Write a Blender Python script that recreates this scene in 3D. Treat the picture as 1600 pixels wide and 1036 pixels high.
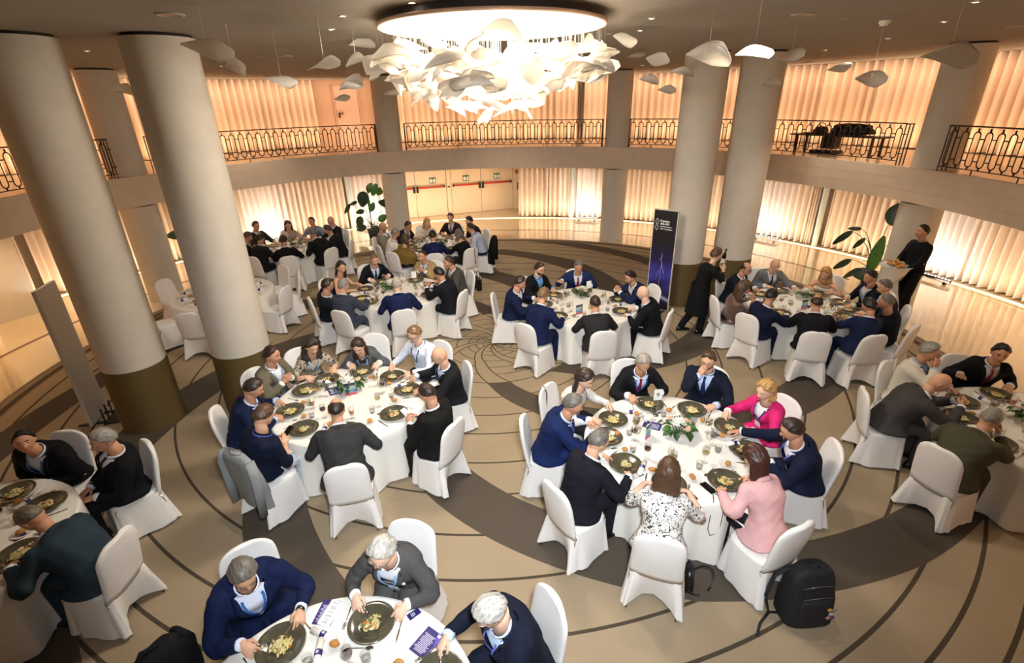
import bpy, math, random
import numpy as np
from mathutils import Vector, Matrix
PI = math.pi
for o in list(bpy.data.objects): bpy.data.objects.remove(o)
SC = bpy.context.scene
COL = SC.collection
rnd = random.Random(7)

# ---------------------------------------------------------------- camera
cam_d = bpy.data.cameras.new('camera'); cam = bpy.data.objects.new('camera', cam_d); COL.objects.link(cam)
_p, _r = .4286, -.0218
_fw = Vector((0, math.cos(_p), -math.sin(_p))); _u0 = Vector((0, math.sin(_p), math.cos(_p))); _r0 = Vector((1, 0, 0))
_R = _r0*math.cos(_r)+_u0*math.sin(_r); _U = _u0*math.cos(_r)-_r0*math.sin(_r)
cam.matrix_world = Matrix(((_R.x, _U.x, -_fw.x, .355), (_R.y, _U.y, -_fw.y, -8.97), (_R.z, _U.z, -_fw.z, 4.35), (0, 0, 0, 1)))
cam_d.sensor_fit = 'HORIZONTAL'; cam_d.sensor_width = 36; cam_d.lens = 787.1353/1600*36
cam_d.clip_start = .05; cam_d.clip_end = 200
SC.camera = cam

# ---------------------------------------------------------------- exposure, world, main lights
SC.view_settings.view_transform = 'Standard'; SC.view_settings.look = 'None'
SC.view_settings.gamma = 1; SC.view_settings.use_curve_mapping = False
SC.view_settings.exposure = 0.0
W = bpy.data.worlds.new('world'); SC.world = W; W.use_nodes = True
W.node_tree.nodes['Background'].inputs[0].default_value = (.9, .8, .68, 1)
W.node_tree.nodes['Background'].inputs[1].default_value = .05

def light(name, kind, loc, energy, color, size=.1, target=None, spot=None, blend=.5, size_y=None, shape=None):
    d = bpy.data.lights.new(name, kind); d.energy = energy; d.color = color
    if kind == 'AREA':
        d.size = size
        if shape: d.shape = shape
        if size_y: d.shape = 'RECTANGLE'; d.size_y = size_y
    else: d.shadow_soft_size = size
    if kind == 'SPOT': d.spot_size = math.radians(spot); d.spot_blend = blend
    o = bpy.data.objects.new(name, d); COL.objects.link(o); o.location = loc
    if target is not None:
        o.rotation_euler = (Vector(target)-Vector(loc)).to_track_quat('-Z', 'Y').to_euler()
    return o
HC = (.22, -2.85)      # chandelier centre
WARM = (1, .80, .58)
# the disc's downward lamps, then an added point fill among the petals
light('chandelier_lamps', 'AREA', (HC[0], HC[1], 5.02), 260, (1, .93, .82), size=2.1, target=(HC[0], HC[1], 0), shape='DISK')
light('chandelier_fill_light', 'POINT', (HC[0], HC[1], 4.45), 700, (1, .91, .79), size=.45)
# photographer's flash beside the camera
light('camera_flash', 'SPOT', (.55, -8.95, 4.75), 1900, (.85, .92, 1), size=.18, target=(.4, -3.4, .6), spot=90, blend=1.0)
# recessed downlights: the ones that throw visible pools
DL_LIT = [(-6.3, 4.6), (-2.2, 5.6), (2.1, .8), (6.2, .4), (-2.2, .8), (5.6, -3.6), (-6.2, -1.2), (0.2, 6.6), (7.4, 2.6), (2.3, -4.6), (-2.0, -4.2)]
for x, y in DL_LIT:
    light('downlight_lamp', 'SPOT', (x, y, 5.10), 250 if y > 0 else 150, (1, .87, .70), size=.05, target=(x, y, 0), spot=95, blend=.9)
# cove glow on the perimeter, warm, ground floor and balcony
for th in range(-40, 216, 16):
    a = math.radians(th)
    c, s = math.cos(a), math.sin(a)
    light('cove_lamp', 'AREA', (11.45*c, 11.45*s, 3.06), 28, (1, .74, .48), size=3.0, size_y=.10, target=(12.3*c, 12.3*s, 4.2))
    light('cove_lamp', 'AREA', (11.30*c, 11.30*s, 5.08), 26, (1, .74, .54), size=3.0, size_y=.10, target=(12.3*c, 12.3*s, 4.1))
    light('cove_lamp', 'AREA', (11.35*c, 11.35*s, .06), 32, (1, .79, .58), size=3.0, size_y=.10, target=(12.3*c, 12.3*s, 1.4))
# downlights hidden under the balcony
for th in range(-36, 216, 14):
    a = math.radians(th)
    light('under_balcony_lamp', 'SPOT', (10.2*math.cos(a), 10.2*math.sin(a), 2.30), 78 if th < 165 else 130, (1, .85, .68) if th < 165 else (1, .64, .30), size=.1, target=(10.6*math.cos(a), 10.6*math.sin(a), 0), spot=140, blend=.8)

# ---------------------------------------------------------------- materials
MATS = {}
def lin(h):
    h = h.lstrip('#'); c = [int(h[i:i+2], 16)/255 for i in (0, 2, 4)]
    return tuple((x/12.92 if x <= .04045 else ((x+.055)/1.055)**2.4) for x in c)
def mat(name, hexc, rough=.6, metal=0., noise=0., nscale=30., bump=0., bscale=200., spec=None, sheen=0., coat=0.):
    if name in MATS: return MATS[name]
    m = bpy.data.materials.new(name); m.use_nodes = True; nt = m.node_tree; b = nt.nodes['Principled BSDF']
    c = lin(hexc) if isinstance(hexc, str) else hexc
    b.inputs['Base Color'].default_value = (*c, 1); b.inputs['Roughness'].default_value = rough; b.inputs['Metallic'].default_value = metal
    if spec is not None: b.inputs['Specular IOR Level'].default_value = spec
    if sheen: b.inputs['Sheen Weight'].default_value = sheen; b.inputs['Sheen Roughness'].default_value = .6
    if coat: b.inputs['Coat Weight'].default_value = coat; b.inputs['Coat Roughness'].default_value = .04
    if noise or bump:
        tc = nt.nodes.new('ShaderNodeTexCoord')
    if noise:
        n = nt.nodes.new('ShaderNodeTexNoise'); n.inputs['Scale'].default_value = nscale; n.inputs['Detail'].default_value = 4
        nt.links.new(tc.outputs['Object'], n.inputs['Vector'])
        r = nt.nodes.new('ShaderNodeValToRGB')
        r.color_ramp.elements[0].position = .3; r.color_ramp.elements[1].position = .7
        r.color_ramp.elements[0].color = (*[x*(1-noise) for x in c], 1); r.color_ramp.elements[1].color = (*[min(1, x*(1+noise)) for x in c], 1)
        nt.links.new(n.outputs['Fac'], r.inputs['Fac']); nt.links.new(r.outputs['Color'], b.inputs['Base Color'])
    if bump:
        n2 = nt.nodes.new('ShaderNodeTexNoise'); n2.inputs['Scale'].default_value = bscale; n2.inputs['Detail'].default_value = 3
        nt.links.new(tc.outputs['Object'], n2.inputs['Vector'])
        bp = nt.nodes.new('ShaderNodeBump'); bp.inputs['Strength'].default_value = bump; bp.inputs['Distance'].default_value = .01
        nt.links.new(n2.outputs['Fac'], bp.inputs['Height']); nt.links.new(bp.outputs['Normal'], b.inputs['Normal'])
    MATS[name] = m
    return m
def emit(name, hexc, strength):
    if name in MATS: return MATS[name]
    m = bpy.data.materials.new(name); m.use_nodes = True; b = m.node_tree.nodes['Principled BSDF']
    c = lin(hexc); b.inputs['Base Color'].default_value = (*c, 1); b.inputs['Emission Color'].default_value = (*c, 1); b.inputs['Emission Strength'].default_value = strength
    MATS[name] = m; return m
def glassy(name, tint=(1, 1, 1), clear=.9, rough=.02):
    if name in MATS: return MATS[name]
    m = bpy.data.materials.new(name); m.use_nodes = True; nt = m.node_tree; nt.nodes.clear()
    out = nt.nodes.new('ShaderNodeOutputMaterial'); t = nt.nodes.new('ShaderNodeBsdfTransparent'); g = nt.nodes.new('ShaderNodeBsdfGlossy')
    t.inputs[0].default_value = (*[x*clear for x in tint], 1); g.inputs['Roughness'].default_value = rough
    lw = nt.nodes.new('ShaderNodeLayerWeight'); lw.inputs['Blend'].default_value = .35
    mr = nt.nodes.new('ShaderNodeMapRange'); mr.inputs[1].default_value = 0; mr.inputs[2].default_value = 1; mr.inputs[3].default_value = .03; mr.inputs[4].default_value = .42
    nt.links.new(lw.outputs['Facing'], mr.inputs[0])
    mx = nt.nodes.new('ShaderNodeMixShader'); nt.links.new(mr.outputs[0], mx.inputs[0]); nt.links.new(t.outputs[0], mx.inputs[1]); nt.links.new(g.outputs[0], mx.inputs[2])
    nt.links.new(mx.outputs[0], out.inputs[0]); MATS[name] = m; return m
def translucent(name, hexc, mix=.4, rough=.4):
    if name in MATS: return MATS[name]
    m = bpy.data.materials.new(name); m.use_nodes = True; nt = m.node_tree; b = nt.nodes['Principled BSDF']; out = nt.nodes['Material Output']
    c = lin(hexc); b.inputs['Base Color'].default_value = (*c, 1); b.inputs['Roughness'].default_value = rough
    t = nt.nodes.new('ShaderNodeBsdfTranslucent'); t.inputs[0].default_value = (*c, 1)
    mx = nt.nodes.new('ShaderNodeMixShader'); mx.inputs[0].default_value = mix
    nt.links.new(b.outputs[0], mx.inputs[1]); nt.links.new(t.outputs[0], mx.inputs[2]); nt.links.new(mx.outputs[0], out.inputs[0]); MATS[name] = m; return m

# ---------------------------------------------------------------- geometry helpers
class G:
    """collects vertices and faces of ONE mesh"""
    def __init__(s): s.v = []; s.f = []; s.m = []
    def add(s, v, f, mi=0):
        o = len(s.v); s.v.extend([tuple(map(float, p)) for p in v]); s.f.extend([tuple(i+o for i in q) for q in f]); s.m.extend([mi]*len(f)); return s
    def loft(s, rings, mi=0, cap0=True, cap1=True, closed=True):
        n = len(rings[0]); v = [p for r in rings for p in r]; f = []
        for i in range(len(rings)-1):
            for j in range(n if closed else n-1):
                k = (j+1) % n; f.append((i*n+j, i*n+k, (i+1)*n+k, (i+1)*n+j))
        if closed and cap0: f.append(tuple(reversed(range(n))))
        if closed and cap1: f.append(tuple(range((len(rings)-1)*n, len(rings)*n)))
        return s.add(v, f, mi)
    def tube(s, pts, rad, n=8, mi=0, caps=True, flat=1.):
        P = [np.array(p, float) for p in pts]; N = len(P)
        if not hasattr(rad, '__len__'): rad = [rad]*N
        T = []
        for i in range(N):
            t = P[min(i+1, N-1)]-P[max(i-1, 0)]; T.append(t/(np.linalg.norm(t)+1e-9))
        u = np.cross(T[0], (0, 0, 1.)) if abs(T[0][2]) < .9 else np.cross(T[0], (1., 0, 0)); u /= np.linalg.norm(u)
        rings = []
        for i in range(N):
            u = u-T[i]*(u@T[i]); u /= (np.linalg.norm(u)+1e-9); w = np.cross(T[i], u)
            rings.append([P[i]+rad[i]*(math.cos(2*PI*j/n)*u+flat*math.sin(2*PI*j/n)*w) for j in range(n)])
        return s.loft(rings, mi, caps, caps)
    def box(s, c, d, mi=0, rz=0., M=None):
        x, y, z = [q/2 for q in d]; v = []
        for dx, dy, dz in ((-x,-y,-z),(x,-y,-z),(x,y,-z),(-x,y,-z),(-x,-y,z),(x,-y,z),(x,y,z),(-x,y,z)):
            p = np.array((dx*math.cos(rz)-dy*math.sin(rz), dx*math.sin(rz)+dy*math.cos(rz), dz))
            if M is not None: p = M@p
            v.append(p+np.array(c))
        return s.add(v, [(3,2,1,0),(4,5,6,7),(0,1,5,4),(1,2,6,5),(2,3,7,6),(3,0,4,7)], mi)
    def lathe(s, prof, n=24, mi=0, c=(0, 0, 0), cap0=False, cap1=False):
        rings = [[(c[0]+r*math.cos(2*PI*j/n), c[1]+r*math.sin(2*PI*j/n), c[2]+z) for j in range(n)] for r, z in prof]
        return s.loft(rings, mi, cap0, cap1)
    def ball(s, c, r, nu=10, nv=6, mi=0, M=None):
        if not hasattr(r, '__len__'): r = (r, r, r)
        rings = []
        for i in range(1, nv):
            a = PI*i/nv-PI/2
            ring = []
            for j in range(nu):
                b = 2*PI*j/nu; p = np.array((r[0]*math.cos(a)*math.cos(b), r[1]*math.cos(a)*math.sin(b), r[2]*math.sin(a)))
                if M is not None: p = M@p
                ring.append(p+np.array(c))
            rings.append(ring)
        return s.loft(rings, mi)
    def mesh(s, name, mats, smooth=True, sharp=None):
        me = bpy.data.meshes.new(name); me.from_pydata(s.v, [], s.f)
        for m in (mats if isinstance(mats, (list, tuple)) else [mats]): me.materials.append(m)
        if any(s.m): me.polygons.foreach_set('material_index', s.m)
        if smooth:
            me.polygons.foreach_set('use_smooth', [True]*len(s.f))
            if sharp: me.set_sharp_from_angle(angle=math.radians(sharp))
        me.update(); return me
def obj(name, me, parent=None, loc=None, rz=None, rot=None):
    o = bpy.data.objects.new(name, me); COL.objects.link(o)
    if parent is not None: o.parent = parent
    if loc is not None: o.location = loc
    if rz is not None: o.rotation_euler = (0, 0, rz)
    if rot is not None: o.rotation_euler = rot
    return o
def thing(name, label, cat, loc=(0, 0, 0), rz=0., group=None):
    o = bpy.data.objects.new(name, None); COL.objects.link(o); o.location = loc; o.rotation_euler = (0, 0, rz); o.empty_display_size = .1
    return tag(o, label, cat, group)
def tag(o, label, cat, group=None):
    o['label'] = label; o['category'] = cat
    if group: o['group'] = group
    return o
def struct(name, me, parent=None):
    o = obj(name, me, parent)
    if parent is None: o['kind'] = 'structure'
    return o
def dup(root, loc, rz, label, group=None):
    r = root.copy(); COL.objects.link(r); r.location = loc; r.rotation_euler = (0, 0, rz); r['label'] = label
    if group: r['group'] = group
    for ch in list(root.children):
        c = ch.copy(); COL.objects.link(c); c.parent = r
        for g in ch.children:
            d = g.copy(); COL.objects.link(d); d.parent = c
    return r
def pol(r, th, z): return (r*math.cos(th), r*math.sin(th), z)
def text_obj(name, body, size, parent, m, loc, rot, align='LEFT', extrude=.0006, bold=0.):
    cu = bpy.data.curves.new(name, 'FONT'); cu.body = body; cu.size = size; cu.align_x = align; cu.extrude = extrude; cu.offset = bold
    cu.resolution_u = 3; cu.materials.append(m)
    o = bpy.data.objects.new(name, cu); COL.objects.link(o); o.parent = parent; o.location = loc; o.rotation_euler = rot
    return o

# ---------------------------------------------------------------- measured positions
RINGS = [(-2.76, -3.46), (-3.52, -1.39), (-7.96, 3.14), (-3.49, 1.03), (3.60, -2.58), (8.43, 4.01), (8.45, 6.27), (8.26, 1.46), (7.32, -1.07), (3.40, 1.83), (5.12, 9.34), (-6.42, 7.06)]
SPOTS = [(-5.79, -0.48), (-5.66, 3.08), (-1.24, -3.17), (-1.65, -2.23), (-3.85, 6.08), (1.96, -2.54), (2.09, -1.48), (3.97, 6.09), (6.67, 2.34), (6.51, 0.31), (5.82, -1.71), (4.97, -3.18), (-0.45, -3.81)]
SMOKE = (4.95, -1.90)
PLATES = [(4.30, -2.20), (7.15, 0.71), (-4.01, 1.17), (0.83, -3.68), (1.75, -1.14)]
STRAY = [(-6.782, -0.966, 4.822, 1.69, 0.44, 1.05, 'pale petal cut by the left edge of the picture above the leftmost column'),
    (-5.641, -0.199, 4.609, 1.87, 0.80, 1.05, 'pale petal hanging against the top of the second left column, left side'),
    (-1.878, -4.636, 4.745, 1.81, 0.76, 1.05, 'large grey petal hanging beside the top of the second left column'),
    (-2.579, -2.796, 4.751, 1.03, -0.06, 1.05, 'twisted glassy petal above the left balcony railing'),
    (-2.394, -2.068, 4.635, 2.04, 0.27, 1.05, 'round curled petal above the left balcony curtains'),
    (-1.091, -3.014, 5.211, 1.99, -0.70, 1.05, 'brown tinted petal hanging highest, left of the chandelier'),
    (-1.401, -3.453, 4.670, 1.52, -0.46, 1.05, 'large leaf shaped petal left of the chandelier with grey underside'),
    (-1.567, -1.228, 5.062, 1.60, 0.13, 1.05, 'slim bright petal hanging left of the chandelier rim'),
    (-1.264, -2.800, 4.744, 1.01, -0.51, 1.05, 'boat shaped bright petal left of the chandelier'),
    (-1.697, -1.426, 4.628, 1.31, 0.75, 1.05, 'upright oval petal over the balcony door'),
    (-1.828, -1.082, 4.569, 1.84, -0.61, 1.05, 'bright petal lowest of the pair over the balcony door'),
    (-3.203, 3.069, 4.476, 1.88, -0.65, 1.05, 'small slim petal in front of the balcony door'),
    (-1.778, 1.505, 4.550, 1.68, -0.67, 1.05, 'grey petal against the upper column left of the chandelier'),
    (1.802, -1.894, 5.015, 1.00, 0.67, 1.05, 'long petal rising right of the chandelier rim'),
    (2.795, 1.753, 5.092, 1.23, -0.51, 1.05, 'small dim petal right of the chandelier'),
    (2.387, -1.349, 4.796, 2.08, 0.67, 1.05, 'boat shaped bright petal right of the chandelier'),
    (2.699, 0.305, 4.597, 1.32, 0.83, 1.05, 'thin grey petal over the curtain right of the chandelier'),
    (3.356, 1.468, 4.470, 1.59, 0.32, 1.05, 'small flat dark petal over the curtain right of the chandelier'),
    (2.957, -0.629, 4.664, 1.23, 0.79, 1.05, 'white petal touching the left side of the right column top'),
    (1.931, -4.520, 4.621, 1.76, 0.84, 1.05, 'large crinkled petal in front of the right column top'),
    (2.239, -4.627, 4.642, 1.98, -0.36, 1.05, 'large shiny petal between the two right columns'),
    (3.998, -1.680, 4.809, 1.40, -0.60, 1.05, 'white petal beyond the rightmost column top'),
    (5.869, 0.373, 4.746, 1.16, -0.78, 1.05, 'small grey petal over the right balcony curtain'),
    (4.811, -2.123, 4.514, 1.33, 0.19, 1.05, 'bowl shaped petal over the right balcony curtain'),
    (3.618, -4.774, 4.563, 1.00, 0.32, 1.05, 'large pale petal near the ceiling at the far right'),
    (5.314, 1.500, 4.540, 1.37, -0.34, 1.05, 'small petal against the rightmost column shaft')]

# ================================================================ THE HALL
CEIL = 5.15; FLB = 2.99; FBOT = 2.34; RF = 8.48; RC = 12.14

# ---- carpet: concentric lines and eight spiral bands, by node maths on the floor's own position
def carpet():
    m = bpy.data.materials.new('spiral_carpet'); m.use_nodes = True; nt = m.node_tree; b = nt.nodes['Principled BSDF']; b.inputs['Roughness'].default_value = .95; b.inputs['Specular IOR Level'].default_value = .15
    L = nt.links.new
    def M(op, a, bb=None, c=None):
        n = nt.nodes.new('ShaderNodeMath'); n.operation = op
        for i, x in enumerate((a, bb, c)):
            if x is None: continue
            if isinstance(x, (int, float)): n.inputs[i].default_value = x
            else: L(x, n.inputs[i])
        return n.outputs[0]
    tc = nt.nodes.new('ShaderNodeTexCoord'); sx = nt.nodes.new('ShaderNodeSeparateXYZ'); L(tc.outputs['Object'], sx.inputs[0])
    x, y = sx.outputs[0], sx.outputs[1]
    r = M('SQRT', M('ADD', M('MULTIPLY', x, x), M('MULTIPLY', y, y)))
    th = M('MULTIPLY', M('ARCTAN2', y, x), 180/PI)
    fc = nt.nodes.new('ShaderNodeFloatCurve'); cv = fc.mapping.curves[0]
    tab = [(0, -170), (.3, -142), (.82, -114), (1.53, -93), (1.99, -85), (2.53, -75), (4.3, -48), (5.27, -32), (6.07, -19), (6.57, -8), (6.98, 1), (7.28, 9), (8.3, 33)]
    pts = [(a/8.4, (t+180)/240) for a, t in tab]
    cv.points[0].location = pts[0]; cv.points[1].location = pts[-1]
    for p in pts[1:-1]: cv.points.new(*p)
    for p in cv.points: p.handle_type = 'VECTOR'
    fc.mapping.update(); L(M('DIVIDE', r, 8.4), fc.inputs['Value'])
    base = M('SUBTRACT', M('MULTIPLY', fc.outputs[0], 240), 180)
    ph = M('SUBTRACT', th, base)
    inside = None; edge = None
    for off in (0, 44, 88.5, 132.5, 179, 224, 269, 309):
        w = M('FLOORED_MODULO', M('SUBTRACT', ph, off), 360)
        i = M('LESS_THAN', w, 14)
        inside = i if inside is None else M('MAXIMUM', inside, i)
        arc = M('MULTIPLY', r, PI/180*.62)
        d1 = M('MINIMUM', w, M('SUBTRACT', 360, w)); d2 = M('ABSOLUTE', M('SUBTRACT', w, 14))
        d = M('MULTIPLY', M('MINIMUM', d1, d2), arc)
        edge = d if edge is None else M('MINIMUM', edge, d)
    ring = None
    for rr in (.22, .36, .52, .74, .98, 1.24, 1.53, 2.0, 2.51, 2.98, 3.62, 4.22, 4.84, 5.42, 6.05, 6.53, 6.97, 7.36, 7.72):
        d = M('ABSOLUTE', M('SUBTRACT', r, rr)); ring = d if ring is None else M('MINIMUM', ring, d)
    wid = M('ADD', .008, M('MULTIPLY', r, .0016))
    lines = M('MULTIPLY', M('LESS_THAN', ring, wid), M('SUBTRACT', 1, inside))
    edges = M('MULTIPLY', M('LESS_THAN', edge, M('MULTIPLY', wid, .8)), M('LESS_THAN', r, 1.6))
    dark = M('MULTIPLY', inside, M('GREATER_THAN', r, 1.53))
    border = M('GREATER_THAN', r, 8.0); border2 = M('COMPARE', r, 8.10, .055)
    dark = M('MULTIPLY', dark, M('SUBTRACT', 1, border))
    mixf = M('MAXIMUM', M('MAXIMUM', lines, edges), 0)
    n = nt.nodes.new('ShaderNodeTexNoise'); n.inputs['Scale'].default_value = 140; n.inputs['Detail'].default_value = 3; L(tc.outputs['Object'], n.inputs['Vector'])
    n2 = nt.nodes.new('ShaderNodeTexNoise'); n2.inputs['Scale'].default_value = 2.2; n2.inputs['Detail'].default_value = 5; L(tc.outputs['Object'], n2.inputs['Vector'])
    def mix(f, A, B):
        q = nt.nodes.new('ShaderNodeMix'); q.data_type = 'RGBA'
        if isinstance(f, (int, float)): q.inputs[0].default_value = f
        else: L(f, q.inputs[0])
        for k, z in ((6, A), (7, B)):
            if isinstance(z, tuple): q.inputs[k].default_value = (*z, 1)
            else: L(z, q.inputs[k])
        return q.outputs[2]
    beige = mix(n2.outputs[0], lin('#a28f73'), lin('#b09c80'))
    col = mix(mixf, beige, lin('#453c30'))
    col = mix(dark, col, lin('#50483f'))
    col = mix(border, col, lin('#93826a')); col = mix(border2, col, lin('#4c4239'))
    col = mix(M('MULTIPLY', n.outputs[0], .45), col, lin('#5d5040'))
    L(col, b.inputs['Base Color'])
    bp = nt.nodes.new('ShaderNodeBump'); bp.inputs['Strength'].default_value = .35; bp.inputs['Distance'].default_value = .006; L(n.outputs[0], bp.inputs['Height']); L(bp.outputs[0], b.inputs['Normal'])
    return m
def ring_mesh(name, r0, r1, z, m, a0=0, a1=360, n=180, thick=None):
    g = G(); A = [math.radians(a0+(a1-a0)*i/n) for i in range(n+1)]
    if thick is None:
        v = [pol(r0, a, z) for a in A]+[pol(r1, a, z) for a in A]; k = n+1
        g.add(v, [(i, i+k, i+k+1, i+1) for i in range(n)])
    else:
        for i in range(n):
            pass
        rings = [[pol(r0, a, z-thick), pol(r1, a, z-thick), pol(r1, a, z), pol(r0, a, z)] for a in A]
        g.loft(rings, cap0=True, cap1=True)
    return g.mesh(name, m, smooth=False)
g = G(); N = 128
g.add([(0, 0, 0)]+[pol(8.29, 2*PI*i/N, 0) for i in range(N)], [(0, i+1, (i+1) % N+1) for i in range(N)])
struct('floor', g.mesh('carpet', carpet(), smooth=False))
marble = mat('polished_marble', '#d2bd9a', rough=.06, noise=.05, nscale=1.3, spec=1.0, coat=.8)
fm = struct('floor_marble', ring_mesh('marble', 8.29, 14.8, 0, marble))
struct('trim_1', ring_mesh('marble_inlay', 9.60, 9.70, .0012, mat('dark_inlay', '#6d4c35', rough=.15), 20, 200))
struct('trim_2', ring_mesh('marble_inlay_outer', 11.55, 11.585, .0012, mat('dark_inlay', '#6d4c35'), 0, 200))
struct('trim_3', ring_mesh('carpet_edge_strip', 8.27, 8.31, .004, mat('dark_metal_edge', '#5b4a3a', rough=.4), thick=.004))
# luminous strip let into the floor in front of the curtains
tag(obj('led_strip', ring_mesh('led_strip', 11.72, 11.80, .012, emit('strip_glow', '#ffd9a0', 3.2), 0, 205, thick=.01)), 'glowing warm light strip along the foot of the ground floor curtains', 'light strip')
# walls of the rotunda
wallm = mat('peach_plaster', '#cdb496', rough=.8, noise=.04, nscale=3)
g = G(); A = [math.radians(200+i*2) for i in range(100)]
A = [math.radians(-40-i*3) for i in range(0, 40)]
g.loft([[pol(12.6, a, 0), pol(12.75, a, 0), pol(12.75, a, CEIL), pol(12.6, a, CEIL)] for a in A])
struct('wall_near', g.mesh('wall_near', wallm))
g = G(); A = [math.radians(-44+i*2) for i in range(0, 66)]
g.loft([[pol(12.6, a, 0), pol(12.75, a, 0), pol(12.75, a, CEIL), pol(12.6, a, CEIL)] for a in A])
struct('wall_right', g.mesh('wall_right', wallm))
g = G(); A = [math.radians(111+i*2) for i in range(0, 48)]
g.loft([[pol(12.6, a, 0), pol(12.75, a, 0), pol(12.75, a, CEIL), pol(12.6, a, CEIL)] for a in A])
struct('wall_left', g.mesh('wall_left', wallm))
# ceiling disc and cornice where the curtains end
ceilm = mat('taupe_ceiling', '#968e83', rough=.9, noise=.03, nscale=2)
g = G(); g.add([(0, 0, CEIL)]+[pol(14.8, 2*PI*i/N, CEIL) for i in range(N)], [(0, (i+1) % N+1, i+1) for i in range(N)])
struct('ceiling', g.mesh('ceiling', ceilm, smooth=False))
# balcony slab with its plastered fascia
slabm = mat('balcony_plaster', '#d8c5ae', rough=.85, noise=.04, nscale=4)
floorb = mat('balcony_floor_stone', '#cdb08a', rough=.25, noise=.06, nscale=2)
g = G(); A = [math.radians(-63+i*2.0) for i in range(154)]
g.loft([[pol(RF, a, FBOT), pol(14.6, a, FBOT), pol(14.6, a, FLB-.004), pol(RF, a, FLB-.004)] for a in A])
struct('floor_balcony', g.mesh('balcony_slab', [slabm], smooth=False))
g = G()
g.loft([[pol(RF+.05, a, FLB-.003), pol(14.6, a, FLB-.003), pol(14.6, a, FLB), pol(RF+.05, a, FLB)] for a in A])
struct('floor_balcony_stone', g.mesh('balcony_paving', floorb, smooth=False))
# horizontal board joints on the fascia: three courses, each standing slightly proud
for k in range(3):
    z0 = FBOT+.0+k*.217; g = G()
    g.loft([[pol(RF-.006, a, z0+.003), pol(RF+.01, a, z0+.003), pol(RF+.01, a, z0+.214), pol(RF-.006, a, z0+.214)] for a in A])
    struct('trim_%d' % (4+k), g.mesh('fascia_course', slabm, smooth=False))
# alcove wall with the exit doors
DA = np.array((-3.756, 12.131)); DB = np.array((.503, 13.719)); du = (DB-DA)/np.linalg.norm(DB-DA); dn = np.array((du[1], -du[0])); dang = math.atan2(du[1], du[0])
doorw = mat('cream_door_paint', '#ead2ae', rough=.45, noise=.02, nscale=3)
def alc(s, z, off=0.): p = DA+du*s+dn*off; return (p[0], p[1], z)
g = G(); c = alc(2.35, 1.17, -.15); g.box(c, (6.6, .2, FBOT), rz=dang)
struct('wall_alcove', g.mesh('alcove_wall', wallm, smooth=False))
ex = [(.31-1.35, .31), (.31, 1.60), (1.80, 3.12), (3.12, 4.56)]
red = mat('red_panic_bar', '#d2301e', rough=.35); blk = mat('black_plastic', '#18150f', rough=.5); green = mat('exit_sign_green', '#0c5a3a', rough=.4); white = mat('white_paint', '#efeae0', rough=.5)
for i, (s0, s1) in enumerate(ex):
    g = G(); g.box(alc((s0+s1)/2, 1.11, -.025), (s1-s0-.02, .05, 2.2), rz=dang)
    dl = struct('door_%d' % (i+1), g.mesh('exit_door_leaf', doorw, smooth=False))
    q = G(); q.tube([alc(s0+.12, 1.19, .07), alc(s1-.12, 1.19, .07)], .034, 10); obj('panic_bar', q.mesh('panic_bar', red), dl)
    hs = s1-.07 if i in (0, 2) else s0+.07
    q = G(); q.box(alc(hs, 1.13, .05), (.07, .09, .26), rz=dang); q.box(alc(s0+.10 if i in (0, 2) else s1-.10, 1.19, .05), (.06, .09, .09), rz=dang); obj('bar_mount', q.mesh('bar_mount', blk, smooth=False), dl)
    if i:
        mid = (s0+s1)/2+(.08 if i == 1 else 0)
        sg = G(); sg.box(alc(mid, 1.45, .02), (.26, .012, .22), rz=dang)
        so = tag(obj('exit_sign', sg.mesh('exit_sign', green, smooth=False)), 'small green emergency exit sign above the red bar of exit door, %s of three' % ('leftmost', 'middle', 'rightmost')[i-1], 'sign')
        pg = G(); pg.box(alc(mid-.075, 1.44, .028), (.07, .006, .15), rz=dang); pg.box(alc(mid+.075, 1.44, .028), (.07, .006, .15), rz=dang)
        pg.ball(alc(mid-.02, 1.50, .03), (.022, .006, .022), 8, 5); pg.box(alc(mid-.01, 1.445, .028), (.035, .006, .07), rz=dang); pg.box(alc(mid-.035, 1.40, .028), (.02, .006, .06), rz=dang); pg.box(alc(mid+.015, 1.40, .028), (.02, .006, .06), rz=dang)
        obj('running_figure', pg.mesh('running_figure', white, smooth=False), so)
g = G(); g.box(alc(1.70, 1.11, 0), (.17, .09, 2.22), rz=dang); st = struct('trim_7', g.mesh('door_post', doorw, smooth=False))
g = G(); g.box(alc(1.70, 1.16, .05), (.10, .03, .05), rz=dang); obj('latch_plate', g.mesh('latch_plate', mat('brown_metal', '#5a3c22', rough=.4), smooth=False), st)
g = G(); g.box(alc(4.75, 1.17, 0), (.34, .12, FBOT), rz=dang); struct('trim_8', g.mesh('door_jamb', doorw, smooth=False))
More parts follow.
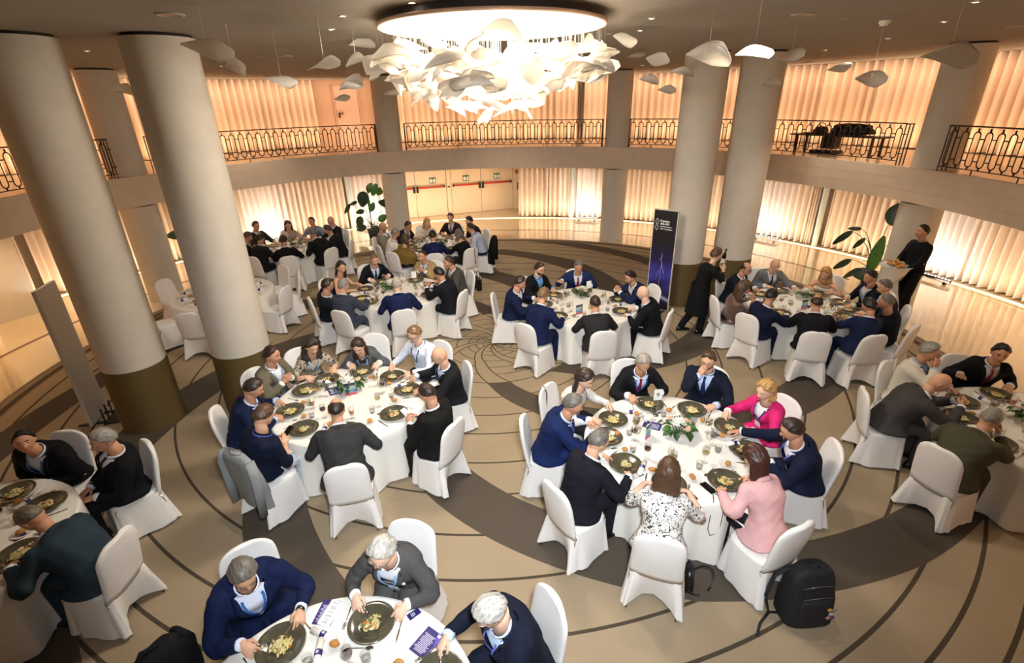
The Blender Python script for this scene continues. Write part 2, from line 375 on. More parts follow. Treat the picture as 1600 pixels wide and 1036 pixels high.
# fire signs, alarm disc and call point on the jamb
g = G(); g.box(alc(4.90, 1.52, .07), (.16, .01, .42), rz=dang); fs = tag(obj('fire_sign', g.mesh('fire_sign', mat('sign_red', '#c8231d', rough=.4), smooth=False)), 'red fire equipment sign with white symbol on the jamb', 'sign')
g = G(); g.box(alc(4.90, 1.63, .078), (.09, .006, .12), rz=dang); g.box(alc(4.90, 1.45, .078), (.05, .006, .14), rz=dang); obj('sign_symbol', g.mesh('sign_symbol', white, smooth=False), fs)
g = G(); g.tube([alc(4.74, 1.58, .06), alc(4.74, 1.58, .11)], .085, 16); ab = tag(obj('alarm_disc', g.mesh('alarm_disc', mat('alarm_rust', '#b4562e', rough=.4))), 'round orange alarm sounder beside the fire sign', 'alarm')
g = G(); g.box(alc(4.84, .98, .09), (.17, .06, .30), rz=dang); ex_ = tag(obj('extinguisher_box', g.mesh('wall_box', blk, smooth=False)), 'black wall box with grey dial below the fire sign', 'wall box')
g = G(); g.tube([alc(4.84, .98, .12), alc(4.84, .98, .135)], .06, 14); obj('dial', g.mesh('dial', mat('grey_metal', '#9a968e', rough=.4)), ex_)
# upper wall recess with its grey door
UA = math.radians(121.6); UB = math.radians(111.2)
pa = np.array(pol(12.35, UA, 0)[:2]); pb = np.array(pol(12.35, UB, 0)[:2]); uu = (pb-pa)/np.linalg.norm(pb-pa); uang = math.atan2(uu[1], uu[0]); un_ = np.array((uu[1], -uu[0])); ul = np.linalg.norm(pb-pa)
def upw(s, z, off=0.): p = pa+uu*s+un_*off; return (p[0], p[1], z)
g = G(); g.box(upw(ul/2, (FLB+CEIL)/2, -.1), (ul+.3, .2, CEIL-FLB), rz=uang); struct('wall_recess', g.mesh('recess_wall', mat('rose_plaster', '#c0987a', rough=.8), smooth=False))
g = G(); g.box(upw(ul*.52, FLB+.98, .02), (.80, .05, 1.96), rz=uang); d5 = struct('door_5', g.mesh('service_door', mat('rose_door', '#c79f86', rough=.5), smooth=False))
g = G(); g.box(upw(ul*.52-.32, FLB+1.02, .07), (.05, .05, .17), rz=uang); g.box(upw(ul*.52-.25, FLB+1.09, .09), (.16, .03, .03), rz=uang); obj('door_handle', g.mesh('door_handle', blk, smooth=False), d5)
g = G()
for sx in (-.44, .44): g.box(upw(ul*.52+sx, FLB+1.0, .02), (.06, .07, 2.0), rz=uang)
g.box(upw(ul*.52, FLB+2.0, .02), (.94, .07, .06), rz=uang); obj('door_frame', g.mesh('door_frame', mat('rose_frame', '#b48d72', rough=.6), smooth=False), d5)
# grey wall slab at far left and structural columns
plaster = mat('column_plaster', '#cdc5b6', rough=.85, noise=.03, nscale=5, bump=.05, bscale=60)
olive = mat('olive_column_wrap', '#5b4a24', rough=.62, noise=.10, nscale=40, bump=.15, bscale=300)
seamm = mat('column_shadow_gap', '#2a2219', rough=.8)
def column(name, x, y, R, z0, z1, label, wrap=False):
    t = thing(name, label, 'column', (x, y, z0))
    g = G(); g.lathe([(R, 0 if not wrap else .995), (R, z1-z0-.035)], 56, cap0=True, cap1=True); obj('shaft', g.mesh('shaft', plaster, sharp=40), t)
    if wrap:
        g = G(); g.lathe([(R+.006, .0), (R+.006, 1.0), (R-.01, 1.002)], 56, cap0=True); obj('base_wrap', g.mesh('base_wrap', olive, sharp=40), t)
    else:
        g = G(); g.lathe([(R+.006, 0), (R+.006, .07)], 56, cap0=True, cap1=True); obj('plinth', g.mesh('plinth', plaster, sharp=40), t)
    g = G(); g.lathe([(R-.035, z1-z0-.036), (R-.035, z1-z0)], 48); obj('shadow_gap', g.mesh('shadow_gap', seamm), t)
    return t
column('hall_column', -5.19, -2.39, .405, 0, CEIL, 'tall round white column with olive base wrap, leftmost of the four inside the hall', True)
column('hall_column', -3.81, -2.00, .405, 0, CEIL, 'tall round white column with olive base wrap, beside the nearer left tables', True)
column('hall_column', 4.277, 2.106, .425, 0, CEIL, 'tall round white column with olive base right behind the dark lightning banner', True)
column('hall_column', 5.48, 2.32, .42, 0, CEIL, 'tall round white column with olive base behind the bottle waitress', True)
for x, y, wh in ((-8.36, 3.10, 'behind the leftmost white columns'), (-3.42, 8.22, 'left of the exit doors'), (3.82, 8.06, 'right of the exit doors'), (8.80, 1.40, 'behind the waiter with the bread tray')):
    column('balcony_column', x, y, .38, 0, FBOT, 'short round grey column under the balcony %s' % wh)
    column('balcony_column', x, y, .38, FLB, CEIL, 'grey round column on the balcony above the one %s' % wh)
g = G(); g.box((-11.2, 1.95, FBOT/2), (.9, .35, FBOT), rz=math.radians(65)); struct('wall_pier', g.mesh('grey_pier', plaster, smooth=False))

# ---- curtains: every panel hangs by itself
curt = {}
def curtain_mat(name, hexc):
    m = mat(name, hexc, rough=.85, bump=.12, bscale=90, sheen=.2); return m
cgm = curtain_mat('cream_curtain_cloth', '#dcc6ae'); cum = curtain_mat('peach_curtain_cloth', '#e0c1a4')
def curtain(a0, a1, z0, z1, m, label, pl=.19, seed=0, r0=RC, grp=None):
    a0 += .25; a1 -= .25
    rr = random.Random(seed); width = math.radians(abs(a1-a0))*r0; nf = max(3, int(width/pl)); n = nf*8; g = G(); rings = []
    ph = [rr.uniform(-.5, .5) for _ in range(nf+2)]; am = [rr.uniform(.6, 1.3) for _ in range(nf+2)]
    for k in range(5):
        t = k/4; row = []
        for i in range(n+1):
            u = i/n; q = u*nf; j = int(q); w = math.sin(2*PI*q+ph[j]*.6*(1-(2*(q-j)-1)**2))
            d = .105*am[j]*w*(.8+.3*(1-t)) + .012*math.sin(7*u*nf+3*t)
            a = math.radians(a0+(a1-a0)*u)
            row.append(pol(r0-.08+d, a, z0+(z1-z0)*t+(0.012*math.sin(q*2.1+seed) if k == 0 else 0)))
        rings.append(row)
    g.loft(rings, closed=False)
    o = obj('curtain', g.mesh('curtain', m)); so = o.modifiers.new('thick', 'SOLIDIFY'); so.thickness = .006
    return tag(o, label, 'curtain', grp)
gb = [(203, 186), (185.5, 169), (168.4, 165.2), (163.5, 152), (151.6, 137.4), (136.6, 127.5), (127.1, 119.3), (117.6, 112.4), (86.2, 81), (80.8, 76.7), (75.6, 70), (69.7, 58.4), (57.9, 46.5), (46.0, 35.6), (35.2, 34.5), (32.4, 23.0), (22.5, 14.8), (14.4, 4.5), (4, -12), (-12.5, -30)]
gt = []
for i, (a, b) in enumerate(gb):
    side = 'left of the exit doors' if a > 100 else 'right of the exit doors'
    k = sum(1 for q in gb[:i] if (q[0] > 100) == (a > 100))
    order = ['first', 'second', 'third', 'fourth', 'fifth', 'sixth', 'seventh', 'eighth', 'ninth', 'tenth', 'eleventh', 'twelfth', 'thirteenth']
    kk = (sum(1 for q in gb if q[0] > 100)-1-k) if a > 100 else k
    curtain(a, b, .03, FBOT-.005, cgm, 'cream pleated floor curtain under the balcony, %s panel %s' % (order[kk], side), seed=i, grp='ground floor curtains')
ub = [(203, 187), (186.5, 171), (170.5, 154.6), (153.9, 138.6), (138.2, 130.2), (129.8, 121.8), (111.0, 107.0), (106.4, 98), (97.6, 87), (86.6, 75.8), (74.2, 66), (65.6, 57), (56.6, 47.6), (47.2, 38), (37.6, 31), (30.6, 22.3), (21.9, 12), (11.5, -2), (-2.5, -20), (-20.5, -36)]
for i, (a, b) in enumerate(ub):
    curtain(a, b, FLB+.03, CEIL-.005, cum, 'peach pleated curtain on the balcony, %s panel counted from the left' % (order+['fourteenth', 'fifteenth', 'sixteenth', 'seventeenth', 'eighteenth', 'nineteenth', 'twentieth'])[i], pl=.22, seed=50+i, grp='balcony curtains')
# grey mullion posts between the ground floor curtains, dark post above
mull = mat('grey_green_post', '#b3b5a4', rough=.5)
for a, wh in ((118.4, 'beside the left palm'), (76.15, 'right of the exit doors'), (33.5, 'left of the right palm')):
    g = G(); g.lathe([(.085, 0), (.085, FBOT)], 20); o = tag(obj('window_post', g.mesh('window_post', mull), None, pol(11.98, math.radians(a), 0)), 'slim round grey post between curtains %s' % wh, 'post')
g = G(); g.lathe([(.035, 0), (.045, CEIL-FLB)], 14); tag(obj('dark_post', g.mesh('dark_post', mat('dark_bronze', '#4a3522', rough=.5)), None, pol(11.9, math.radians(75.0), FLB)), 'slim dark bronze post before the balcony curtains above the chandelier', 'post')

# ---- balcony railings
iron = mat('wrought_iron', '#2a1a0e', rough=.5)
RH = .80
def hoop_mesh():
    g = G(); w = .066; h0 = .135; h1 = .715; pts = []
    for i in range(7): a = PI*i/6; pts.append((w*math.cos(a), 0, h1-w+w*math.sin(a)))
    for i in range(7): a = PI+PI*i/6; pts.append((w*math.cos(a), 0, h0+w+w*math.sin(a)))
    n = len(pts); ringv = []
    for i, p in enumerate(pts):
        t = np.array(pts[(i+1) % n])-np.array(pts[i-1]); t /= np.linalg.norm(t); u = np.array((t[2], 0, -t[0]))
        ringv.append([np.array(p)+.0125*(math.cos(q)*u+math.sin(q)*np.array((0, 1, 0))) for q in (0, PI/2, PI, 3*PI/2)])
    ringv.append(ringv[0]); g.loft(ringv, cap0=False, cap1=False)
    g.box((0, 0, .745), (.02, .02, .06)); g.box((0, 0, .115), (.02, .02, .04))
    g.box((.118, 0, .60), (.105, .016, .018)); g.box((.118, 0, .235), (.105, .016, .018))
    return g.mesh('hoop', iron)
HOOP = hoop_mesh()
def railing(a0, a1, label, r=8.53):
    t = thing('balcony_railing', label, 'railing', pol(r, math.radians((a0+a1)/2), FLB))
    n = max(2, int(round(math.radians(a1-a0)*r/.236))); org = t.location
    t.rotation_euler = (0, 0, 0)
    def loc(p): return (p[0]-org.x, p[1]-org.y, p[2]-org.z)
    A = [math.radians(a0+(a1-a0)*i/40) for i in range(41)]
    for nm, z, hw, hh in (('top_rail', RH, .022, .012), ('bottom_rail', .09, .010, .008)):
        g = G(); g.loft([[loc(pol(r+sx*hw, a, FLB+z+sz*hh)) for sx, sz in ((-1, -1), (1, -1), (1, 1), (-1, 1))] for a in A]); obj(nm, g.mesh(nm, iron, smooth=False), t)
    for a in (a0, a1):
        a = math.radians(a); g = G()
        for rr in (r, r+.09, r+.18): g.box(loc(pol(rr, a, FLB+RH/2)), (.016, .016, RH), rz=a)
        g.box(loc(pol(r+.09, a, FLB+RH-.012)), (.20, .03, .02), rz=a); obj('end_post', g.mesh('end_post', iron, smooth=False), t)
    for k in range(1, n//4+1):
        a = math.radians(a0+(a1-a0)*k*4/n); g = G(); g.box(loc(pol(r, a, FLB+.045)), (.014, .014, .09), rz=a); obj('foot', g.mesh('foot', iron, smooth=False), t)
    for i in range(n):
        a = math.radians(a0+(a1-a0)*(i+.5)/n); obj('hoop', HOOP, t, loc(pol(r, a, FLB)), a-PI/2)
for a0, a1, wh in ((163.0, 203, 'at the far left'), (115.6, 156.6, 'left of the chandelier before the balcony door'), (67.3, 109.6, 'straight behind the chandelier'), (12.4, 61.6, 'before the low table with bags'), (-36, 6.2, 'at the far right')):
    railing(a0, a1, 'wrought iron balcony railing of long oval hoops %s' % wh)

# ---- ceiling fittings
RINGL = ['nearest, left, above the second left column', 'touching the top of the second left column', 'between the two left columns', 'over the left balcony railing', 'nearest on the right side', 'right of the rightmost column, farther of two nearby', 'closest to the rightmost column', 'second from the right edge of the picture', 'at the right edge of the picture', 'left of the right columns, nearer of two', 'left of the right columns, farther of two', 'farthest one, over the left balcony curtains']
SPOTL = ['between the two left columns', 'just right of the second left column', 'upper of the two left of the disc', 'lower of the two left of the disc', 'far one left of the chandelier petals', 'nearest right of the chandelier disc', 'middle one right of the chandelier disc', 'farthest one right of the chandelier', 'leftmost on the right ceiling', 'second on the right ceiling, below the smoke detector', 'third on the right ceiling, near the right edge', 'cut by the top edge at the right', 'cut by the top edge left of the disc']
PLATEL = ['left of the smoke detector', 'right of the smoke detector, farther away', 'over the left balcony railing', 'cut by the top edge above the disc', 'right of the chandelier disc']
brass = mat('warm_reflector', '#c8946a', rough=.3); ringw = mat('white_ring', '#a79c8b', rough=.5); spotm = emit('spot_glow', '#fff3dd', 22)
g = G(); g.lathe([(.125, 0), (.125, -.012), (.10, -.016), (.085, 0.0)], 28); RINGM = g.mesh('trim_ring', ringw)
g = G(); g.lathe([(.095, -.004), (.07, -.001), (.0005, -.0005)], 24); REFM = g.mesh('reflector', brass)
for i, (x, y) in enumerate(RINGS):
    t = thing('recessed_downlight', 'large recessed downlight with brass reflector, '+RINGL[i], 'ceiling light', (x, y, CEIL-.001), 0, 'large recessed downlights')
    obj('trim_ring', RINGM, t); obj('reflector', REFM, t)
g = G(); g.lathe([(.045, 0), (.045, -.008), (.03, -.010), (.03, -.004)], 20); SR = g.mesh('spot_ring', ringw)
g = G(); g.lathe([(.030, -.006), (.0005, -.0062)], 16); SL = g.mesh('spot_lamp', spotm)
for i, (x, y) in enumerate(SPOTS):
    t = thing('ceiling_spot', 'tiny bright ceiling spot, '+SPOTL[i], 'ceiling light', (x, y, CEIL-.001), 0, 'small bright ceiling spots')
    obj('spot_ring', SR, t); obj('lamp', SL, t)
x, y = SMOKE; t = thing('smoke_detector', 'white cylindrical smoke detector on the right part of the ceiling', 'detector', (x, y, CEIL-.001))
g = G(); g.lathe([(.06, 0), (.06, -.03), (.045, -.035), (.045, -.055), (.0005, -.056)], 24); obj('housing', g.mesh('housing', white), t)
for i, (x, y) in enumerate(PLATES):
    g = G(); g.lathe([(.05, 0), (.05, -.006), (.0005, -.008)], 20); tag(obj('ceiling_plate', g.mesh('ceiling_plate', ringw), None, (x, y, CEIL-.001)), 'small flat round ceiling cover plate, '+PLATEL[i], 'cover plate', 'ceiling cover plates')

# ---- chandelier
petm = translucent('porcelain_petal', '#e6e0d6', .46, .25)
cab = mat('steel_wire', '#b9b4aa', rough=.4, metal=.8)
def petal_mesh(seed):
    rr = random.Random(seed); g = G(); L = .41; Wd = rr.uniform(.11, .15); bend = rr.uniform(-.9, .9); cup = rr.uniform(.25, .5)*rr.choice((-1, 1)); tw = rr.uniform(-.9, .9); nu, nv = 14, 8
    rows = []
    for side in (0, 1):
        for i in range(nu+1):
            u = i/nu; w = Wd*(math.sin(PI*min(1, u*.92+.06))**.75)*(1.15-.75*u if u > .35 else .9+.1*u/.35)
            y = (u-.5)*L; z = bend*.18*((u-.5)**2-.08)+.05*math.sin(3*u); row = []
            for j in range(nv+1):
                v = j/nv*2-1; x = w*v; zz = z+cup*w*(v*v)*1.0; t = tw*(u-.4)
                x2 = x*math.cos(t)-(zz-z)*math.sin(t); z2 = z+x*math.sin(t)+(zz-z)*math.cos(t); row.append((x2, y, z2+(.0025 if side else 0)))
            rows.append(row)
    n = nv+1; k = nu+1; v = [p for r in rows for p in r]; f = []
    for s in (0, 1):
        for i in range(nu):
            for j in range(nv):
                q = [(s*k+i)*n+j, (s*k+i)*n+j+1, (s*k+i+1)*n+j+1, (s*k+i+1)*n+j]; f.append(tuple(q) if s else tuple(reversed(q)))
    for i in range(nu):
        for j in (0, nv): f.append((i*n+j, (i+1)*n+j, (k+i+1)*n+j, (k+i)*n+j))
    g.add(v, f); return g.mesh('petal', petm)
PET = [petal_mesh(100+i) for i in range(9)]
ch = thing('chandelier', 'large round ceiling chandelier, a cloud of white porcelain petals under a glowing disc', 'chandelier', (HC[0], HC[1], CEIL))
g = G(); g.lathe([(1.175, -.105), (1.19, -.095), (1.19, -.075), (1.14, -.07)], 72, mi=0); g.lathe([(1.10, -.07), (1.10, 0)], 72, mi=1); obj('canopy_rim', g.mesh('canopy_rim', [mat('rim_pink', '#c8a58c', rough=.5), mat('rim_dark', '#3c3630', rough=.7)]), ch)
g = G(); g.lathe([(1.176, -.104), (.0005, -.104)], 72); obj('canopy_face', g.mesh('canopy_face', mat('canopy_white', '#f5efe2', rough=.5)), ch)
wires = G(); prs = random.Random(11); npet = 0
while npet < 205:
    a = prs.uniform(0, 2*PI); q = math.sqrt(prs.random()); R_ = 1.22*q; dep = prs.random()
    low = -.98+.42*q**1.5; hi = -.34+.06*q
    z = hi+(low-hi)*dep**.75
    x, y = R_*math.cos(a), R_*math.sin(a)
    o = obj('petal', PET[npet % len(PET)], ch, (x, y, z), rot=(prs.uniform(-.55, .55), prs.uniform(-.7, .7), prs.uniform(0, 2*PI)))
    s = prs.uniform(.78, 1.12); o.scale = (s, s, s)
    wires.tube([(x, y, z), (x, y, -.1)], .0011, 3, caps=False); npet += 1
for i in range(70):
    a = prs.uniform(0, 2*PI); q = 1.12*math.sqrt(prs.random()); wires.box((q*math.cos(a), q*math.sin(a), -.108), (.018, .018, .008))
w_ = obj('suspension_wires', wires.mesh('suspension_wires', cab, smooth=False), ch); w_['kind'] = 'stuff'
for i, (x, y, z, yaw, tilt, sc, lab) in enumerate(STRAY):
    t = thing('hanging_petal', lab, 'hanging petal', (x, y, CEIL))
    sc = sc*.82; o = obj('petal', PET[i % len(PET)], t, (0, 0, z-CEIL), rot=(tilt*.4, (.95 if i % 2 else -.8)+.2*math.sin(i*2.3), yaw)); o.scale = (sc, sc, sc)
    g = G(); g.tube([(0, 0, 0), (0, 0, z-CEIL)], .0009, 3, caps=False); obj('wire', g.mesh('wire', cab, smooth=False), t)

# ================================================================ CHAIRS
linen = mat('white_chair_linen', '#e9e5df', rough=.8, noise=.02, nscale=6, bump=.10, bscale=45)
chrome = mat('chair_steel', '#9d978c', rough=.3, metal=.8)
def sstep(a, b, x): t = min(1, max(0, (x-a)/(b-a))); return t*t*(3-2*t)
def make_chair_meshes(seed):
    rr = random.Random(seed); wv = [rr.uniform(-1, 1) for _ in range(8)]
    # back cover: rounded slab from seat up to .97, slightly reclined
    g = G(); rings = []; zs = [.40, .47, .56, .66, .74, .80, .84, .875, .905, .93, .948, .96, .968, .972]
    for z in zs:
        top = max(0, (z-.76)/.214); hw = (.232-.015*(z-.4))*(1-top**3.4)**(1/2.4)+.004; th = .030+.010*math.sin((z-.4)*4.5)-.010*top
        yc = -.215-.16*(z-.45)
        if z > .965: th = .016
        if z > .971: th = .006
        row = []
        for j in range(24):
            a = 2*PI*j/24; cx, cy = math.cos(a), math.sin(a)
            x = hw*math.copysign(abs(cx)**.55, cx); y = th*math.copysign(abs(cy)**.8, cy)
            y += -.020*(1-(x/hw)**2)+.0035*math.sin(9*z+wv[0]*3+x*11+wv[1])
            row.append((x, yc+y, z+(.006*math.sin(x*9+wv[2]) if z > .9 else 0)))
        rings.append(row)
    g.loft(rings); back = g.mesh('back_cover', linen)
    # seat cushion
    g = G(); rings = []
    for z, s in ((.40, .99), (.445, 1.0), (.465, .985), (.478, .93), (.482, .6), (.483, .05)):
        row = []
        for j in range(28):
            a = 2*PI*j/28; cx, cy = math.cos(a), math.sin(a)
            row.append((.236*s*math.copysign(abs(cx)**.5, cx), .225*s*math.copysign(abs(cy)**.5, cy)+.005, z+.003*math.sin(5*a+wv[3]*4)))
        rings.append(row)
    g.loft(rings); seat = g.mesh('seat_cover', linen)
    # skirt with an inverted pleat at the back and flared corners
    g = G(); rings = []; n = 72
    for k in range(8):
        t = k/7; z = .455-t*(.455-.035); row = []
        for j in range(n):
            a = 2*PI*j/n; cx, cy = math.cos(a), math.sin(a)
            x = .240*math.copysign(abs(cx)**.45, cx); y = .232*math.copysign(abs(cy)**.45, cy)
            if y < -.1: y -= .02
            fl = 1+.10*t+(.10*t if y < 0 else .0); x *= fl; y *= 1+.10*t+(.22*t if y < 0 else 0)
            cor = abs(math.sin(2*a))**3; x *= 1+.07*t*cor; y *= 1+.07*t*cor
            w = t*.010*math.sin(9*a+wv[4]*5)+t*.007*math.sin(17*a+wv[5]*6)
            x += w*cx; y += w*cy
            zz = z
            dback = abs(a-1.5*PI)
            if dback < .62:
                p = (1-(dback/.62)); y += t*.19*p**1.2; zz += t*.05*p
            if k == 7: zz += .008*math.sin(6*a+wv[6]*5)
            row.append((x, y, zz))
        rings.append(row)
    g.loft(rings, cap0=False, cap1=False); sk = g.mesh('skirt', linen)
    lg = G(); lg.tube([(0, 0, 0), (0, 0, .44)], [.011, .012], 8); leg = lg.mesh('leg', chrome)
    lg = G(); lg.tube([(0, 0, 0), (0, .09, .42)], [.011, .012], 8); rleg = lg.mesh('leg', chrome)
    return back, seat, sk, leg, rleg
CHM = [make_chair_meshes(s) for s in (3, 8, 15)]
nch = 0
def chair(x, y, deg, label, group='white covered banquet chairs'):
    global nch
    b, s, k, l, l2 = CHM[nch % 3]; nch += 1
    t = thing('banquet_chair', label, 'chair', (x, y, 0), math.radians(deg-90), group)
    obj('back_cover', b, t); obj('seat_cover', s, t)
    so = obj('skirt', k, t)
    for sx, sy in ((-1, -1), (1, -1), (1, 1), (-1, 1)): obj('leg', l if sy > 0 else l2, t, ((.205 if sy > 0 else .225)*sx, .20 if sy > 0 else -.292, 0))
    return t
# a jacket hung over a chair's back
def hung_jacket(x, y, deg, m, label, long=.62):
    t = thing('jacket', label, 'jacket', (x, y, 0), math.radians(deg-90))
    g = G(); rings = []
    for k in range(9):
        u = k/8; z = .995-u*long; hw = .235+.05*math.sin(PI*min(1, u*1.3))+.02*u; row = []
        for j in range(32):
            a = 2*PI*j/32; cx, cy = math.cos(a), math.sin(a)
            th = (.045 if u < .05 else .060)+.05*u*(1 if cy < 0 else .35)
            xx = hw*(.72 if k == 0 else (.94 if k == 1 else 1))*math.copysign(abs(cx)**.6, cx); yy = th*math.copysign(abs(cy)**.75, cy)+.012*u*math.sin(7*a+k*.4)
            row.append((xx, -.215-.16*(z-.45)-.01+yy, z+(.02*u*math.sin(3*a) if k == 8 else 0)))
        rings.append(row)
    g.loft(rings, cap1=False); obj('shell', g.mesh('jacket_shell', m), t)
    for sx in (-1, 1):
        g = G(); g.tube([(sx*.225, -.31, .95), (sx*.285, -.32, .80), (sx*.275, -.325, .60), (sx*.25, -.33, .995-long-.02)], [.055, .062, .055, .05], 12, flat=.6); obj('sleeve', g.mesh('sleeve', m), t)
    g = G(); g.tube([(-.09, -.30, 1.0), (0, -.345, 1.012), (.09, -.30, 1.0)], [.016, .02, .016], 8); obj('collar', g.mesh('collar', m), t)
    return t

# ================================================================ PEOPLE
def skin(k):
    return mat('skin_%d' % k, ['#d9a888', '#c99474', '#b67f60', '#e2b79a'][k], rough=.5, noise=.04, nscale=30, spec=.35)
eyew = mat('eye_white', '#cbbfb2', rough=.3); eyed = mat('eye_iris', '#2a1c12', rough=.2); lipm = mat('lips', '#b0685a', rough=.4)
HAIRC = {'black': '#1d1713', 'dark': '#32241a', 'brown': '#4f3826', 'lbrown': '#7d5f40', 'grey': '#8a847a', 'dgrey': '#6b645a', 'white': '#b5b0a5', 'blonde': '#b98d55', 'auburn': '#42211a', 'sgrey': '#989184'}
def hairm(k):
    if 'hair_'+k in MATS: return MATS['hair_'+k]
    m = mat('hair_'+k, HAIRC[k], rough=.42, noise=.4, nscale=26, bump=.35, bscale=30, spec=.5); nt = m.node_tree
    for n in [n for n in nt.nodes if n.bl_idname == 'ShaderNodeTexNoise']:      # strands run front to back: stretch the noise that way
        mp = nt.nodes.new('ShaderNodeMapping'); mp.inputs['Scale'].default_value = (5, 1, 1.2); l = n.inputs['Vector'].links[0]; src = l.from_socket; nt.links.new(src, mp.inputs['Vector']); nt.links.new(mp.outputs[0], n.inputs['Vector']); n.inputs['Distortion'].default_value = .6
    return m
def cloth(h, rough=.85):
    return mat('cloth_'+h, '#'+h, rough=rough, noise=.08, nscale=90, bump=.22, bscale=28, spec=.18)
def floral(name, bg, fg, sc):
    if name in MATS: return MATS[name]
    m = mat(name, bg, rough=.8); nt = m.node_tree; b = nt.nodes['Principled BSDF']
    tc = nt.nodes.new('ShaderNodeTexCoord'); n = nt.nodes.new('ShaderNodeTexNoise'); n.inputs['Scale'].default_value = sc; n.inputs['Detail'].default_value = 2; n.inputs['Distortion'].default_value = 2.2
    nt.links.new(tc.outputs['Object'], n.inputs['Vector']); r = nt.nodes.new('ShaderNodeValToRGB'); r.color_ramp.interpolation = 'CONSTANT'
    r.color_ramp.elements[0].color = (*lin(fg), 1); r.color_ramp.elements[1].position = .44; r.color_ramp.elements[1].color = (*lin(bg), 1)
    e = r.color_ramp.elements.new(.62); e.color = (*[(p+q)/2 for p, q in zip(lin(bg), lin(fg))], 1); e2 = r.color_ramp.elements.new(.66); e2.color = (*lin(bg), 1)
    nt.links.new(n.outputs['Fac'], r.inputs['Fac']); nt.links.new(r.outputs['Color'], b.inputs['Base Color']); return m

AX, AY, AZ = .074, .096, .116
def head_dir_radius(d):
    """radius of the skull and face along unit direction d (x right, y forward, z up)"""
    x, y, z = d; rx, ry, rz = AX, AY, AZ
    r = 1/math.sqrt((x/rx)**2+(y/ry)**2+(z/rz)**2)
    return r
def head_point(d):
    r = head_dir_radius(d); p = np.array(d)*r; x, y, z = p
    if z < 0:
        k = min(1, -z/AZ); p[0] *= 1-.30*k**1.4                     # jaw
        if y > 0: p[1] *= 1+.06*k
        else: p[1] *= 1-.25*k
    if y > 0:
        gx = lambda cx, cz, sx, sz: math.exp(-((x-cx)/sx)**2-((z-cz)/sz)**2)
        p[1] -= .010*max(0, 1-abs(x)/.06)*(1 if z < .05 else .4)*.6
        p[1] += .024*gx(0, -.028, .013, .022)+.012*gx(0, -.005, .011, .02)   # nose
        p[1] -= .011*(gx(.031, .006, .017, .013)+gx(-.031, .006, .017, .013))  # sockets
        p[1] += .006*(gx(.03, .030, .026, .010)+gx(-.03, .030, .026, .010))    # brows
        p[1] += .005*gx(0, -.062, .022, .006)+.004*gx(0, -.075, .02, .006)-.004*gx(0, -.0685, .024, .003)
        p[1] += .010*gx(0, -.100, .022, .014)                                 # chin
        p[1] += .004*(gx(.045, -.03, .02, .02)+gx(-.045, -.03, .02, .02))      # cheeks
    return p
def sph_grid(nu, nv):
    D = []
    for i in range(1, nv):
        a = PI*i/nv-PI/2
        D.append([(math.cos(a)*math.sin(2*PI*j/nu), math.cos(a)*math.cos(2*PI*j/nu), math.sin(a)) for j in range(nu)])
    return D
HG = sph_grid(40, 28); HH = sph_grid(64, 34)
HEADR = [[head_point(d) for d in r] for r in HG]
def Rx(a): c, s = math.cos(a), math.sin(a); return np.array(((1, 0, 0), (0, c, -s), (0, s, c)))
def Ry(a): c, s = math.cos(a), math.sin(a); return np.array(((c, 0, s), (0, 1, 0), (-s, 0, c)))
def Rz(a): c, s = math.cos(a), math.sin(a); return np.array(((c, -s, 0), (s, c, 0), (0, 0, 1)))
def hand_geo(g, wrist, fdir, up, side, curl, mi=0, sc=1.):
    """hand with palm, four fingers and a thumb; fdir = finger direction, up = back-of-hand normal"""
    y = np.array(fdir, float); y /= np.linalg.norm(y); z = np.array(up, float); z = z-y*(z@y); z /= np.linalg.norm(z); x = np.cross(y, z)
    M = np.stack([x, y, z], 1)*sc; w = np.array(wrist, float)
    def P(p): return w+M@np.array(p, float)
    rings = []
    for yy, hw, th in ((-.015, .025, .019), (.01, .028, .018), (.04, .038, .016), (.07, .041, .014), (.088, .038, .011)):
        rings.append([P((hw*math.copysign(abs(math.cos(2*PI*j/10))**.7, math.cos(2*PI*j/10)), yy, th*math.sin(2*PI*j/10))) for j in range(10)])
    g.loft(rings, mi)
    ts = -side       # thumb side: left of the right hand when the palm is down
    for k, (fx, ln, r) in enumerate(((.030, .074, .0088), (.010, .083, .0092), (-.011, .077, .0088), (-.031, .060, .0078))):
        fx *= ts*1.; p = np.array((fx, .080, 0.)); a = .12+curl*.35; pts = [p-np.array((0, .02, 0)), p]
        for sgm, c_ in ((.45, .55), (.30, .8), (.25, .5)):
            q = pts[-1]+ln*sgm*np.array((fx*.6*(1-curl), math.cos(a), -math.sin(a))); pts.append(q); a += curl*c_*1.1
        g.tube([P(q) for q in pts], [r*sc, r*sc, r*.97*sc, r*.9*sc, r*.7*sc], 7, mi)
    p0 = np.array((ts*.026, .012, -.004)); p1 = p0+np.array((ts*.022, .028, -.012)); p2 = p1+np.array((ts*(.012-.018*curl), .026, -.010-.008*curl)); p3 = p2+np.array((-ts*.014*curl, .020, -.006))
    g.tube([P(q) for q in (p0, p1, p2, p3)], [.013*sc, .0115*sc, .010*sc, .007*sc], 7, mi)
def ik(s, t, l1, l2, pole):
    s, t = np.array(s, float), np.array(t, float); d = t-s; D = np.linalg.norm(d); D2 = min(D, (l1+l2)*.985); d /= D; t = s+d*D2
    a = (l1*l1-l2*l2+D2*D2)/(2*D2); h = math.sqrt(max(0, l1*l1-a*a)); p = np.array(pole, float); p = p-d*(p@d); p /= (np.linalg.norm(p)+1e-9)
    return s+d*a+p*h, t

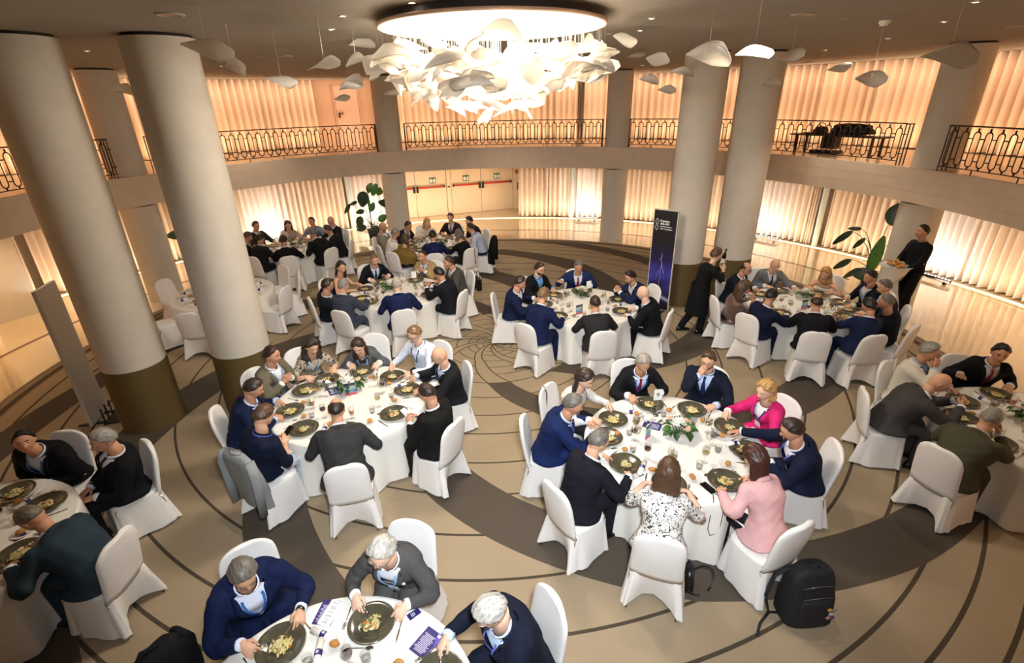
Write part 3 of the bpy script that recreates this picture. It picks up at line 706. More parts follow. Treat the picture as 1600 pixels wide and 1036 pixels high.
REM = []     # garments waiting for the voxel remesh
class Torso:
    """spine curve and cross-sections; S(t, a, off) is a point of the surface, a measured from the front"""
    PROF = [(-.16, .205, .150), (-.05, .190, .140), (.08, .172, .130), (.30, .158, .118), (.48, .168, .122), (.66, .186, .130), (.78, .192, .126), (.86, .195, .112), (.92, .164, .092), (.965, .092, .074), (1.0, .066, .066)]
    PROFF = [(-.16, .200, .145), (-.05, .188, .135), (.08, .165, .122), (.30, .130, .098), (.48, .138, .105), (.66, .158, .130), (.78, .166, .118), (.86, .162, .098), (.92, .128, .080), (.965, .078, .064), (1.0, .055, .056)]
    def __init__(s, P, N, fem, bulk):
        s.P, s.N = np.array(P, float), np.array(N, float); d = s.N-s.P
        s.C = s.P+np.array((d[0]*.4, min(d[1]*.30, .12)-.035, d[2]*.55)); s.prof = s.PROFF if fem else s.PROF; s.b = bulk
        s.ln = np.linalg.norm(d)
    def c(s, t):
        if t < 0: return s.P+np.array((0, -t*.0, t*.40))
        return (1-t)**2*s.P+2*t*(1-t)*s.C+t*t*s.N
    def fr(s, t):
        q = s.c(min(1, t+.02))-s.c(max(0, t-.02)); q /= np.linalg.norm(q)
        if t < 0: q = np.array((0, 0, 1.))
        x = np.array((1., 0, 0)); x = x-q*(x@q); x /= np.linalg.norm(x); return x, np.cross(q, x), q
    def w(s, t):
        pr = s.prof
        for (a, wa, da), (b, wb, db) in zip(pr, pr[1:]):
            if t <= b: u = max(0, (t-a)/(b-a)); u = u*u*(3-2*u)*.5+u*.5; k = s.b if t < .9 else 1; return (wa+(wb-wa)*u)*(1+(k-1)*.8), (da+(db-da)*u)*k
        return pr[-1][1:]
    def S(s, t, a, off=0.):
        x, f, q = s.fr(t); w, d = s.w(t); ca, sa = math.cos(a), math.sin(a)
        e = .82
        return s.c(t)+x*(w+off)*math.copysign(abs(sa)**e, sa)+f*(d+off)*math.copysign(abs(ca)**e, ca)
def strip(T, path, wid, off, thick=.004):
    """flat band lying on the torso surface along path [(t, x)], x metres right of the front line"""
    g = G(); rings = []
    for i, (t, x) in enumerate(path):
        w, d = T.w(t); hw = (wid[i] if hasattr(wid, '__len__') else wid)/2; row = []
        for o_, dx in ((off, -hw), (off, hw), (off+thick, hw), (off+thick, -hw)):
            u = max(-.98, min(.98, (x+dx)/(w+off))); a = math.asin(math.copysign(abs(u)**(1/.82), u)); row.append(T.S(t, a, o_))
        rings.append(row)
    g.loft(rings); return g
PS = 1.12      # everybody is built at this scale
def person(spec):
    P_ = spec; fem = P_.get('fem', False); sc = .95 if fem else 1.0
    root = thing('person', P_['label'], 'person', (P_['seat'][0], P_['seat'][1], 0), math.radians(P_['fa']-90))
    root.scale = (PS, PS, PS)
    sk = skin(P_.get('skin', 0)); HW = np.array(P_['h']); H = HW/PS; hz = H
    stand = P_.get('stand'); pel = np.array(P_.get('pel', (0, 0, .585)))/PS
    bulk = P_.get('bulk', 1.0)
    lean = H[1]-pel[1]; nd = np.array((hz[0]*.2, .30+1.1*max(0, lean-.15), 1.)); nd /= np.linalg.norm(nd); Nk = H-nd*.165
    T = Torso(pel, Nk, fem, bulk)
    yaw = math.radians(P_.get('yaw', 0)); pit = math.radians(P_.get('pitch', 18)); RH_ = Rz(yaw)@Rx(-pit)@Ry(math.radians(P_.get('roll', 0)))
    top = P_['top']; kind = P_.get('kind', 'jacket')
    # --- arms
    hands = P_.get('hands'); e = P_.get('edge', .36)
    if hands is None: hands = POSE[P_.get('pose', 'eat')](e, HW)
    hands = [(tuple(np.array(q[0])/PS),)+tuple(q[1:]) for q in hands]
    sh = []; el = []; wr = []
    for i, sd in enumerate((-1, 1)):
        x, f, q = T.fr(.86); w, d = T.w(.86); s_ = T.c(.855)+x*sd*(w-.035)+f*.005; t_ = np.array(hands[i][0], float)
        E, Wd = ik(s_, t_, .285*sc, .255*sc, (sd*.75, -.35, -.75)); sh.append(s_); el.append(E); wr.append(Wd)
    # --- body: head, neck, inner torso, arms and hands in one mesh
    g = G()
    g.loft([[H+RH_@p for p in r] for r in HEADR], 0)
    nb = H+RH_@np.array((0, -.018, -.06)); g.tube([nb, (nb+Nk)/2+np.array((0, -.004, 0)), Nk-nd*.05], [.054*sc, .056*sc, .066*sc], 14)
    for sd in (-1, 1):
        ear = [H+RH_@(np.array((sd*.073, -.008, -.008))+Rz(sd*.35)@np.array((0, .018*math.cos(a), .031*math.sin(a)))) for a in np.linspace(0, 2*PI, 10)[:-1]]
        g.ball(H+RH_@np.array((sd*.074, -.010, -.006)), (.009, .019, .030), 8, 6, 0, RH_@Rz(sd*.35))
        g.ball(H+RH_@np.array((sd*.031, AY-.020, .006)), (.0115, .010, .0058), 8, 6, 1, RH_)
        g.ball(H+RH_@np.array((sd*.031, AY-.0125, .005)), (.0066, .004, .0056), 7, 5, 2, RH_)
        if P_.get('hair') != 'none' or True:
            g.tube([H+RH_@np.array((sd*a, AY+b, c_)) for a, b, c_ in ((.014, -.002, .026), (.030, -.004, .031), (.046, -.017, .025))], [.003, .0042, .0025], 5, 4)
    g.ball(H+RH_@np.array((0, AY-.004, -.067)), (.020, .008, .0055), 10, 6, 3, RH_)
    rings = [[T.S(t, 2*PI*j/14, -.03) for j in range(14)] for t in (0, .15, .4, .65, .82, .9)]; g.loft(rings, 0)
    bare = P_.get('arms', 'long'); sl_end = {'long': 1.0, 'short': .45, 'elbow': .62, 'none': 0}[bare]
    for i, sd in enumerate((-1, 1)):
        r1 = .037 if bare == 'long' else .046*sc; g.tube([sh[i], (sh[i]+el[i])/2, el[i], (el[i]*.6+wr[i]*.4), wr[i]], [r1+.004, r1, r1*.88, r1*.82, .026*sc], 10, 0)
        hd = hands[i]; fdir = np.array(hd[1]) if len(hd) > 1 and hd[1] is not None else None
        fa = wr[i]-el[i]; fa /= np.linalg.norm(fa)
        if fdir is None: fdir = fa*.55+np.array((-sd*.35, .55, -.35))
        up = np.array(hd[2]) if len(hd) > 2 and hd[2] is not None else np.array((sd*.35, 0, 1.)); curl = hd[3] if len(hd) > 3 else .75
        hand_geo(g, wr[i], fdir, up, sd, curl, 0, sc)
    hc = P_.get('hc', 'dark')
    browm = hairm(hc) if P_.get('hair') != 'bald' else hairm('dgrey')
    obj('body', g.mesh('body', [sk, eyew, eyed, lipm, browm]), root)
    # --- hair
    hs = P_.get('hair', 'short')
    if hs != 'bald':
        hl = {'short': (.74, .56, .05, -.28, -.58), 'thin': (.88, .74, .05, -.28, -.58), 'ring': (2., .98, .04, -.22, -.55), 'long': (.78, .42, .0, -.55, -.8), 'bob': (.74, .42, .0, -.6, -.85), 'curly': (.74, .44, .0, -.6, -.85), 'crop': (.76, .62, .06, -.26, -.5)}[hs]
        th = {'short': .016, 'thin': .010, 'ring': .010, 'long': .022, 'bob': .026, 'curly': .038, 'crop': .009}[hs]; th *= P_.get('vol', 1.)
        rr = random.Random(str(P_['seat'])); ph = [rr.uniform(0, 6) for _ in range(6)]; rings = []
        for r in HH:
            row = []
            for d in r:
                az = abs(math.degrees(math.atan2(d[0], d[1]))); kn = (0, 55, 88, 115, 180); z0 = np.interp(az, kn, hl)
                f = d[2]-z0
                if hs == 'ring': f = min(f, .74-d[2]+.25*(d[1] < -.2)*abs(d[1]))
                m = sstep(-.06+.05*math.sin(9*d[0]+ph[4]), .20, f); p = head_point(d); n_ = np.array(d)
                wv = 1+.15*math.sin(7*d[0]+ph[0]+5*d[1])*math.cos(6*d[2]+ph[1])+.12*math.sin(19*d[0]+3*d[1]+ph[2]+2*math.sin(5*d[2]))+.09*math.sin(37*d[0]+6*d[1]+ph[3]+3*math.sin(4*d[2]))
                front = 1+.35*max(0, d[1])*max(0, d[2]) if hs in ('short',) else 1
                row.append(H+RH_@(p+n_*(m**1.3*th*wv*front-(1-m)*.012)))
            rings.append(row)
        g = G(); g.loft(rings)
        if hs in ('long', 'curly', 'bob'):
            Ld = {'long': P_.get('hlen', .30), 'curly': .24, 'bob': .125}[hs]; wd = {'long': .094, 'curly': .112, 'bob': .096}[hs]; rg = []; K = 10
            b0 = H+RH_@np.array((0, -.020, .03)); back = RH_@np.array((0, -1., 0)); back[2] = 0; back /= np.linalg.norm(back)+1e-9; rx = np.cross(back, (0, 0, 1.))
            for k in range(K):
                u = k/(K-1); c0 = b0+np.array((0, 0, -u*(Ld+.03)))+back*(.012+.035*math.sin(PI*min(1, u*.9)))*(1 if hs != 'bob' else .4)
                if hs == 'long': c0 = c0+back*max(0, .06*(u-.3))+np.array((0, -.0, 0))
                w_ = wd*(.92+.25*math.sin(PI*u*.8))*(1 if u < .8 else 1-.55*(u-.8)/.2); dd = (.078-.030*u)*(1.15 if hs == 'curly' else 1)*(1 if u < .8 else 1-.5*(u-.8)/.2); row = []
                for j in range(22):
                    a = 2*PI*j/22; wob = 1+(.07*math.sin(5*a+6*u+ph[4])+.05*math.sin(9*a-11*u+ph[5]))*(1.6 if hs == 'curly' else .8)
                    sx, cy = math.sin(a), math.cos(a)
                    fr_ = -cy*dd*wob; 
                    if cy > 0: fr_ *= .04 if u < .5 else .04+.5*sstep(.5, .8, u)*min(1, abs(sx)*1.6)        # towards the face: hollow
                    row.append(c0+rx*(w_*sx*wob)-back*(-fr_))
                rg.append(row)
            g.loft(rg)
        obj('hair', g.mesh('hair', hairm(hc)), root)
    if P_.get('beard'):
        rings = []
        for r in HG:
            row = []
            for d in r:
                az = abs(math.degrees(math.atan2(d[0], d[1]))); m = sstep(-.40, -.62, d[2])*sstep(100, 75, az)
                if az < 24 and -.64 < d[2] < -.48: m *= .05
                p = head_point(d); row.append(H+RH_@(p+np.array(d)*(m*.007-(1-m)*.010)))
            rings.append(row)
        g = G(); g.loft(rings[:17]); obj('beard', g.mesh('beard', hairm(P_['beard'])), root)
    if P_.get('glasses'):
        g = G()
        for sd in (-1, 1):
            pts = [H+RH_@np.array((sd*.033+.022*math.cos(a), AY+.006-.006*abs(math.cos(a)), .004+.016*math.sin(a))) for a in np.linspace(0, 2*PI, 13)]; g.tube(pts, .0020, 5, caps=False)
            g.tube([H+RH_@np.array((sd*.055, AY+.002, .008)), H+RH_@np.array((sd*.076, .05, .008)), H+RH_@np.array((sd*.079, -.01, .006))], .0019, 5)
        g.tube([H+RH_@np.array((-.011, AY+.007, .008)), H+RH_@np.array((.011, AY+.007, .008))], .002, 5)
        obj('glasses', g.mesh('glasses', mat('glasses_frame_'+P_['glasses'], {'dark': '#17130f', 'steel': '#9c8f7c', 'red': '#7a2018'}[P_['glasses']], rough=.3)), root)
    # --- upper garment: one continuous remeshed shell
    tm = cloth(top) if isinstance(top, str) else top
    jk = kind == 'jacket'; off = .014 if jk else .006
    g = G(); ts = [-.16, -.10, -.03, .06, .16, .26, .36, .46, .56, .66, .74, .80, .855, .90, .935, .965, .985] if jk or kind == 'blouse' else [-.04, .02, .1, .2, .3, .4, .5, .6, .7, .78, .84, .88, .92, .95, .975]
    if kind == 'strapless': ts = [-.04, .05, .15, .25, .35, .45, .55, .64, .70]
    hem = .030 if jk else .006
    g.loft([[T.S(t, 2*PI*j/28, off+(hem*max(0, .1-t)/.26 if t < .1 else 0)) for j in range(28)] for t in ts])
    if sl_end > 0 and kind != 'strapless':
        k1, k2, k3 = ((.070, .060, .044) if jk else (.064, .052, .040)); k1 *= sc*min(1.06, bulk); k2 *= sc; k3 *= sc
        for i, sd in enumerate((-1, 1)):
            x, f, q = T.fr(.86); a0 = sh[i]-x*sd*.05; pth = [a0, sh[i]+x*sd*.012, sh[i]*.5+el[i]*.5, el[i]]; rd = [k1*.9, k1, (k1+k2)/2, k2]
            if sl_end == 1.0: pth += [el[i]*.55+wr[i]*.45, el[i]*.06+wr[i]*.94]; rd += [(k2*.45+k3*.55), k3]
            elif sl_end > .5: pth += [el[i]*.62+wr[i]*.38]; rd += [k2*1.05]
            else: pth[-1] = sh[i]*.25+el[i]*.75; rd[-1] = k2*1.2
            # soften the elbow
            q0, q1 = [], []
            for a in range(len(pth)-1):
                for u in (0, .34, .67): q0.append(pth[a]*(1-u)+pth[a+1]*u); q1.append(rd[a]*(1-u)+rd[a+1]*u)
            q0.append(pth[-1]); q1.append(rd[-1])
            for _ in range(2):
                q0 = [q0[0]]+[(q0[k-1]+2*q0[k]+q0[k+1])/4 for k in range(1, len(q0)-1)]+[q0[-1]]
            g.tube(q0, q1, 14)
            g.ball(sh[i], k1*1.02, 12, 8)
    # push soft folds into the cloth
    far = math.hypot(P_['seat'][0]-.355, P_['seat'][1]+8.97)
    go = obj({'jacket': 'jacket', 'shirt': 'shirt', 'blouse': 'blouse', 'polo': 'polo_shirt', 'strapless': 'dress_top', 'sweater': 'sweater', 'shawl': 'shawl', 'uniform': 'uniform_jacket'}.get(kind, 'jacket'), g.mesh('garment', [tm]), root)
    md = go.modifiers.new('r', 'REMESH'); md.mode = 'VOXEL'; md.voxel_size = .013 if far < 5.5 else (.0175 if far < 9 else .024)
    sm = go.modifiers.new('s', 'SMOOTH'); sm.factor = .5; sm.iterations = 2
    VT = P_.get('vt', .34); VW = P_.get('vw', .078)
    REM.append((go, T, jk and not P_.get('closed'), VT, VW, far, rnd.uniform(0, 50), .55*wr[0]+.45*el[0], .55*wr[1]+.45*el[1], tm))
    # --- shirt, lapels, tie, cuffs
    if jk and not P_.get('closed'):
        shc = P_.get('shirt', 'e9e9ee'); shm = cloth(shc) if isinstance(shc, str) else shc
        g = G(); g.loft([[T.S(t, a, -.002) for a in np.linspace(-1.05, 1.05, 13)] for t in np.linspace(.15, .975, 14)], closed=False)
        if P_.get('collar', True):
            for sd in (-1, 1):
                rg = []
                for a in np.linspace(.28, PI, 9):
                    c_ = T.c(.985); x, f, q = T.fr(.985); rn = .066*sc; b_ = c_+x*sd*rn*math.sin(a)+f*rn*math.cos(a)+q*(-.012)
                    o_ = x*sd*math.sin(a)+f*math.cos(a); hh = .034
                    rg.append([b_, b_+o_*.010-q*.012*(1 if a < .6 else 0), b_+q*hh+o_*.012, b_+q*hh+o_*.004])
                cg = G(); cg.loft(rg); obj('shirt_collar', cg.mesh('shirt_collar', shm), root)
        for i, sd in enumerate((-1, 1)):
            fa = wr[i]-el[i]; fa /= np.linalg.norm(fa); cg = G(); cg.tube([wr[i]-fa*.045, wr[i]+fa*.004], [.0415*sc, .039*sc], 12); obj('shirt_cuff', cg.mesh('shirt_cuff', shm), root)
        obj('shirt', g.mesh('shirt', shm), root)
        for sd in (-1, 1):
            path = [(VT-.02, sd*.004)]+[(t, sd*(VW*((t-VT)/(.97-VT))**.85+.018+.012*math.sin(PI*(t-VT)/(.97-VT)))) for t in np.linspace(VT+.06, .97, 8)]
            wd = [.012, .030, .045, .054, .058, .062, .050, .044, .036]
            lg = strip(T, path, wd, off+.005, .010); obj('lapel', lg.mesh('lapel', tm), root)
    if jk:
        rg = []
        for a in np.linspace(1.15 if not P_.get('closed') else .75, 2*PI-(1.15 if not P_.get('closed') else .75), 17):
            c_ = T.c(.965); x, f, q = T.fr(.965); rn = .078*sc; e_ = x*math.sin(a)+f*math.cos(a); b_ = c_+e_*rn-q*.010
            rg.append([b_+e_*.030-q*.014, b_+e_*.012+q*.026, b_+e_*.004+q*.026, b_])
        cg = G(); cg.loft(rg); obj('jacket_collar', cg.mesh('jacket_collar', tm), root)
        if P_.get('closed') and not fem:
            rg = []
            for a in np.linspace(.5, 2*PI-.5, 17):
                c_ = T.c(.985); x, f, q = T.fr(.985); e_ = x*math.sin(a)+f*math.cos(a); b_ = c_+e_*.066*sc-q*.012; rg.append([b_, b_+e_*.010, b_+q*.038+e_*.010, b_+q*.038+e_*.003])
            cg = G(); cg.loft(rg); obj('shirt_collar', cg.mesh('shirt_collar', cloth(P_.get('shirt', 'e4e6ee'))), root)
            for i in (0, 1):
                fa = wr[i]-el[i]; fa /= np.linalg.norm(fa); cg = G(); cg.tube([wr[i]-fa*.045, wr[i]+fa*.004], [.0415*sc, .039*sc], 12); obj('shirt_cuff', cg.mesh('shirt_cuff', cloth(P_.get('shirt', 'e4e6ee'))), root)
    if P_.get('tie'):
        path = [(t, 0.) for t in np.linspace(.955, VT-.03, 9)]; wd = [.030, .026, .034, .040, .046, .052, .058, .062, .066]
        obj('tie', strip(T, path, wd, .004 if jk else .009, .007).mesh('tie', cloth(P_['tie'], .5)), root)
    if kind in ('shirt', 'polo') :
        g = G()
        for sd in (-1, 1):
            rg = []
            for a in np.linspace(.25, PI, 9):
                c_ = T.c(.985); x, f, q = T.fr(.985); rn = .064*sc; b_ = c_+x*sd*rn*math.sin(a)+f*rn*math.cos(a)-q*.012; o_ = x*sd*math.sin(a)+f*math.cos(a)
                rg.append([b_, b_+o_*.014, b_+q*.030+o_*.014, b_+q*.030+o_*.004])
            g.loft(rg)
        obj('collar', g.mesh('collar', tm), root)
    if kind == 'shawl':
        g = G(); rings = []
        for k in range(10):
            u = k/9; t = .97-u*.85; w, d = T.w(max(.3, t)); row = []
            for j in range(30):
                a = 2*PI*j/30; ww = (w*.55+.30*sstep(0, .55, u)); dd = d+.06+.05*u
                row.append(T.c(t)+np.array((ww*math.sin(a), dd*math.cos(a)*(1 if math.cos(a) < 0 else .7), 0))+np.array((0, 0, .02*math.sin(9*a)*u)))
            rings.append(row)
        g.loft(rings, cap1=False); obj('shawl_drape', g.mesh('shawl_drape', tm), root)
    if P_.get('pin'):
        w, d = T.w(.80); u = .105/(w+off); q = T.S(.80, -math.asin(u**(1/.82)), off+.012); cg = G(); cg.ball(q, (.017, .007, .017), 12, 6); obj('lapel_pin', cg.mesh('lapel_pin', mat('pin_enamel', '#cfe2f2', rough=.3)), root)
    if jk and not P_.get('closed') and VT > 0:
        for t_ in (VT-.04, VT-.16):
            q = T.S(t_, .05, off+.010); cg = G(); cg.ball(q, (.011, .005, .011), 8, 5); obj('button', cg.mesh('button', mat('dark_button', '#15130f', rough=.35)), root)
    if P_.get('lan'):
        lm = mat('lanyard_'+P_['lan'], {'blue': '#2f5fb0', 'navy': '#25306b', 'multi': '#5a63b8', 'red': '#b23a4a', 'sky': '#8fb2e0'}[P_['lan']], rough=.5, noise=.5 if P_['lan'] in ('multi', 'red') else .05, nscale=60)
        so = off+.012 if jk else .016; g = G()
        for sd in (-1, 1):
            q = strip(T, [(.965, sd*.062), (.93, sd*.066), (.86, sd*.058), (.76, sd*.044), (.66, sd*.030), (.55, sd*.014), (.48, sd*.004)], .016, so, .003); g.add(q.v, q.f)
        rg = []
        for a in np.linspace(.9, 2*PI-.9, 14):
            c_ = T.c(.972); x, f, q = T.fr(.972); r_ = .070*sc+.018; b_ = c_+x*r_*math.sin(a)+f*r_*math.cos(a); o_ = x*math.sin(a)+f*math.cos(a); rg.append([b_-q*.008, b_-q*.008+o_*.004, b_+q*.009+o_*.004, b_+q*.009])
        g.loft(rg); lo = obj('lanyard', g.mesh('lanyard', lm, smooth=False), root)
        if P_.get('badge', True):
            q = strip(T, [(.47, 0), (.28, 0)], .075, so+.004, .003); obj('badge', q.mesh('badge', mat('badge_card', '#dfe6f2', rough=.4), smooth=False), lo)
    if P_.get('watch'):
        i = P_['watch']-1; fa = wr[i]-el[i]; fa /= np.linalg.norm(fa); g = G(); g.tube([wr[i]-fa*.006, wr[i]+fa*.014], [.031, .030], 12); g.ball(wr[i]+fa*.004+np.array((0, 0, .030)), (.016, .016, .006), 10, 5); obj('wristwatch', g.mesh('wristwatch', mat('watch_steel', '#4a463f', rough=.25, metal=.7)), root)
    # --- trousers or skirt, shoes
    lm = cloth(P_.get('legs', top if jk and isinstance(top, str) else '1c1d24'))
    g = G(); feet = []
    lg_ = [[tuple(np.array(q)/PS) for q in l_] for l_ in (P_.get('legpts') or [[(sd*.085, -.02, .575), (sd*.105, .17, .575), (sd*.115, .315, .565), (sd*.12, .365, .50), (sd*.12, .35, .30), (sd*.125, .335, .085)] for sd in (-1, 1)])]
    for pts in lg_:
        q0 = [np.array(p, float) for p in pts]; rd = [.092, .085, .070, .066, .058, .050]
        if stand: rd = [.095, .085, .070, .066, .062, .060]
        q = []; qr = []
        for a in range(len(q0)-1):
            for u in (0, .5): q.append(q0[a]*(1-u)+q0[a+1]*u); qr.append(rd[a]*(1-u)+rd[a+1]*u)
        q.append(q0[-1]); qr.append(rd[-1]); g.tube(q, qr, 12); feet.append(q0[-1])
    if not stand: g.ball((0, -.02, .52), (.175, .13, .10), 14, 8)
    else: g.ball(pel, (.165, .12, .12), 14, 8)
    obj('skirt' if P_.get('skirt') else 'trousers', g.mesh('trousers', lm), root)
    shm_ = mat('black_shoe_leather', '#120f0d', rough=.3)
    for ft in feet:
        g = G(); x0, y0 = ft[0], ft[1]; rings = []; zf = P_.get('ground', 0.)
        for u, hw, ht in ((-.075, .020, .05), (-.06, .034, .09), (0, .036, .10), (.06, .040, .07), (.13, .044, .052), (.175, .030, .038), (.19, .010, .02)):
            rings.append([(x0+hw*math.cos(a), y0+u, zf+max(.0, ht*.5+ht*.5*math.sin(a))) for a in np.linspace(0, 2*PI, 11)[:-1]])
        g.loft(rings); obj('shoe', g.mesh('shoe', shm_), root)
    if P_.get('apron'):
        g = G(); rings = []
        for k in range(8):
            u = k/7; z = pel[2]+.12-u*(pel[2]+.12-.38); row = []
            for j in range(26):
                a = 2*PI*j/26; row.append((pel[0]+(.180+.05*u)*math.sin(a)*(1+.04*u*math.sin(6*a)), pel[1]+P_.get('aps', 0)*u+(.145+.05*u)*math.cos(a), z))
            rings.append(row)
        g.loft(rings, cap0=False, cap1=False); obj('apron', g.mesh('apron', lm), root)
    root['_w'] = 0; del root['_w']
    return root, [np.array(w_) for w_ in wr]
def _h(x, y, z, f=None, u=None, c=.75): return ((x, y, z), f, u, c)
POSE = {
    'eat': lambda e, H: (_h(-.21, e+.10, .845, (.45, .75, -.45), (-.5, 0, .9), .9), _h(.21, e+.10, .845, (-.45, .75, -.45), (.5, 0, .9), .9)),
    'eat2': lambda e, H: (_h(-.24, e+.05, .825, (.5, .8, -.3), None, .5), _h(.14, e+.10, .92, (-.4, .6, -.6), (.7, 0, .7), 1.)),
    'table': lambda e, H: (_h(-.20, e+.05, .815, (.55, .8, -.1), (-.2, 0, 1), .5), _h(.20, e+.05, .815, (-.55, .8, -.1), (.2, 0, 1), .5)),
    'join': lambda e, H: (_h(-.075, e-.02, .90, (.55, .4, .55), (-.9, .2, .2), .6), _h(.075, e-.02, .90, (-.55, .4, .55), (.9, .2, .2), .6)),
    'mouth': lambda e, H: (_h(-.22, e+.06, .815, (.5, .8, -.1), (-.2, 0, 1), .5), _h(H[0]+.05, H[1]+.12, H[2]-.175, (-.2, .05, 1), (.5, .85, 0), 1.)),
    'mouthl': lambda e, H: (_h(H[0]-.05, H[1]+.14, H[2]-.18, (.2, .05, 1), (-.5, .85, 0), 1.), _h(.22, e+.06, .815, (-.5, .8, -.1), (.2, 0, 1), .5)),
    'phone': lambda e, H: (_h(-.09, e-.10, .80, (.5, .7, .5), (-.9, -.2, .3), .9), _h(.08, e-.08, .80, (-.5, .7, .5), (.9, -.2, .3), .9)),
    'lap': lambda e, H: (_h(-.11, .27, .675, (.5, .8, -.1), (-.2, 0, 1), .5), _h(.11, .27, .675, (-.5, .8, -.1), (.2, 0, 1), .5)),
    'food': lambda e, H: (_h(-.07, H[1]+.26, .96, (.55, .3, .6), (-.9, .3, 0), 1.), _h(.07, H[1]+.26, .96, (-.55, .3, .6), (.9, .3, 0), 1.)),
    'talk': lambda e, H: (_h(-.25, e+.03, .815, (.5, .8, -.1), (-.2, 0, 1), .5), _h(.34, e+.02, .93, (.5, .8, .25), (-.3, -.3, .9), .25)),
    'reachl': lambda e, H: (_h(-.30, e+.26, .83, (.1, 1, -.2), None, .6), _h(.16, e+.02, .815, (-.5, .8, -.1), None, .5)),
    'reachr': lambda e, H: (_h(-.16, e+.02, .815, (.5, .8, -.1), None, .5), _h(.30, e+.26, .83, (-.1, 1, -.2), None, .6)),
}
def finish_garments():
    """apply the voxel remesh of every upper garment in one go, cut the jacket openings and press in folds"""
    bpy.context.view_layer.update()
    dg = bpy.context.evaluated_depsgraph_get()
    new = [bpy.data.meshes.new_from_object(r[0].evaluated_get(dg)) for r in REM]
    for (go, T, cut, VT, VW, far, ph, fa0, fa1, tm), me in zip(REM, new):
        go.modifiers.clear(); old = go.data; go.data = me; bpy.data.meshes.remove(old)
        if len(me.materials) == 0: me.materials.append(tm)
        n = len(me.vertices); co = np.empty(n*3, np.float32); me.vertices.foreach_get('co', co); co = co.reshape(-1, 3).astype(float)
        no = np.empty(n*3, np.float32); me.vertices.foreach_get('normal', no); no = no.reshape(-1, 3)
        w = np.sin(co[:, 2]*34+co[:, 0]*21+ph)*np.sin(co[:, 1]*29-co[:, 0]*17+ph*1.7)+.6*np.sin(co[:, 2]*61-co[:, 0]*37+co[:, 1]*23+ph)
        w2 = np.sin(co[:, 2]*15+co[:, 0]*26+1.7*np.sin(co[:, 1]*11+ph)+ph)*np.sin(co[:, 0]*9+ph*.7)
        co2 = co+no*(w*.0028+w2*.0055)[:, None]; me.vertices.foreach_set('co', co2.astype(np.float32).ravel())
        me.polygons.foreach_set('use_smooth', [True]*len(me.polygons))
        if cut:
            tt = np.linspace(.15, .985, 40); C = np.array([T.c(t) for t in tt]); FR = [T.fr(t) for t in tt]; F = np.array([f[1] for f in FR]); X = np.array([f[0] for f in FR]); Dp = np.array([T.w(t)[1] for t in tt])
            Q = np.array([f[2] for f in FR])
            k = np.argmin(np.abs(np.einsum('nkc,kc->nk', co[:, None, :]-C[None], Q)), 1)
            rel = co-C[k]; lx = np.einsum('nc,nc->n', rel, X[k]); ly = np.einsum('nc,nc->n', rel, F[k]); t = tt[k]
            vw = np.where(t > VT, VW*np.clip((t-VT)/(.97-VT), 0, 1)**.85+.006, 0)
            kill = (ly > .02) & (np.abs(lx) < vw) & (ly < Dp[k]+.05)
            import bmesh
            bm = bmesh.new(); bm.from_mesh(me); bm.verts.ensure_lookup_table()
            bmesh.ops.delete(bm, geom=[bm.verts[i] for i in np.nonzero(kill)[0]], context='VERTS'); bm.to_mesh(me); bm.free()
        me.update()

# ================================================================ TABLES AND TABLEWARE
TZ = .760
clothm = mat('table_linen', '#ebe6dc', rough=.75, noise=.015, nscale=5, bump=.06, bscale=30)
glass = glassy('clear_glass', (1, 1, 1), .985); smoke = mat('smoked_glass', '#4d4939', rough=.14, spec=.9, coat=.6, noise=.2, nscale=14)
water = glassy('water_glass', (.97, .99, 1), .97); redw = mat('red_wine', '#3a0a0c', rough=.08); whitew = glassy('white_wine', (1, .92, .62), .93); beer = mat('beer', '#b5651a', rough=.1); foam = mat('beer_foam', '#f3e8d0', rough=.8)
porc = mat('white_porcelain', '#dedcd6', rough=.18, coat=.3); crust = mat('bread_crust', '#b9803f', rough=.75, noise=.3, nscale=40, bump=.4, bscale=60); steel = mat('cutlery_steel', '#b9b3a6', rough=.22, metal=.95)
purple = mat('purple_paper', '#2b2363', rough=.5); purple2 = mat('violet_print', '#5b4fae', rough=.5); paper = mat('white_paper', '#efece6', rough=.7); ink = mat('grey_ink', '#8d8578', rough=.8); inkw = mat('white_ink', '#d8d4ea', rough=.7)
def cloth_mesh(seed):
    rr = random.Random(seed); g = G(); n = 144; rings = []; ph = [rr.uniform(0, 6) for _ in range(5)]; nf = rr.choice((15, 16, 17, 18))
    rings.append([(1.0*.5*math.cos(2*PI*j/n), .5*math.sin(2*PI*j/n), TZ) for j in range(n)])
    for r, z in ((.97, TZ), (.995, TZ-.004), (1.004, TZ-.018)): rings.append([(r*math.cos(2*PI*j/n), r*math.sin(2*PI*j/n), z) for j in range(n)])
    for k in range(1, 9):
        t = k/8; z = TZ-.018-t*(TZ-.035); row = []
        for j in range(n):
            a = 2*PI*j/n; w = math.sin(nf*a+ph[0]+.5*math.sin(3*a+ph[1]))
            r = 1.004+.015*t+.050*t**.8*(.5*w+.5*abs(w)*w)+.02*t*math.sin(5*a+ph[2]); row.append((r*math.cos(a), r*math.sin(a), z+(.008*math.sin(4*a+ph[3]) if k == 8 else 0)))
        rings.append(row)
    g.loft(rings, cap0=True, cap1=False); return g.mesh('tablecloth', clothm)
CLM = [cloth_mesh(s) for s in (1, 2, 3)]
TABLES = {1: (2.17, -4.25), 2: (-1.82, -3.22), 3: (-.89, -7.15), 4: (-4.83, -5.64), 5: (1.74, .02), 6: (5.82, -.2), 7: (6.45, -4.2), 8: (-2.03, 1.02), 9: (-1.68, 4.9), 10: (-5.6, 4.75), 11: (-5.8, 1.22)}
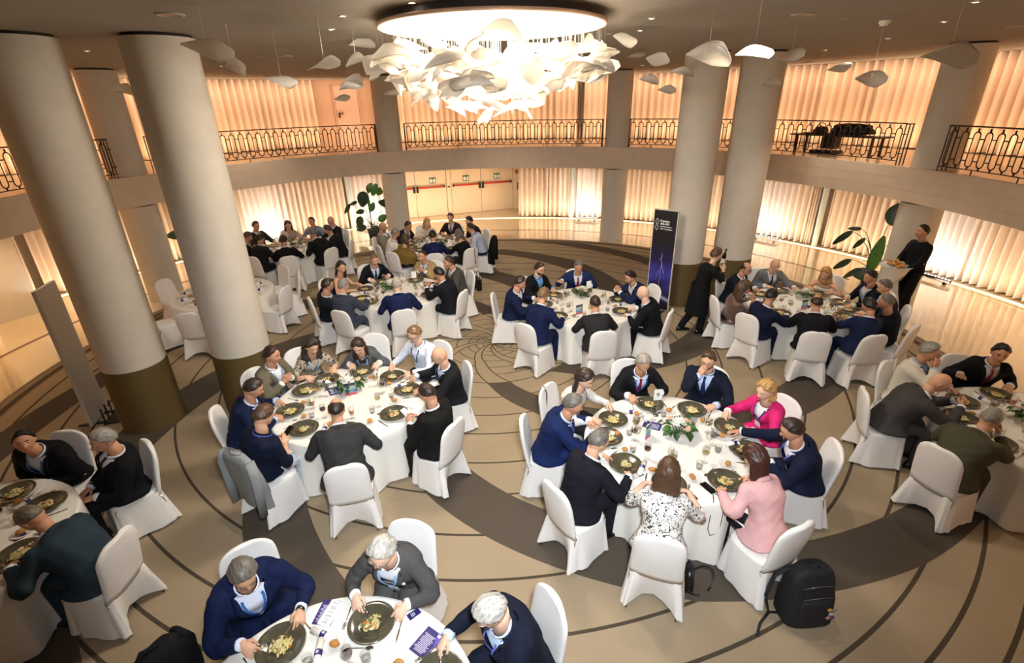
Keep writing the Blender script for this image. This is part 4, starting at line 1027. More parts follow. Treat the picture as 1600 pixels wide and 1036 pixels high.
TW = {1: 'the front right table', 2: 'the front middle table', 3: 'the table at the bottom edge', 4: 'the table at bottom left', 5: 'the table before the banner', 6: 'the table beside the waitress', 7: 'the table at the right edge', 8: 'the middle left table', 9: 'the far table before the exit doors', 10: 'the far left table by the curtains', 11: 'the empty table behind the columns'}
g = G(); g.lathe([(.0005, 0), (.97, 0), (.97, -.03), (.0005, -.03)], 40); TTOP = g.mesh('tabletop', mat('plywood', '#9a7a50', rough=.7), smooth=False)
g = G(); g.tube([(0, 0, 0), (0, 0, .72)], .02, 8); TLEG = g.mesh('leg', chrome)
for k, (x, y) in TABLES.items():
    t = thing('round_banquet_table', 'round banquet table hidden under the white cloth of %s' % TW[k], 'table', (x, y, 0))
    obj('tabletop', TTOP, t, (0, 0, TZ-.006))
    for a in (45, 135, 225, 315): obj('leg', TLEG, t, pol(.6, math.radians(a), 0))
    tag(obj('tablecloth', CLM[k % 3], None, (x, y, 0), k*.7), 'white floor length tablecloth on %s' % TW[k], 'tablecloth', 'white round tablecloths')
# --- one mesh of each kind
g = G(); g.lathe([(.0005, .006), (.085, .006), (.095, .010), (.125, .026), (.160, .036), (.166, .034), (.166, .030), (.13, .018), (.10, .002), (.0005, .0)], 40); PLATE = g.mesh('dinner_plate', smoke); [setattr(v, 'co', v.co*Vector((1.07, 1.07, 1.1)) if False else Vector((v.co.x*1.07, v.co.y*1.07, v.co.z*1.1))) for v in PLATE.vertices]
g = G(); g.lathe([(.0005, .004), (.045, .004), (.075, .012), (.082, .014), (.082, .011), (.05, .0), (.0005, .0)], 28); BPLATE = g.mesh('bread_plate', porc)
foodm = [mat('cod_flakes', '#d8c38c', rough=.5), mat('carrot', '#c0702a', rough=.5), mat('green_leaves', '#6d7034', rough=.6), mat('creamy_mash', '#cdbd7c', rough=.6), mat('onion', '#e4dcc0', rough=.4)]
def mesh_text(name, body, size, bold, m):
    cu = bpy.data.curves.new(name, 'FONT'); cu.body = body; cu.size = size; cu.extrude = .0008; cu.offset = bold; cu.resolution_u = 3
    o = bpy.data.objects.new(name, cu); COL.objects.link(o); bpy.context.view_layer.update()
    me = bpy.data.meshes.new_from_object(o.evaluated_get(bpy.context.evaluated_depsgraph_get())); bpy.data.objects.remove(o); me.materials.clear(); me.materials.append(m); return me
def food_mesh(seed, amt):
    rr = random.Random(seed); g = G()
    g.ball((0, 0, .012), (.055*amt, .050*amt, .014), 14, 7, 3)
    for i in range(int(46*amt)):
        a = rr.uniform(0, 2*PI); q = .062*amt*math.sqrt(rr.random()); z = .018+.022*(1-q/.07)*rr.random(); M = Rz(rr.uniform(0, 6))@Rx(rr.uniform(-.8, .8)); mi = rr.choice((0, 0, 0, 2, 2, 1, 4, 3))
        s = rr.uniform(.7, 1.3); g.ball((q*math.cos(a), q*math.sin(a), z), (.016*s, .007*s, .005*s) if mi != 2 else (.020*s, .009*s, .002), 7, 5, mi, M)
    return g.mesh('cod_salad', foodm)
def roll_mesh(seed):
    rr = random.Random(seed); g = G(); rings = []; p = rr.uniform(0, 6); lx, ly = rr.choice(((.042, .030), (.034, .033), (.048, .026)))
    for i in range(1, 9):
        a = PI*i/9-PI/2; row = []
        for j in range(16):
            b = 2*PI*j/16; k = 1+.06*math.sin(3*b+p)+.05*math.sin(5*b+2*a); row.append((lx*k*math.cos(a)*math.cos(b), ly*k*math.cos(a)*math.sin(b), .026+.024*math.sin(a)*(1 if a > 0 else .8)-(.004 if abs(math.sin(b)) < .25 and a > .7 else 0)))
        rings.append(row)
    g.loft(rings); return g.mesh('bread_roll', crust)
FOOD = [food_mesh(i, a) for i, a in ((1, 1.25), (2, 1.1), (3, 1.3), (4, .9))]; ROLL = [roll_mesh(i) for i in range(4)]
g = G(); g.lathe([(.0005, .004), (.028, .004), (.033, .02), (.038, .09), (.0385, .092), (.036, .09), (.031, .02), (.026, .008), (.0005, .008)], 24); TUMB = g.mesh('water_tumbler', glass)
g = G(); g.lathe([(.0005, .009), (.0295, .009), (.034, .052), (.0005, .052)], 20); WAT = g.mesh('water', water)
g = G(); g.lathe([(.0005, .002), (.034, .003), (.034, .006), (.006, .010), (.0045, .02), (.0045, .085), (.012, .095), (.032, .118), (.039, .145), (.036, .18), (.031, .205), (.0305, .205), (.0355, .18), (.0385, .145), (.0315, .119), (.0005, .099)], 24); WGL = g.mesh('wine_glass', glass)
def wine_fill(m, h):
    g = G(); g.lathe([(.0005, .100), (.0305, .120), (.0375, h), (.0005, h)], 20); return g.mesh('wine', m)
WWH, WRD = wine_fill(whitew, .138), wine_fill(redw, .145)
g = G(); g.lathe([(.0005, .002), (.032, .003), (.030, .008), (.008, .016), (.010, .03), (.026, .06), (.034, .11), (.031, .165), (.0305, .165), (.033, .11), (.025, .062), (.0005, .035)], 24); BGL = g.mesh('beer_glass', glass)
g = G(); g.lathe([(.0005, .036), (.025, .064), (.0325, .11), (.0325, .125), (.0005, .125)], 20); BEER = g.mesh('beer', beer)
g = G(); g.lathe([(.0325, .125), (.0305, .155), (.0005, .158)], 20); FOAM = g.mesh('foam', foam)
def fork_mesh():
    g = G(); g.tube([(0, -.10, .004), (0, -.02, .006), (0, .035, .008)], [.006, .004, .0035], 6, flat=.5); g.box((0, .048, .008), (.022, .026, .003))
    for x in (-.009, -.003, .003, .009): g.box((x, .075, .010), (.0032, .034, .0025))
    return g.mesh('fork', steel)
def knife_mesh():
    g = G(); g.tube([(0, -.11, .004), (0, 0, .005)], [.0065, .005], 6, flat=.6); g.add([(-.008, 0, .004), (.007, 0, .004), (.008, .07, .004), (.0, .11, .004), (-.007, .08, .004), (-.008, 0, .006), (.007, 0, .006), (.008, .07, .006), (.0, .11, .006), (-.007, .08, .006)], [(4, 3, 2, 1, 0), (5, 6, 7, 8, 9), (0, 1, 6, 5), (1, 2, 7, 6), (2, 3, 8, 7), (3, 4, 9, 8), (4, 0, 5, 9)]); return g.mesh('knife', steel, smooth=False)
def spoon_mesh():
    g = G(); g.tube([(0, -.10, .004), (0, .03, .006)], [.006, .003], 6, flat=.5); g.ball((0, .055, .006), (.019, .030, .005), 12, 6); return g.mesh('spoon', steel)
FORK, KNIFE, SPOON = fork_mesh(), knife_mesh(), spoon_mesh()
g = G(); g.tube([(0, -.11, .026), (0, .11, .026)], [.026, .027], 14); NAP = g.mesh('napkin_roll', clothm)
g = G(); g.tube([(0, -.022, .026), (0, .022, .026)], .0285, 14, caps=False); BAND = g.mesh('paper_band', purple)
g = G(); g.box((0, 0, .0545), (.0012, .020, .0012)); [g.box((dx, 0, .0548), (.004, ln, .0012)) for dx, ln in ((-.010, .022), (-.003, .026), (.004, .018))]; BTXT = g.mesh('band_lines', inkw, smooth=False)
def place(mesh, x, y, label, cat, name, z=TZ, rz=0., group=None, rot=None):
    o = obj(name, mesh, None, (x, y, z), rz, rot); return tag(o, label, cat, group)
def glass_thing(x, y, kind, label, group):
    if kind == 'tumbler':
        t = thing('water_tumbler', label, 'glass', (x, y, TZ), 0, group); obj('glass', TUMB, t); obj('water', WAT, t)
    elif kind == 'beer':
        t = thing('beer_glass', label, 'glass', (x, y, TZ), 0, group); obj('glass', BGL, t); obj('beer', BEER, t); obj('foam', FOAM, t)
    else:
        t = thing('wine_glass', label, 'glass', (x, y, TZ), 0, group); obj('glass', WGL, t)
        if kind in ('white', 'red'): obj('wine', WWH if kind == 'white' else WRD, t)
    return t
def polar_t(k, ang, r, dt=0.):
    cx, cy = TABLES[k]; a = math.radians(ang); return cx+r*math.cos(a)-dt*math.sin(a), cy+r*math.sin(a)+dt*math.cos(a)
HELD = []
def setting(k, ang, sd, i, empty=False, opts=()):
    """one place: plate, food, bread, glasses, cutlery in front of the person sd sitting at angle ang"""
    rz = math.radians(ang+90); rr = random.Random(k*100+i); j = lambda s: rr.uniform(-s, s)
    W_ = 'of the '+sd
    x, y = polar_t(k, ang, .755+j(.02), j(.02))
    if not empty:
        place(PLATE, x, y, 'round smoked glass plate of the '+sd, 'plate', 'dinner_plate', group='smoked glass plates')
        if 'nofood' not in opts: place(FOOD[i % 4], x, y, 'cod salad on the glass plate of the '+sd, 'food', 'cod_salad', TZ+.006, rr.uniform(0, 6), 'portions of cod salad')
    x, y = polar_t(k, ang, .56+j(.03), .23+j(.03))
    place(BPLATE, x, y, 'small white bread plate of the '+sd, 'plate', 'bread_plate', group='white bread plates')
    place(ROLL[i % 4], x+j(.012), y+j(.012), 'bread roll on the side plate of the '+sd, 'bread', 'bread_roll', TZ+.004, rr.uniform(0, 6), 'bread rolls')
    x, y = polar_t(k, ang, .50+j(.03), -.10+j(.03)); glass_thing(x, y, 'tumbler', 'water tumbler on the cloth before the '+sd, 'water tumblers')
    kind = 'white' if i % 3 != 1 else ('red' if 'red' in opts or i % 2 else 'none')
    if 'beer' in opts: kind = 'beer'
    x, y = polar_t(k, ang, .46+j(.03), .035+j(.03)); glass_thing(x, y, kind, {'white': 'glass with white wine before the ', 'red': 'glass with red wine before the ', 'none': 'empty stemmed wine glass before the ', 'beer': 'glass of amber beer before the '}[kind]+sd, 'stemmed glasses')
    if 'beer' not in opts and (i % 2 == 0):
        x, y = polar_t(k, ang, .39+j(.02), -.02+j(.05)); glass_thing(x, y, 'none', 'second, empty wine glass before the '+sd, 'stemmed glasses')
    x, y = polar_t(k, ang, .76+j(.03), .215+j(.01)); place(FORK, x, y, 'fork lying left of the plate '+W_, 'fork', 'fork', rz=rz+j(.25), group='forks')
    x, y = polar_t(k, ang, .76+j(.03), -.21+j(.01)); place(KNIFE, x, y, 'knife lying right of the plate '+W_, 'knife', 'knife', rz=rz+j(.2), group='knives')
    if i % 2: x, y = polar_t(k, ang, .575+j(.01), j(.04)-.02); place(SPOON, x, y, 'dessert spoon beyond the plate '+W_, 'spoon', 'spoon', rz=rz+PI/2+j(.3), group='dessert spoons')
    if empty or i % 3 == 0:
        x, y = polar_t(k, ang, .62+j(.02) if not empty else .76, -.27 if not empty else 0); t = thing('napkin', 'rolled napkin in purple band before the '+sd, 'napkin', (x, y, TZ), rz+j(.5), 'rolled napkins'); obj('cloth_roll', NAP, t); b = obj('paper_band', BAND, t); obj('band_print', BTXT, b)
# --- flowers in the middle of each table
leafm = [mat('leaf_green_a', '#3f6a2a', rough=.45, noise=.2, nscale=30), mat('leaf_green_b', '#2c4a24', rough=.45, noise=.2, nscale=30)]
petw = mat('chrysanthemum_white', '#f0eee2', rough=.7); petp = mat('rose_blush', '#e0b59b', rough=.6)
def leaf_mesh(m, L=.075, Wd=.030):
    g = G(); rows = []
    for i in range(7):
        u = i/6; w = Wd*math.sin(PI*min(.98, u*.93+.05))**.8; z = .02*math.sin(PI*u)-.015*u; rows.append([(-w, u*L, z+.006), (-w*.5, u*L, z+.001), (0, u*L, z-.003), (w*.5, u*L, z+.001), (w, u*L, z+.006)])
    g.loft(rows, closed=False); g.loft([[(x, y, z-.0016) for x, y, z in reversed(r)] for r in rows], closed=False); return g.mesh('leaf', m)
LEAF = [leaf_mesh(leafm[0]), leaf_mesh(leafm[1], .06, .022), leaf_mesh(leafm[1], .08, .026)]
def mum_mesh():
    g = G(); rr = random.Random(4)
    for ring, (n, el, L) in enumerate(((16, .15, .062), (14, .5, .055), (12, .85, .046), (8, 1.2, .034))):
        for i in range(n):
            a = 2*PI*i/n+ring*.3; M = Rz(a)@Rx(el); rows = []
            for k in range(4):
                u = k/3; w = .0075*math.sin(PI*(u*.8+.15)); rows.append([M@np.array((-w, u*L, .004*u)), M@np.array((0, u*L, -.002)), M@np.array((w, u*L, .004*u))])
            g.loft(rows, closed=False)
    g.ball((0, 0, .004), (.03, .03, .028), 10, 6); return g.mesh('chrysanthemum', petw)
def rose_mesh():
    g = G(); g.ball((0, 0, 0), (.021, .021, .02), 10, 6)
    for ring, (n, r, t) in enumerate(((5, .018, .1), (6, .024, .35))):
        for i in range(n):
            a = 2*PI*i/n+ring; M = Rz(a)@Rx(-t); c = np.array((r*math.sin(-a), r*math.cos(a), .002)); g.ball(c, (.015, .005, .018), 8, 5, 0, M)
    return g.mesh('rose', petp)
MUM, ROSE = mum_mesh(), rose_mesh()
g = G(); g.lathe([(.0005, .004), (.05, .004), (.06, .03), (.055, .07), (.053, .07), (.056, .03), (.046, .008), (.0005, .008)], 24); VASE = g.mesh('vase', glass)
def flowers(x, y, label, s=1., seed=0):
    t = thing('flower_arrangement', label, 'flowers', (x, y, TZ), 0); rr = random.Random(seed); obj('vase', VASE, t)
    g = G()
    for i in range(9): a = rr.uniform(0, 6.28); g.tube([(.02*math.cos(a), .02*math.sin(a), .01), (.06*s*math.cos(a), .06*s*math.sin(a), .11)], .003, 5)
    obj('stems', g.mesh('stems', leafm[0]), t)
    for i in range(34):
        a = 2*PI*i/34*5.13; r = s*(.035+.085*rr.random()); z = .07+.05*rr.random()+.02*(r < .07)
        o = obj('leaf', LEAF[i % 3], t, (r*math.cos(a), r*math.sin(a), z), rot=(rr.uniform(-.5, .9), rr.uniform(-.5, .5), a-PI/2+rr.uniform(-.5, .5))); q = s*rr.uniform(.9, 1.25); o.scale = (q, q, q)
    o = obj('chrysanthemum', MUM, t, (-.01, -.01, .150), rz=.3); o.scale = (1.35*s,)*3
    for i, (a, r, z) in enumerate(((.4, .085, .115), (-1.0, .080, .110), (2.3, .085, .11))): o = obj('rose', ROSE, t, (r*s*1.15*math.cos(a), r*s*1.15*math.sin(a), z+.02), rot=(rr.uniform(-.4, .4), rr.uniform(-.4, .4), 0)); o.scale = (1.25*s,)*3
    o = obj('chrysanthemum', MUM, t, (-.095*s, .065*s, .125), rz=1.); o.scale = (.7*s,)*3
    return t
for k in TABLES:
    if k == 11: continue
    x, y = polar_t(k, {1: 20, 2: 140, 3: -60, 4: 200, 5: 90, 6: 110, 7: -20, 8: 180, 9: 0, 10: 80}[k], .10 if k != 3 else .2)
    x, y = {1: (2.27, -4.10), 2: (-1.90, -2.95), 5: (1.79, .55), 6: (6.05, .15), 7: (6.46, -4.0), 8: (-2.2, 1.2)}.get(k, (x, y))
    flowers(x, y, 'low arrangement of white and blush flowers on %s' % TW[k], 1.25 if k in (1, 2, 8) else 1.1, k)
# --- table number stands
def number_stand(x, y, num, label, deg, h=.30):
    t = thing('table_number_stand', label, 'table sign', (x, y, TZ), math.radians(deg)); g = G(); g.lathe([(.0005, 0), (.035, 0), (.035, .006), (.0005, .010)], 20); g.tube([(0, 0, .005), (0, 0, h-.09)], .003, 6)
    g.tube([(0.012*math.cos(a), 0, h-.085+.012*math.sin(a)) for a in np.linspace(0, 2*PI, 12)], .002, 5); obj('wire_stand', g.mesh('wire_stand', steel), t)
    g = G(); g.box((0, 0, h), (.105, .003, .15)); c = obj('card', g.mesh('card', paper, smooth=False), t)
    if num: obj('numeral', mesh_text('numeral', num, .085, 0, mat('black_ink', '#1b1a18', rough=.7)), c, (-.024*len(num), -.0022, h-.03), rot=(PI/2, 0, 0))
    return t
number_stand(2.12, -3.72, '9', 'white table number card on a wire stand on the front right table', 5)
number_stand(-.62, -7.10, '13', 'white table number card seen from behind on the bottom table', 195, .26)
number_stand(1.90, .50, '', 'white card on a wire stand before the man with red tie', 20, .25)
number_stand(-1.72, 1.35, '', 'white card on a stand beside the tan jacket man', 20, .26)
number_stand(7.05, -3.95, '', 'white card standing at the right edge table', 60, .26)
# --- printed menus and cards
def menu(x, y, deg, label, kind, z=TZ):
    w, h = {'booklet': (.15, .21), 'card': (.10, .21), 'band': (.10, .055), 'fold': (.10, .20)}[kind]
    t = thing('printed_menu', label, 'menu', (x, y, z), math.radians(deg)); g = G()
    if kind == 'fold':
        hx_ = ('#3a3a48', '#8fb0a4', '#5f86a8', '#c0484a')
        for s_ in (-1, 1):
            M_ = Rz(s_*.55); q = G(); q.box(M_@np.array((s_*.045, 0, .105)), (.09, .003, .21), rz=s_*.55); pn = obj('panel', q.mesh('panel', purple2 if False else paper, smooth=False), t)
            for i, hx in enumerate(hx_):
                q = G(); z0, z1 = .205-.05*i, .157-.05*i; pts = [(0, z0+.012), (s_*.088, z0-.018), (s_*.088, max(.004, z1-.018)), (0, z1+.012)]
                for yy in (-.0024, .0024): q.add([M_@np.array((x_, yy, min(.209, z_))) for x_, z_ in pts], [(0, 1, 2, 3) if (yy < 0) == (s_ > 0) else (3, 2, 1, 0)])
                obj('colour_stripe', q.mesh('colour_stripe', mat('print_'+hx[1:], hx, rough=.5), smooth=False), pn)
        return t
    g.box((0, 0, .003), (w, h, .005)); obj('sheet', g.mesh('sheet', paper if kind == 'card' else purple, smooth=False), t)
    q = G(); rr = random.Random(int(x*1000))
    if kind == 'card':
        for i, yy in enumerate((.085, .05, .040, .030, .005, -.02, -.03, -.055, -.075, -.085)): q.box((0, yy, .0060), (rr.uniform(.03, .06), .0045, .0008))
        obj('printed_lines', q.mesh('printed_lines', ink, smooth=False), t)
    elif kind == 'booklet':
        for i in range(14): q.box((-.01+rr.uniform(-.006, .006), .055-i*.0105, .0060), (rr.uniform(.07, .11), .004, .0008))
        q.box((.05, .085, .0060), (.026, .022, .0008)); obj('printed_lines', q.mesh('printed_lines', inkw, smooth=False), t)
        q = G(); q.add([(w/2, h/2, .0058), (w/2, -.02, .0058), (.02, h/2, .0058)], [(0, 2, 1)]); obj('printed_wave', q.mesh('printed_wave', purple2, smooth=False), t)
    else:
        for dx, ln in ((-.02, .03), (-.008, .036), (.004, .026)): q.box((dx, 0, .0060), (.005, ln, .0008))
        obj('printed_lines', q.mesh('printed_lines', inkw, smooth=False), t)
    return t

# ================================================================ WHO SITS WHERE
PEOPLE = [
{'t': 1, 'ang': 144.3, 'sd': 'long haired woman in white blouse', 'label': 'seated woman with long dark hair and white blouse looking down at her plate', 'seat': (1.065, -3.457), 'fa': -35.7, 'h': (0.0, 0.206, 1.224), 'ch': (1.041, -3.44, -35.7), 'edge': 0.36, 'fem': 1, 'kind': 'blouse', 'top': 'ded9d2', 'hair': 'long', 'hc': 'dark', 'hlen': 0.34, 'pitch': 28, 'lan': 'navy', 'legs': '1c1d24', 'skin': 3, 'vol': 1.1},
{'t': 1, 'ang': 96.4, 'sd': 'grey haired man with red tie', 'label': 'seated grey haired man in black suit, red tie and blue lanyard, eating', 'seat': (2.02, -2.918), 'fa': -83.6, 'h': (0.0, 0.281, 1.224), 'ch': (2.016, -2.889, -83.6), 'edge': 0.34, 'top': '17171a', 'hair': 'short', 'hc': 'sgrey', 'tie': '8e1f3c', 'lan': 'blue', 'badge': 0, 'pitch': 30, 'skin': 1, 'shirt': 'e6e6ee'},
{'t': 1, 'ang': 54.8, 'sd': 'bearded man with hand at mouth', 'label': 'seated bearded man in navy suit and glasses, right hand at his mouth', 'seat': (2.942, -3.155), 'fa': -125.2, 'h': (-0.0, 0.119, 1.269), 'ch': (2.96, -3.13, -125.2), 'edge': 0.34, 'top': '161b2b', 'hair': 'short', 'hc': 'brown', 'beard': 'brown', 'glasses': 'dark', 'tie': '1c2a5a', 'shirt': 'bcd0ee', 'pose': 'mouth', 'pitch': 12, 'skin': 0, 'bulk': 1.08},
{'t': 1, 'ang': 17.1, 'sd': 'blonde woman in hot pink blazer', 'label': 'seated woman with blonde bob, hot pink blazer and white top', 'seat': (3.451, -3.857), 'fa': -162.9, 'h': (-0.03, 0.171, 1.224), 'ch': (3.469, -3.801, -160.9), 'edge': 0.34, 'fem': 1, 'top': 'd3296f', 'hair': 'bob', 'hc': 'blonde', 'shirt': 'eeeeee', 'collar': 0, 'lan': 'navy', 'pitch': 14, 'vw': 0.07, 'legs': 'd3296f', 'skin': 3, 'yaw': 8},
{'t': 1, 'ang': -16.5, 'sd': 'dark haired man reaching left', 'label': 'seated man in navy suit with multicolour lanyard reaching across the table', 'seat': (3.493, -4.642), 'fa': 163.5, 'h': (-0.132, 0.247, 1.214), 'ch': (3.502, -4.563, 166.8), 'edge': 0.38, 'top': '131a30', 'hair': 'short', 'hc': 'dark', 'lan': 'multi', 'shirt': 'e8eaf2', 'pitch': 26, 'pose': 'reachr', 'skin': 1, 'bulk': 1.06},
{'t': 1, 'ang': -64.2, 'sd': 'woman in pale pink blazer', 'label': 'seated woman in pale pink blazer with long auburn hair, seen from behind', 'seat': (2.728, -5.402), 'fa': 115.8, 'h': (0.043, 0.282, 1.214), 'ch': (2.698, -5.45, 113.8), 'edge': 0.28, 'fem': 1, 'top': 'd9a9a8', 'hair': 'long', 'hc': 'auburn', 'hlen': 0.3, 'pitch': 26, 'closed': 1, 'legs': '15141a', 'vol': 1.15, 'watch': 2},
{'t': 1, 'ang': -110.7, 'sd': 'woman in floral blouse', 'label': 'seated woman in black and white floral blouse with straight brown hair, seen from behind', 'seat': (1.69, -5.522), 'fa': 69.3, 'h': (-0.003, 0.248, 1.203), 'ch': (1.684, -5.545, 69.4), 'edge': 0.36, 'fem': 1, 'kind': 'blouse', 'top': 'FLORAL1', 'hair': 'long', 'hc': 'brown', 'hlen': 0.25, 'pitch': 24, 'arms': 'elbow', 'legs': 'd8d4cc', 'bulk': 1.18, 'skin': 3},
{'t': 1, 'ang': -147.7, 'sd': 'thinning haired man in dark suit', 'label': 'seated man with thinning grey brown hair, glasses and dark suit bending over his plate', 'seat': (0.986, -4.998), 'fa': 32.3, 'h': (-0.02, 0.262, 1.229), 'ch': (0.987, -5.012, 32.8), 'edge': 0.4, 'top': '17161f', 'hair': 'thin', 'hc': 'dgrey', 'glasses': 'dark', 'lan': 'navy', 'badge': 0, 'pitch': 32, 'skin': 0, 'yaw': -8},
{'t': 1, 'ang': 172.9, 'sd': 'man in royal blue suit', 'label': 'seated man in royal blue suit with multicolour lanyard and light shirt', 'seat': (0.781, -4.078), 'fa': -7.1, 'h': (0.045, 0.249, 1.229), 'ch': (0.758, -4.056, -7.8), 'edge': 0.4, 'top': '15234e', 'hair': 'short', 'hc': 'dgrey', 'lan': 'multi', 'shirt': 'cfdcf2', 'pitch': 20, 'skin': 1, 'bulk': 1.1, 'pose': 'eat2'},
{'t': 2, 'ang': 160.2, 'sd': 'man in olive blazer', 'label': 'seated man in olive grey blazer turned to his neighbour, hands raised', 'seat': (-3.062, -2.773), 'fa': -19.8, 'h': (0.0, 0.145, 1.264), 'ch': (-3.09, -2.763, -19.8), 'edge': 0.32, 'top': '6a6350', 'hair': 'short', 'hc': 'dark', 'lan': 'sky', 'badge': 0, 'pitch': 8, 'pose': 'join', 'yaw': 12, 'skin': 1, 'legs': '2a3a66'},
{'t': 2, 'ang': 132.6, 'sd': 'woman with dark curly hair', 'label': 'seated woman with dark curly hair and patterned beige blouse', 'seat': (-2.727, -2.234), 'fa': -47.4, 'h': (-0.016, 0.253, 1.188), 'ch': (-2.762, -2.22, -46.7), 'edge': 0.34, 'fem': 1, 'kind': 'blouse', 'top': 'FLORAL2', 'hair': 'curly', 'hc': 'dark', 'pitch': 24, 'lan': 'sky', 'badge': 0, 'arms': 'elbow', 'skin': 0},
{'t': 2, 'ang': 92.4, 'sd': 'woman in grey blazer', 'label': 'seated woman with long straight brown hair in grey blazer', 'seat': (-1.875, -1.901), 'fa': -87.6, 'h': (0.054, 0.383, 1.112), 'ch': (-1.869, -1.83, -88.0), 'edge': 0.32, 'fem': 1, 'top': '55575a', 'hair': 'long', 'hc': 'dark', 'hlen': 0.3, 'shirt': 'e4ebf5', 'collar': 0, 'lan': 'sky', 'pitch': 28, 'skin': 3},
{'t': 2, 'ang': 52.3, 'sd': 'man in white shirt with glasses', 'label': 'seated man with light brown hair, glasses and white shirt with navy lanyard', 'seat': (-0.964, -2.112), 'fa': -127.7, 'h': (0.007, 0.171, 1.269), 'ch': (-0.919, -2.098, -128.8), 'edge': 0.4, 'kind': 'shirt', 'top': 'dde4f0', 'hair': 'short', 'hc': 'lbrown', 'glasses': 'dark', 'lan': 'navy', 'pitch': 24, 'skin': 3, 'watch': 1, 'bulk': 1.1},
{'t': 2, 'ang': 18.6, 'sd': 'bald man in black suit', 'label': 'seated bald man in black suit and glasses with blue lanyard', 'seat': (-0.512, -2.781), 'fa': -161.5, 'h': (-0.096, 0.154, 1.249), 'ch': (-0.559, -2.733, -158.9), 'edge': 0.38, 'top': '1a1a1c', 'hair': 'bald', 'glasses': 'dark', 'lan': 'blue', 'badge': 0, 'pitch': 18, 'skin': 0, 'shirt': 'dfe6f4'},
{'t': 2, 'ang': -29.7, 'sd': 'man reading his white phone', 'label': 'seated balding man in black suit looking at a white phone', 'seat': (-0.57, -3.934), 'fa': 150.3, 'h': (-0.017, 0.08, 1.264), 'ch': (-0.606, -3.914, 150.3), 'edge': 0.44, 'top': '141413', 'hair': 'thin', 'hc': 'dark', 'pitch': 34, 'pose': 'phone', 'skin': 1, 'bulk': 1.08},
{'t': 2, 'ang': -77.1, 'sd': 'man in charcoal jacket from behind', 'label': 'seated man in charcoal jacket with thinning crown, seen from behind', 'seat': (-1.534, -4.468), 'fa': 102.9, 'h': (-0.032, 0.323, 1.234), 'ch': (-1.487, -4.51, 104.5), 'edge': 0.28, 'top': '343434', 'hair': 'ring', 'hc': 'dark', 'lan': 'red', 'badge': 0, 'pitch': 22, 'skin': 1, 'bulk': 1.14, 'closed': 1},
{'t': 2, 'ang': -120.7, 'sd': 'man in navy polo', 'label': 'seated man in navy polo shirt holding a phone above his lap', 'seat': (-2.504, -4.372), 'fa': 59.3, 'h': (0.056, 0.122, 1.259), 'ch': (-2.473, -4.321, 59.3), 'edge': 0.34, 'kind': 'polo', 'top': '10172b', 'hair': 'short', 'hc': 'brown', 'lan': 'multi', 'badge': 0, 'arms': 'elbow', 'pitch': 34, 'pose': 'phone', 'legs': 'b9bcc4', 'skin': 0, 'bulk': 1.12},
{'t': 2, 'ang': -161.1, 'sd': 'dark haired man in navy blazer', 'label': 'seated dark haired man in navy blazer with light blue shirt and red lanyard', 'seat': (-3.088, -3.653), 'fa': 18.8, 'h': (0.061, 0.261, 1.219), 'ch': (-3.074, -3.592, 16.5), 'edge': 0.34, 'top': '121c38', 'hair': 'short', 'hc': 'dark', 'lan': 'red', 'badge': 0, 'shirt': 'bcd0f0', 'pitch': 28, 'skin': 1},
{'t': 3, 'ang': 130.3, 'sd': 'grey haired man in navy jacket', 'label': 'seated man with thick grey hair and navy jacket cutting his food', 'seat': (-1.782, -6.097), 'fa': -49.7, 'h': (0.052, 0.252, 1.234), 'ch': (-1.778, -6.046, -51.2), 'edge': 0.38, 'top': '111c3e', 'hair': 'short', 'hc': 'dgrey', 'lan': 'blue', 'badge': 0, 'shirt': 'dfe5f2', 'pitch': 38, 'skin': 0, 'bulk': 1.16, 'watch': 1, 'vw': 0.085, 'vol': 1.1},
{'t': 3, 'ang': 78.6, 'sd': 'white haired man in grey suit', 'label': 'seated white haired man in grey suit and thin glasses, lapel pin, eating', 'seat': (-0.629, -5.856), 'fa': -101.4, 'h': (-0.009, 0.287, 1.219), 'ch': (-0.641, -5.875, -101.0), 'edge': 0.32, 'top': '4b4a48', 'hair': 'short', 'hc': 'white', 'glasses': 'steel', 'shirt': 'e8eaf2', 'pitch': 30, 'skin': 3, 'lan': 'sky', 'vol': 1.3, 'yaw': -18, 'pin': 1},
{'t': 3, 'ang': 25.5, 'sd': 'white haired man in dark jacket', 'label': 'seated white haired man in dark navy jacket with multicolour lanyard, bending over his plate', 'seat': (0.374, -6.548), 'fa': -154.5, 'h': (-0.03, 0.233, 1.244), 'ch': (0.354, -6.506, -152.6), 'edge': 0.4, 'top': '121727', 'hair': 'short', 'hc': 'white', 'glasses': 'dark', 'lan': 'multi', 'shirt': 'c9dcf6', 'pitch': 44, 'skin': 3, 'bulk': 1.14, 'vol': 1.1},
{'t': 4, 'ang': 89.1, 'sd': 'young man facing the camera', 'label': 'seated young dark haired man in black suit looking up towards the camera', 'seat': (-4.81, -4.36), 'fa': -90.9, 'h': (-0.051, 0.254, 1.219), 'ch': (-4.854, -4.371, -88.9), 'edge': 0.28, 'top': '0f0f11', 'hair': 'short', 'hc': 'black', 'shirt': 'cfdae8', 'lan': 'blue', 'badge': 0, 'pitch': -8, 'pose': 'lap', 'yaw': 42, 'skin': 1, 'bulk': 1.08},
{'t': 4, 'ang': 49.9, 'sd': 'grey haired man in black suit', 'label': 'seated grey haired man in black suit at the bottom left table, head turned left', 'seat': (-3.942, -4.584), 'fa': -130.1, 'h': (-0.115, 0.029, 1.259), 'ch': (-3.95, -4.557, -129.1), 'edge': 0.38, 'top': '0e0e12', 'hair': 'short', 'hc': 'grey', 'shirt': 'dcdcdc', 'tie': '1a1a22', 'pitch': 12, 'pose': 'lap', 'skin': 1, 'bulk': 1.1},
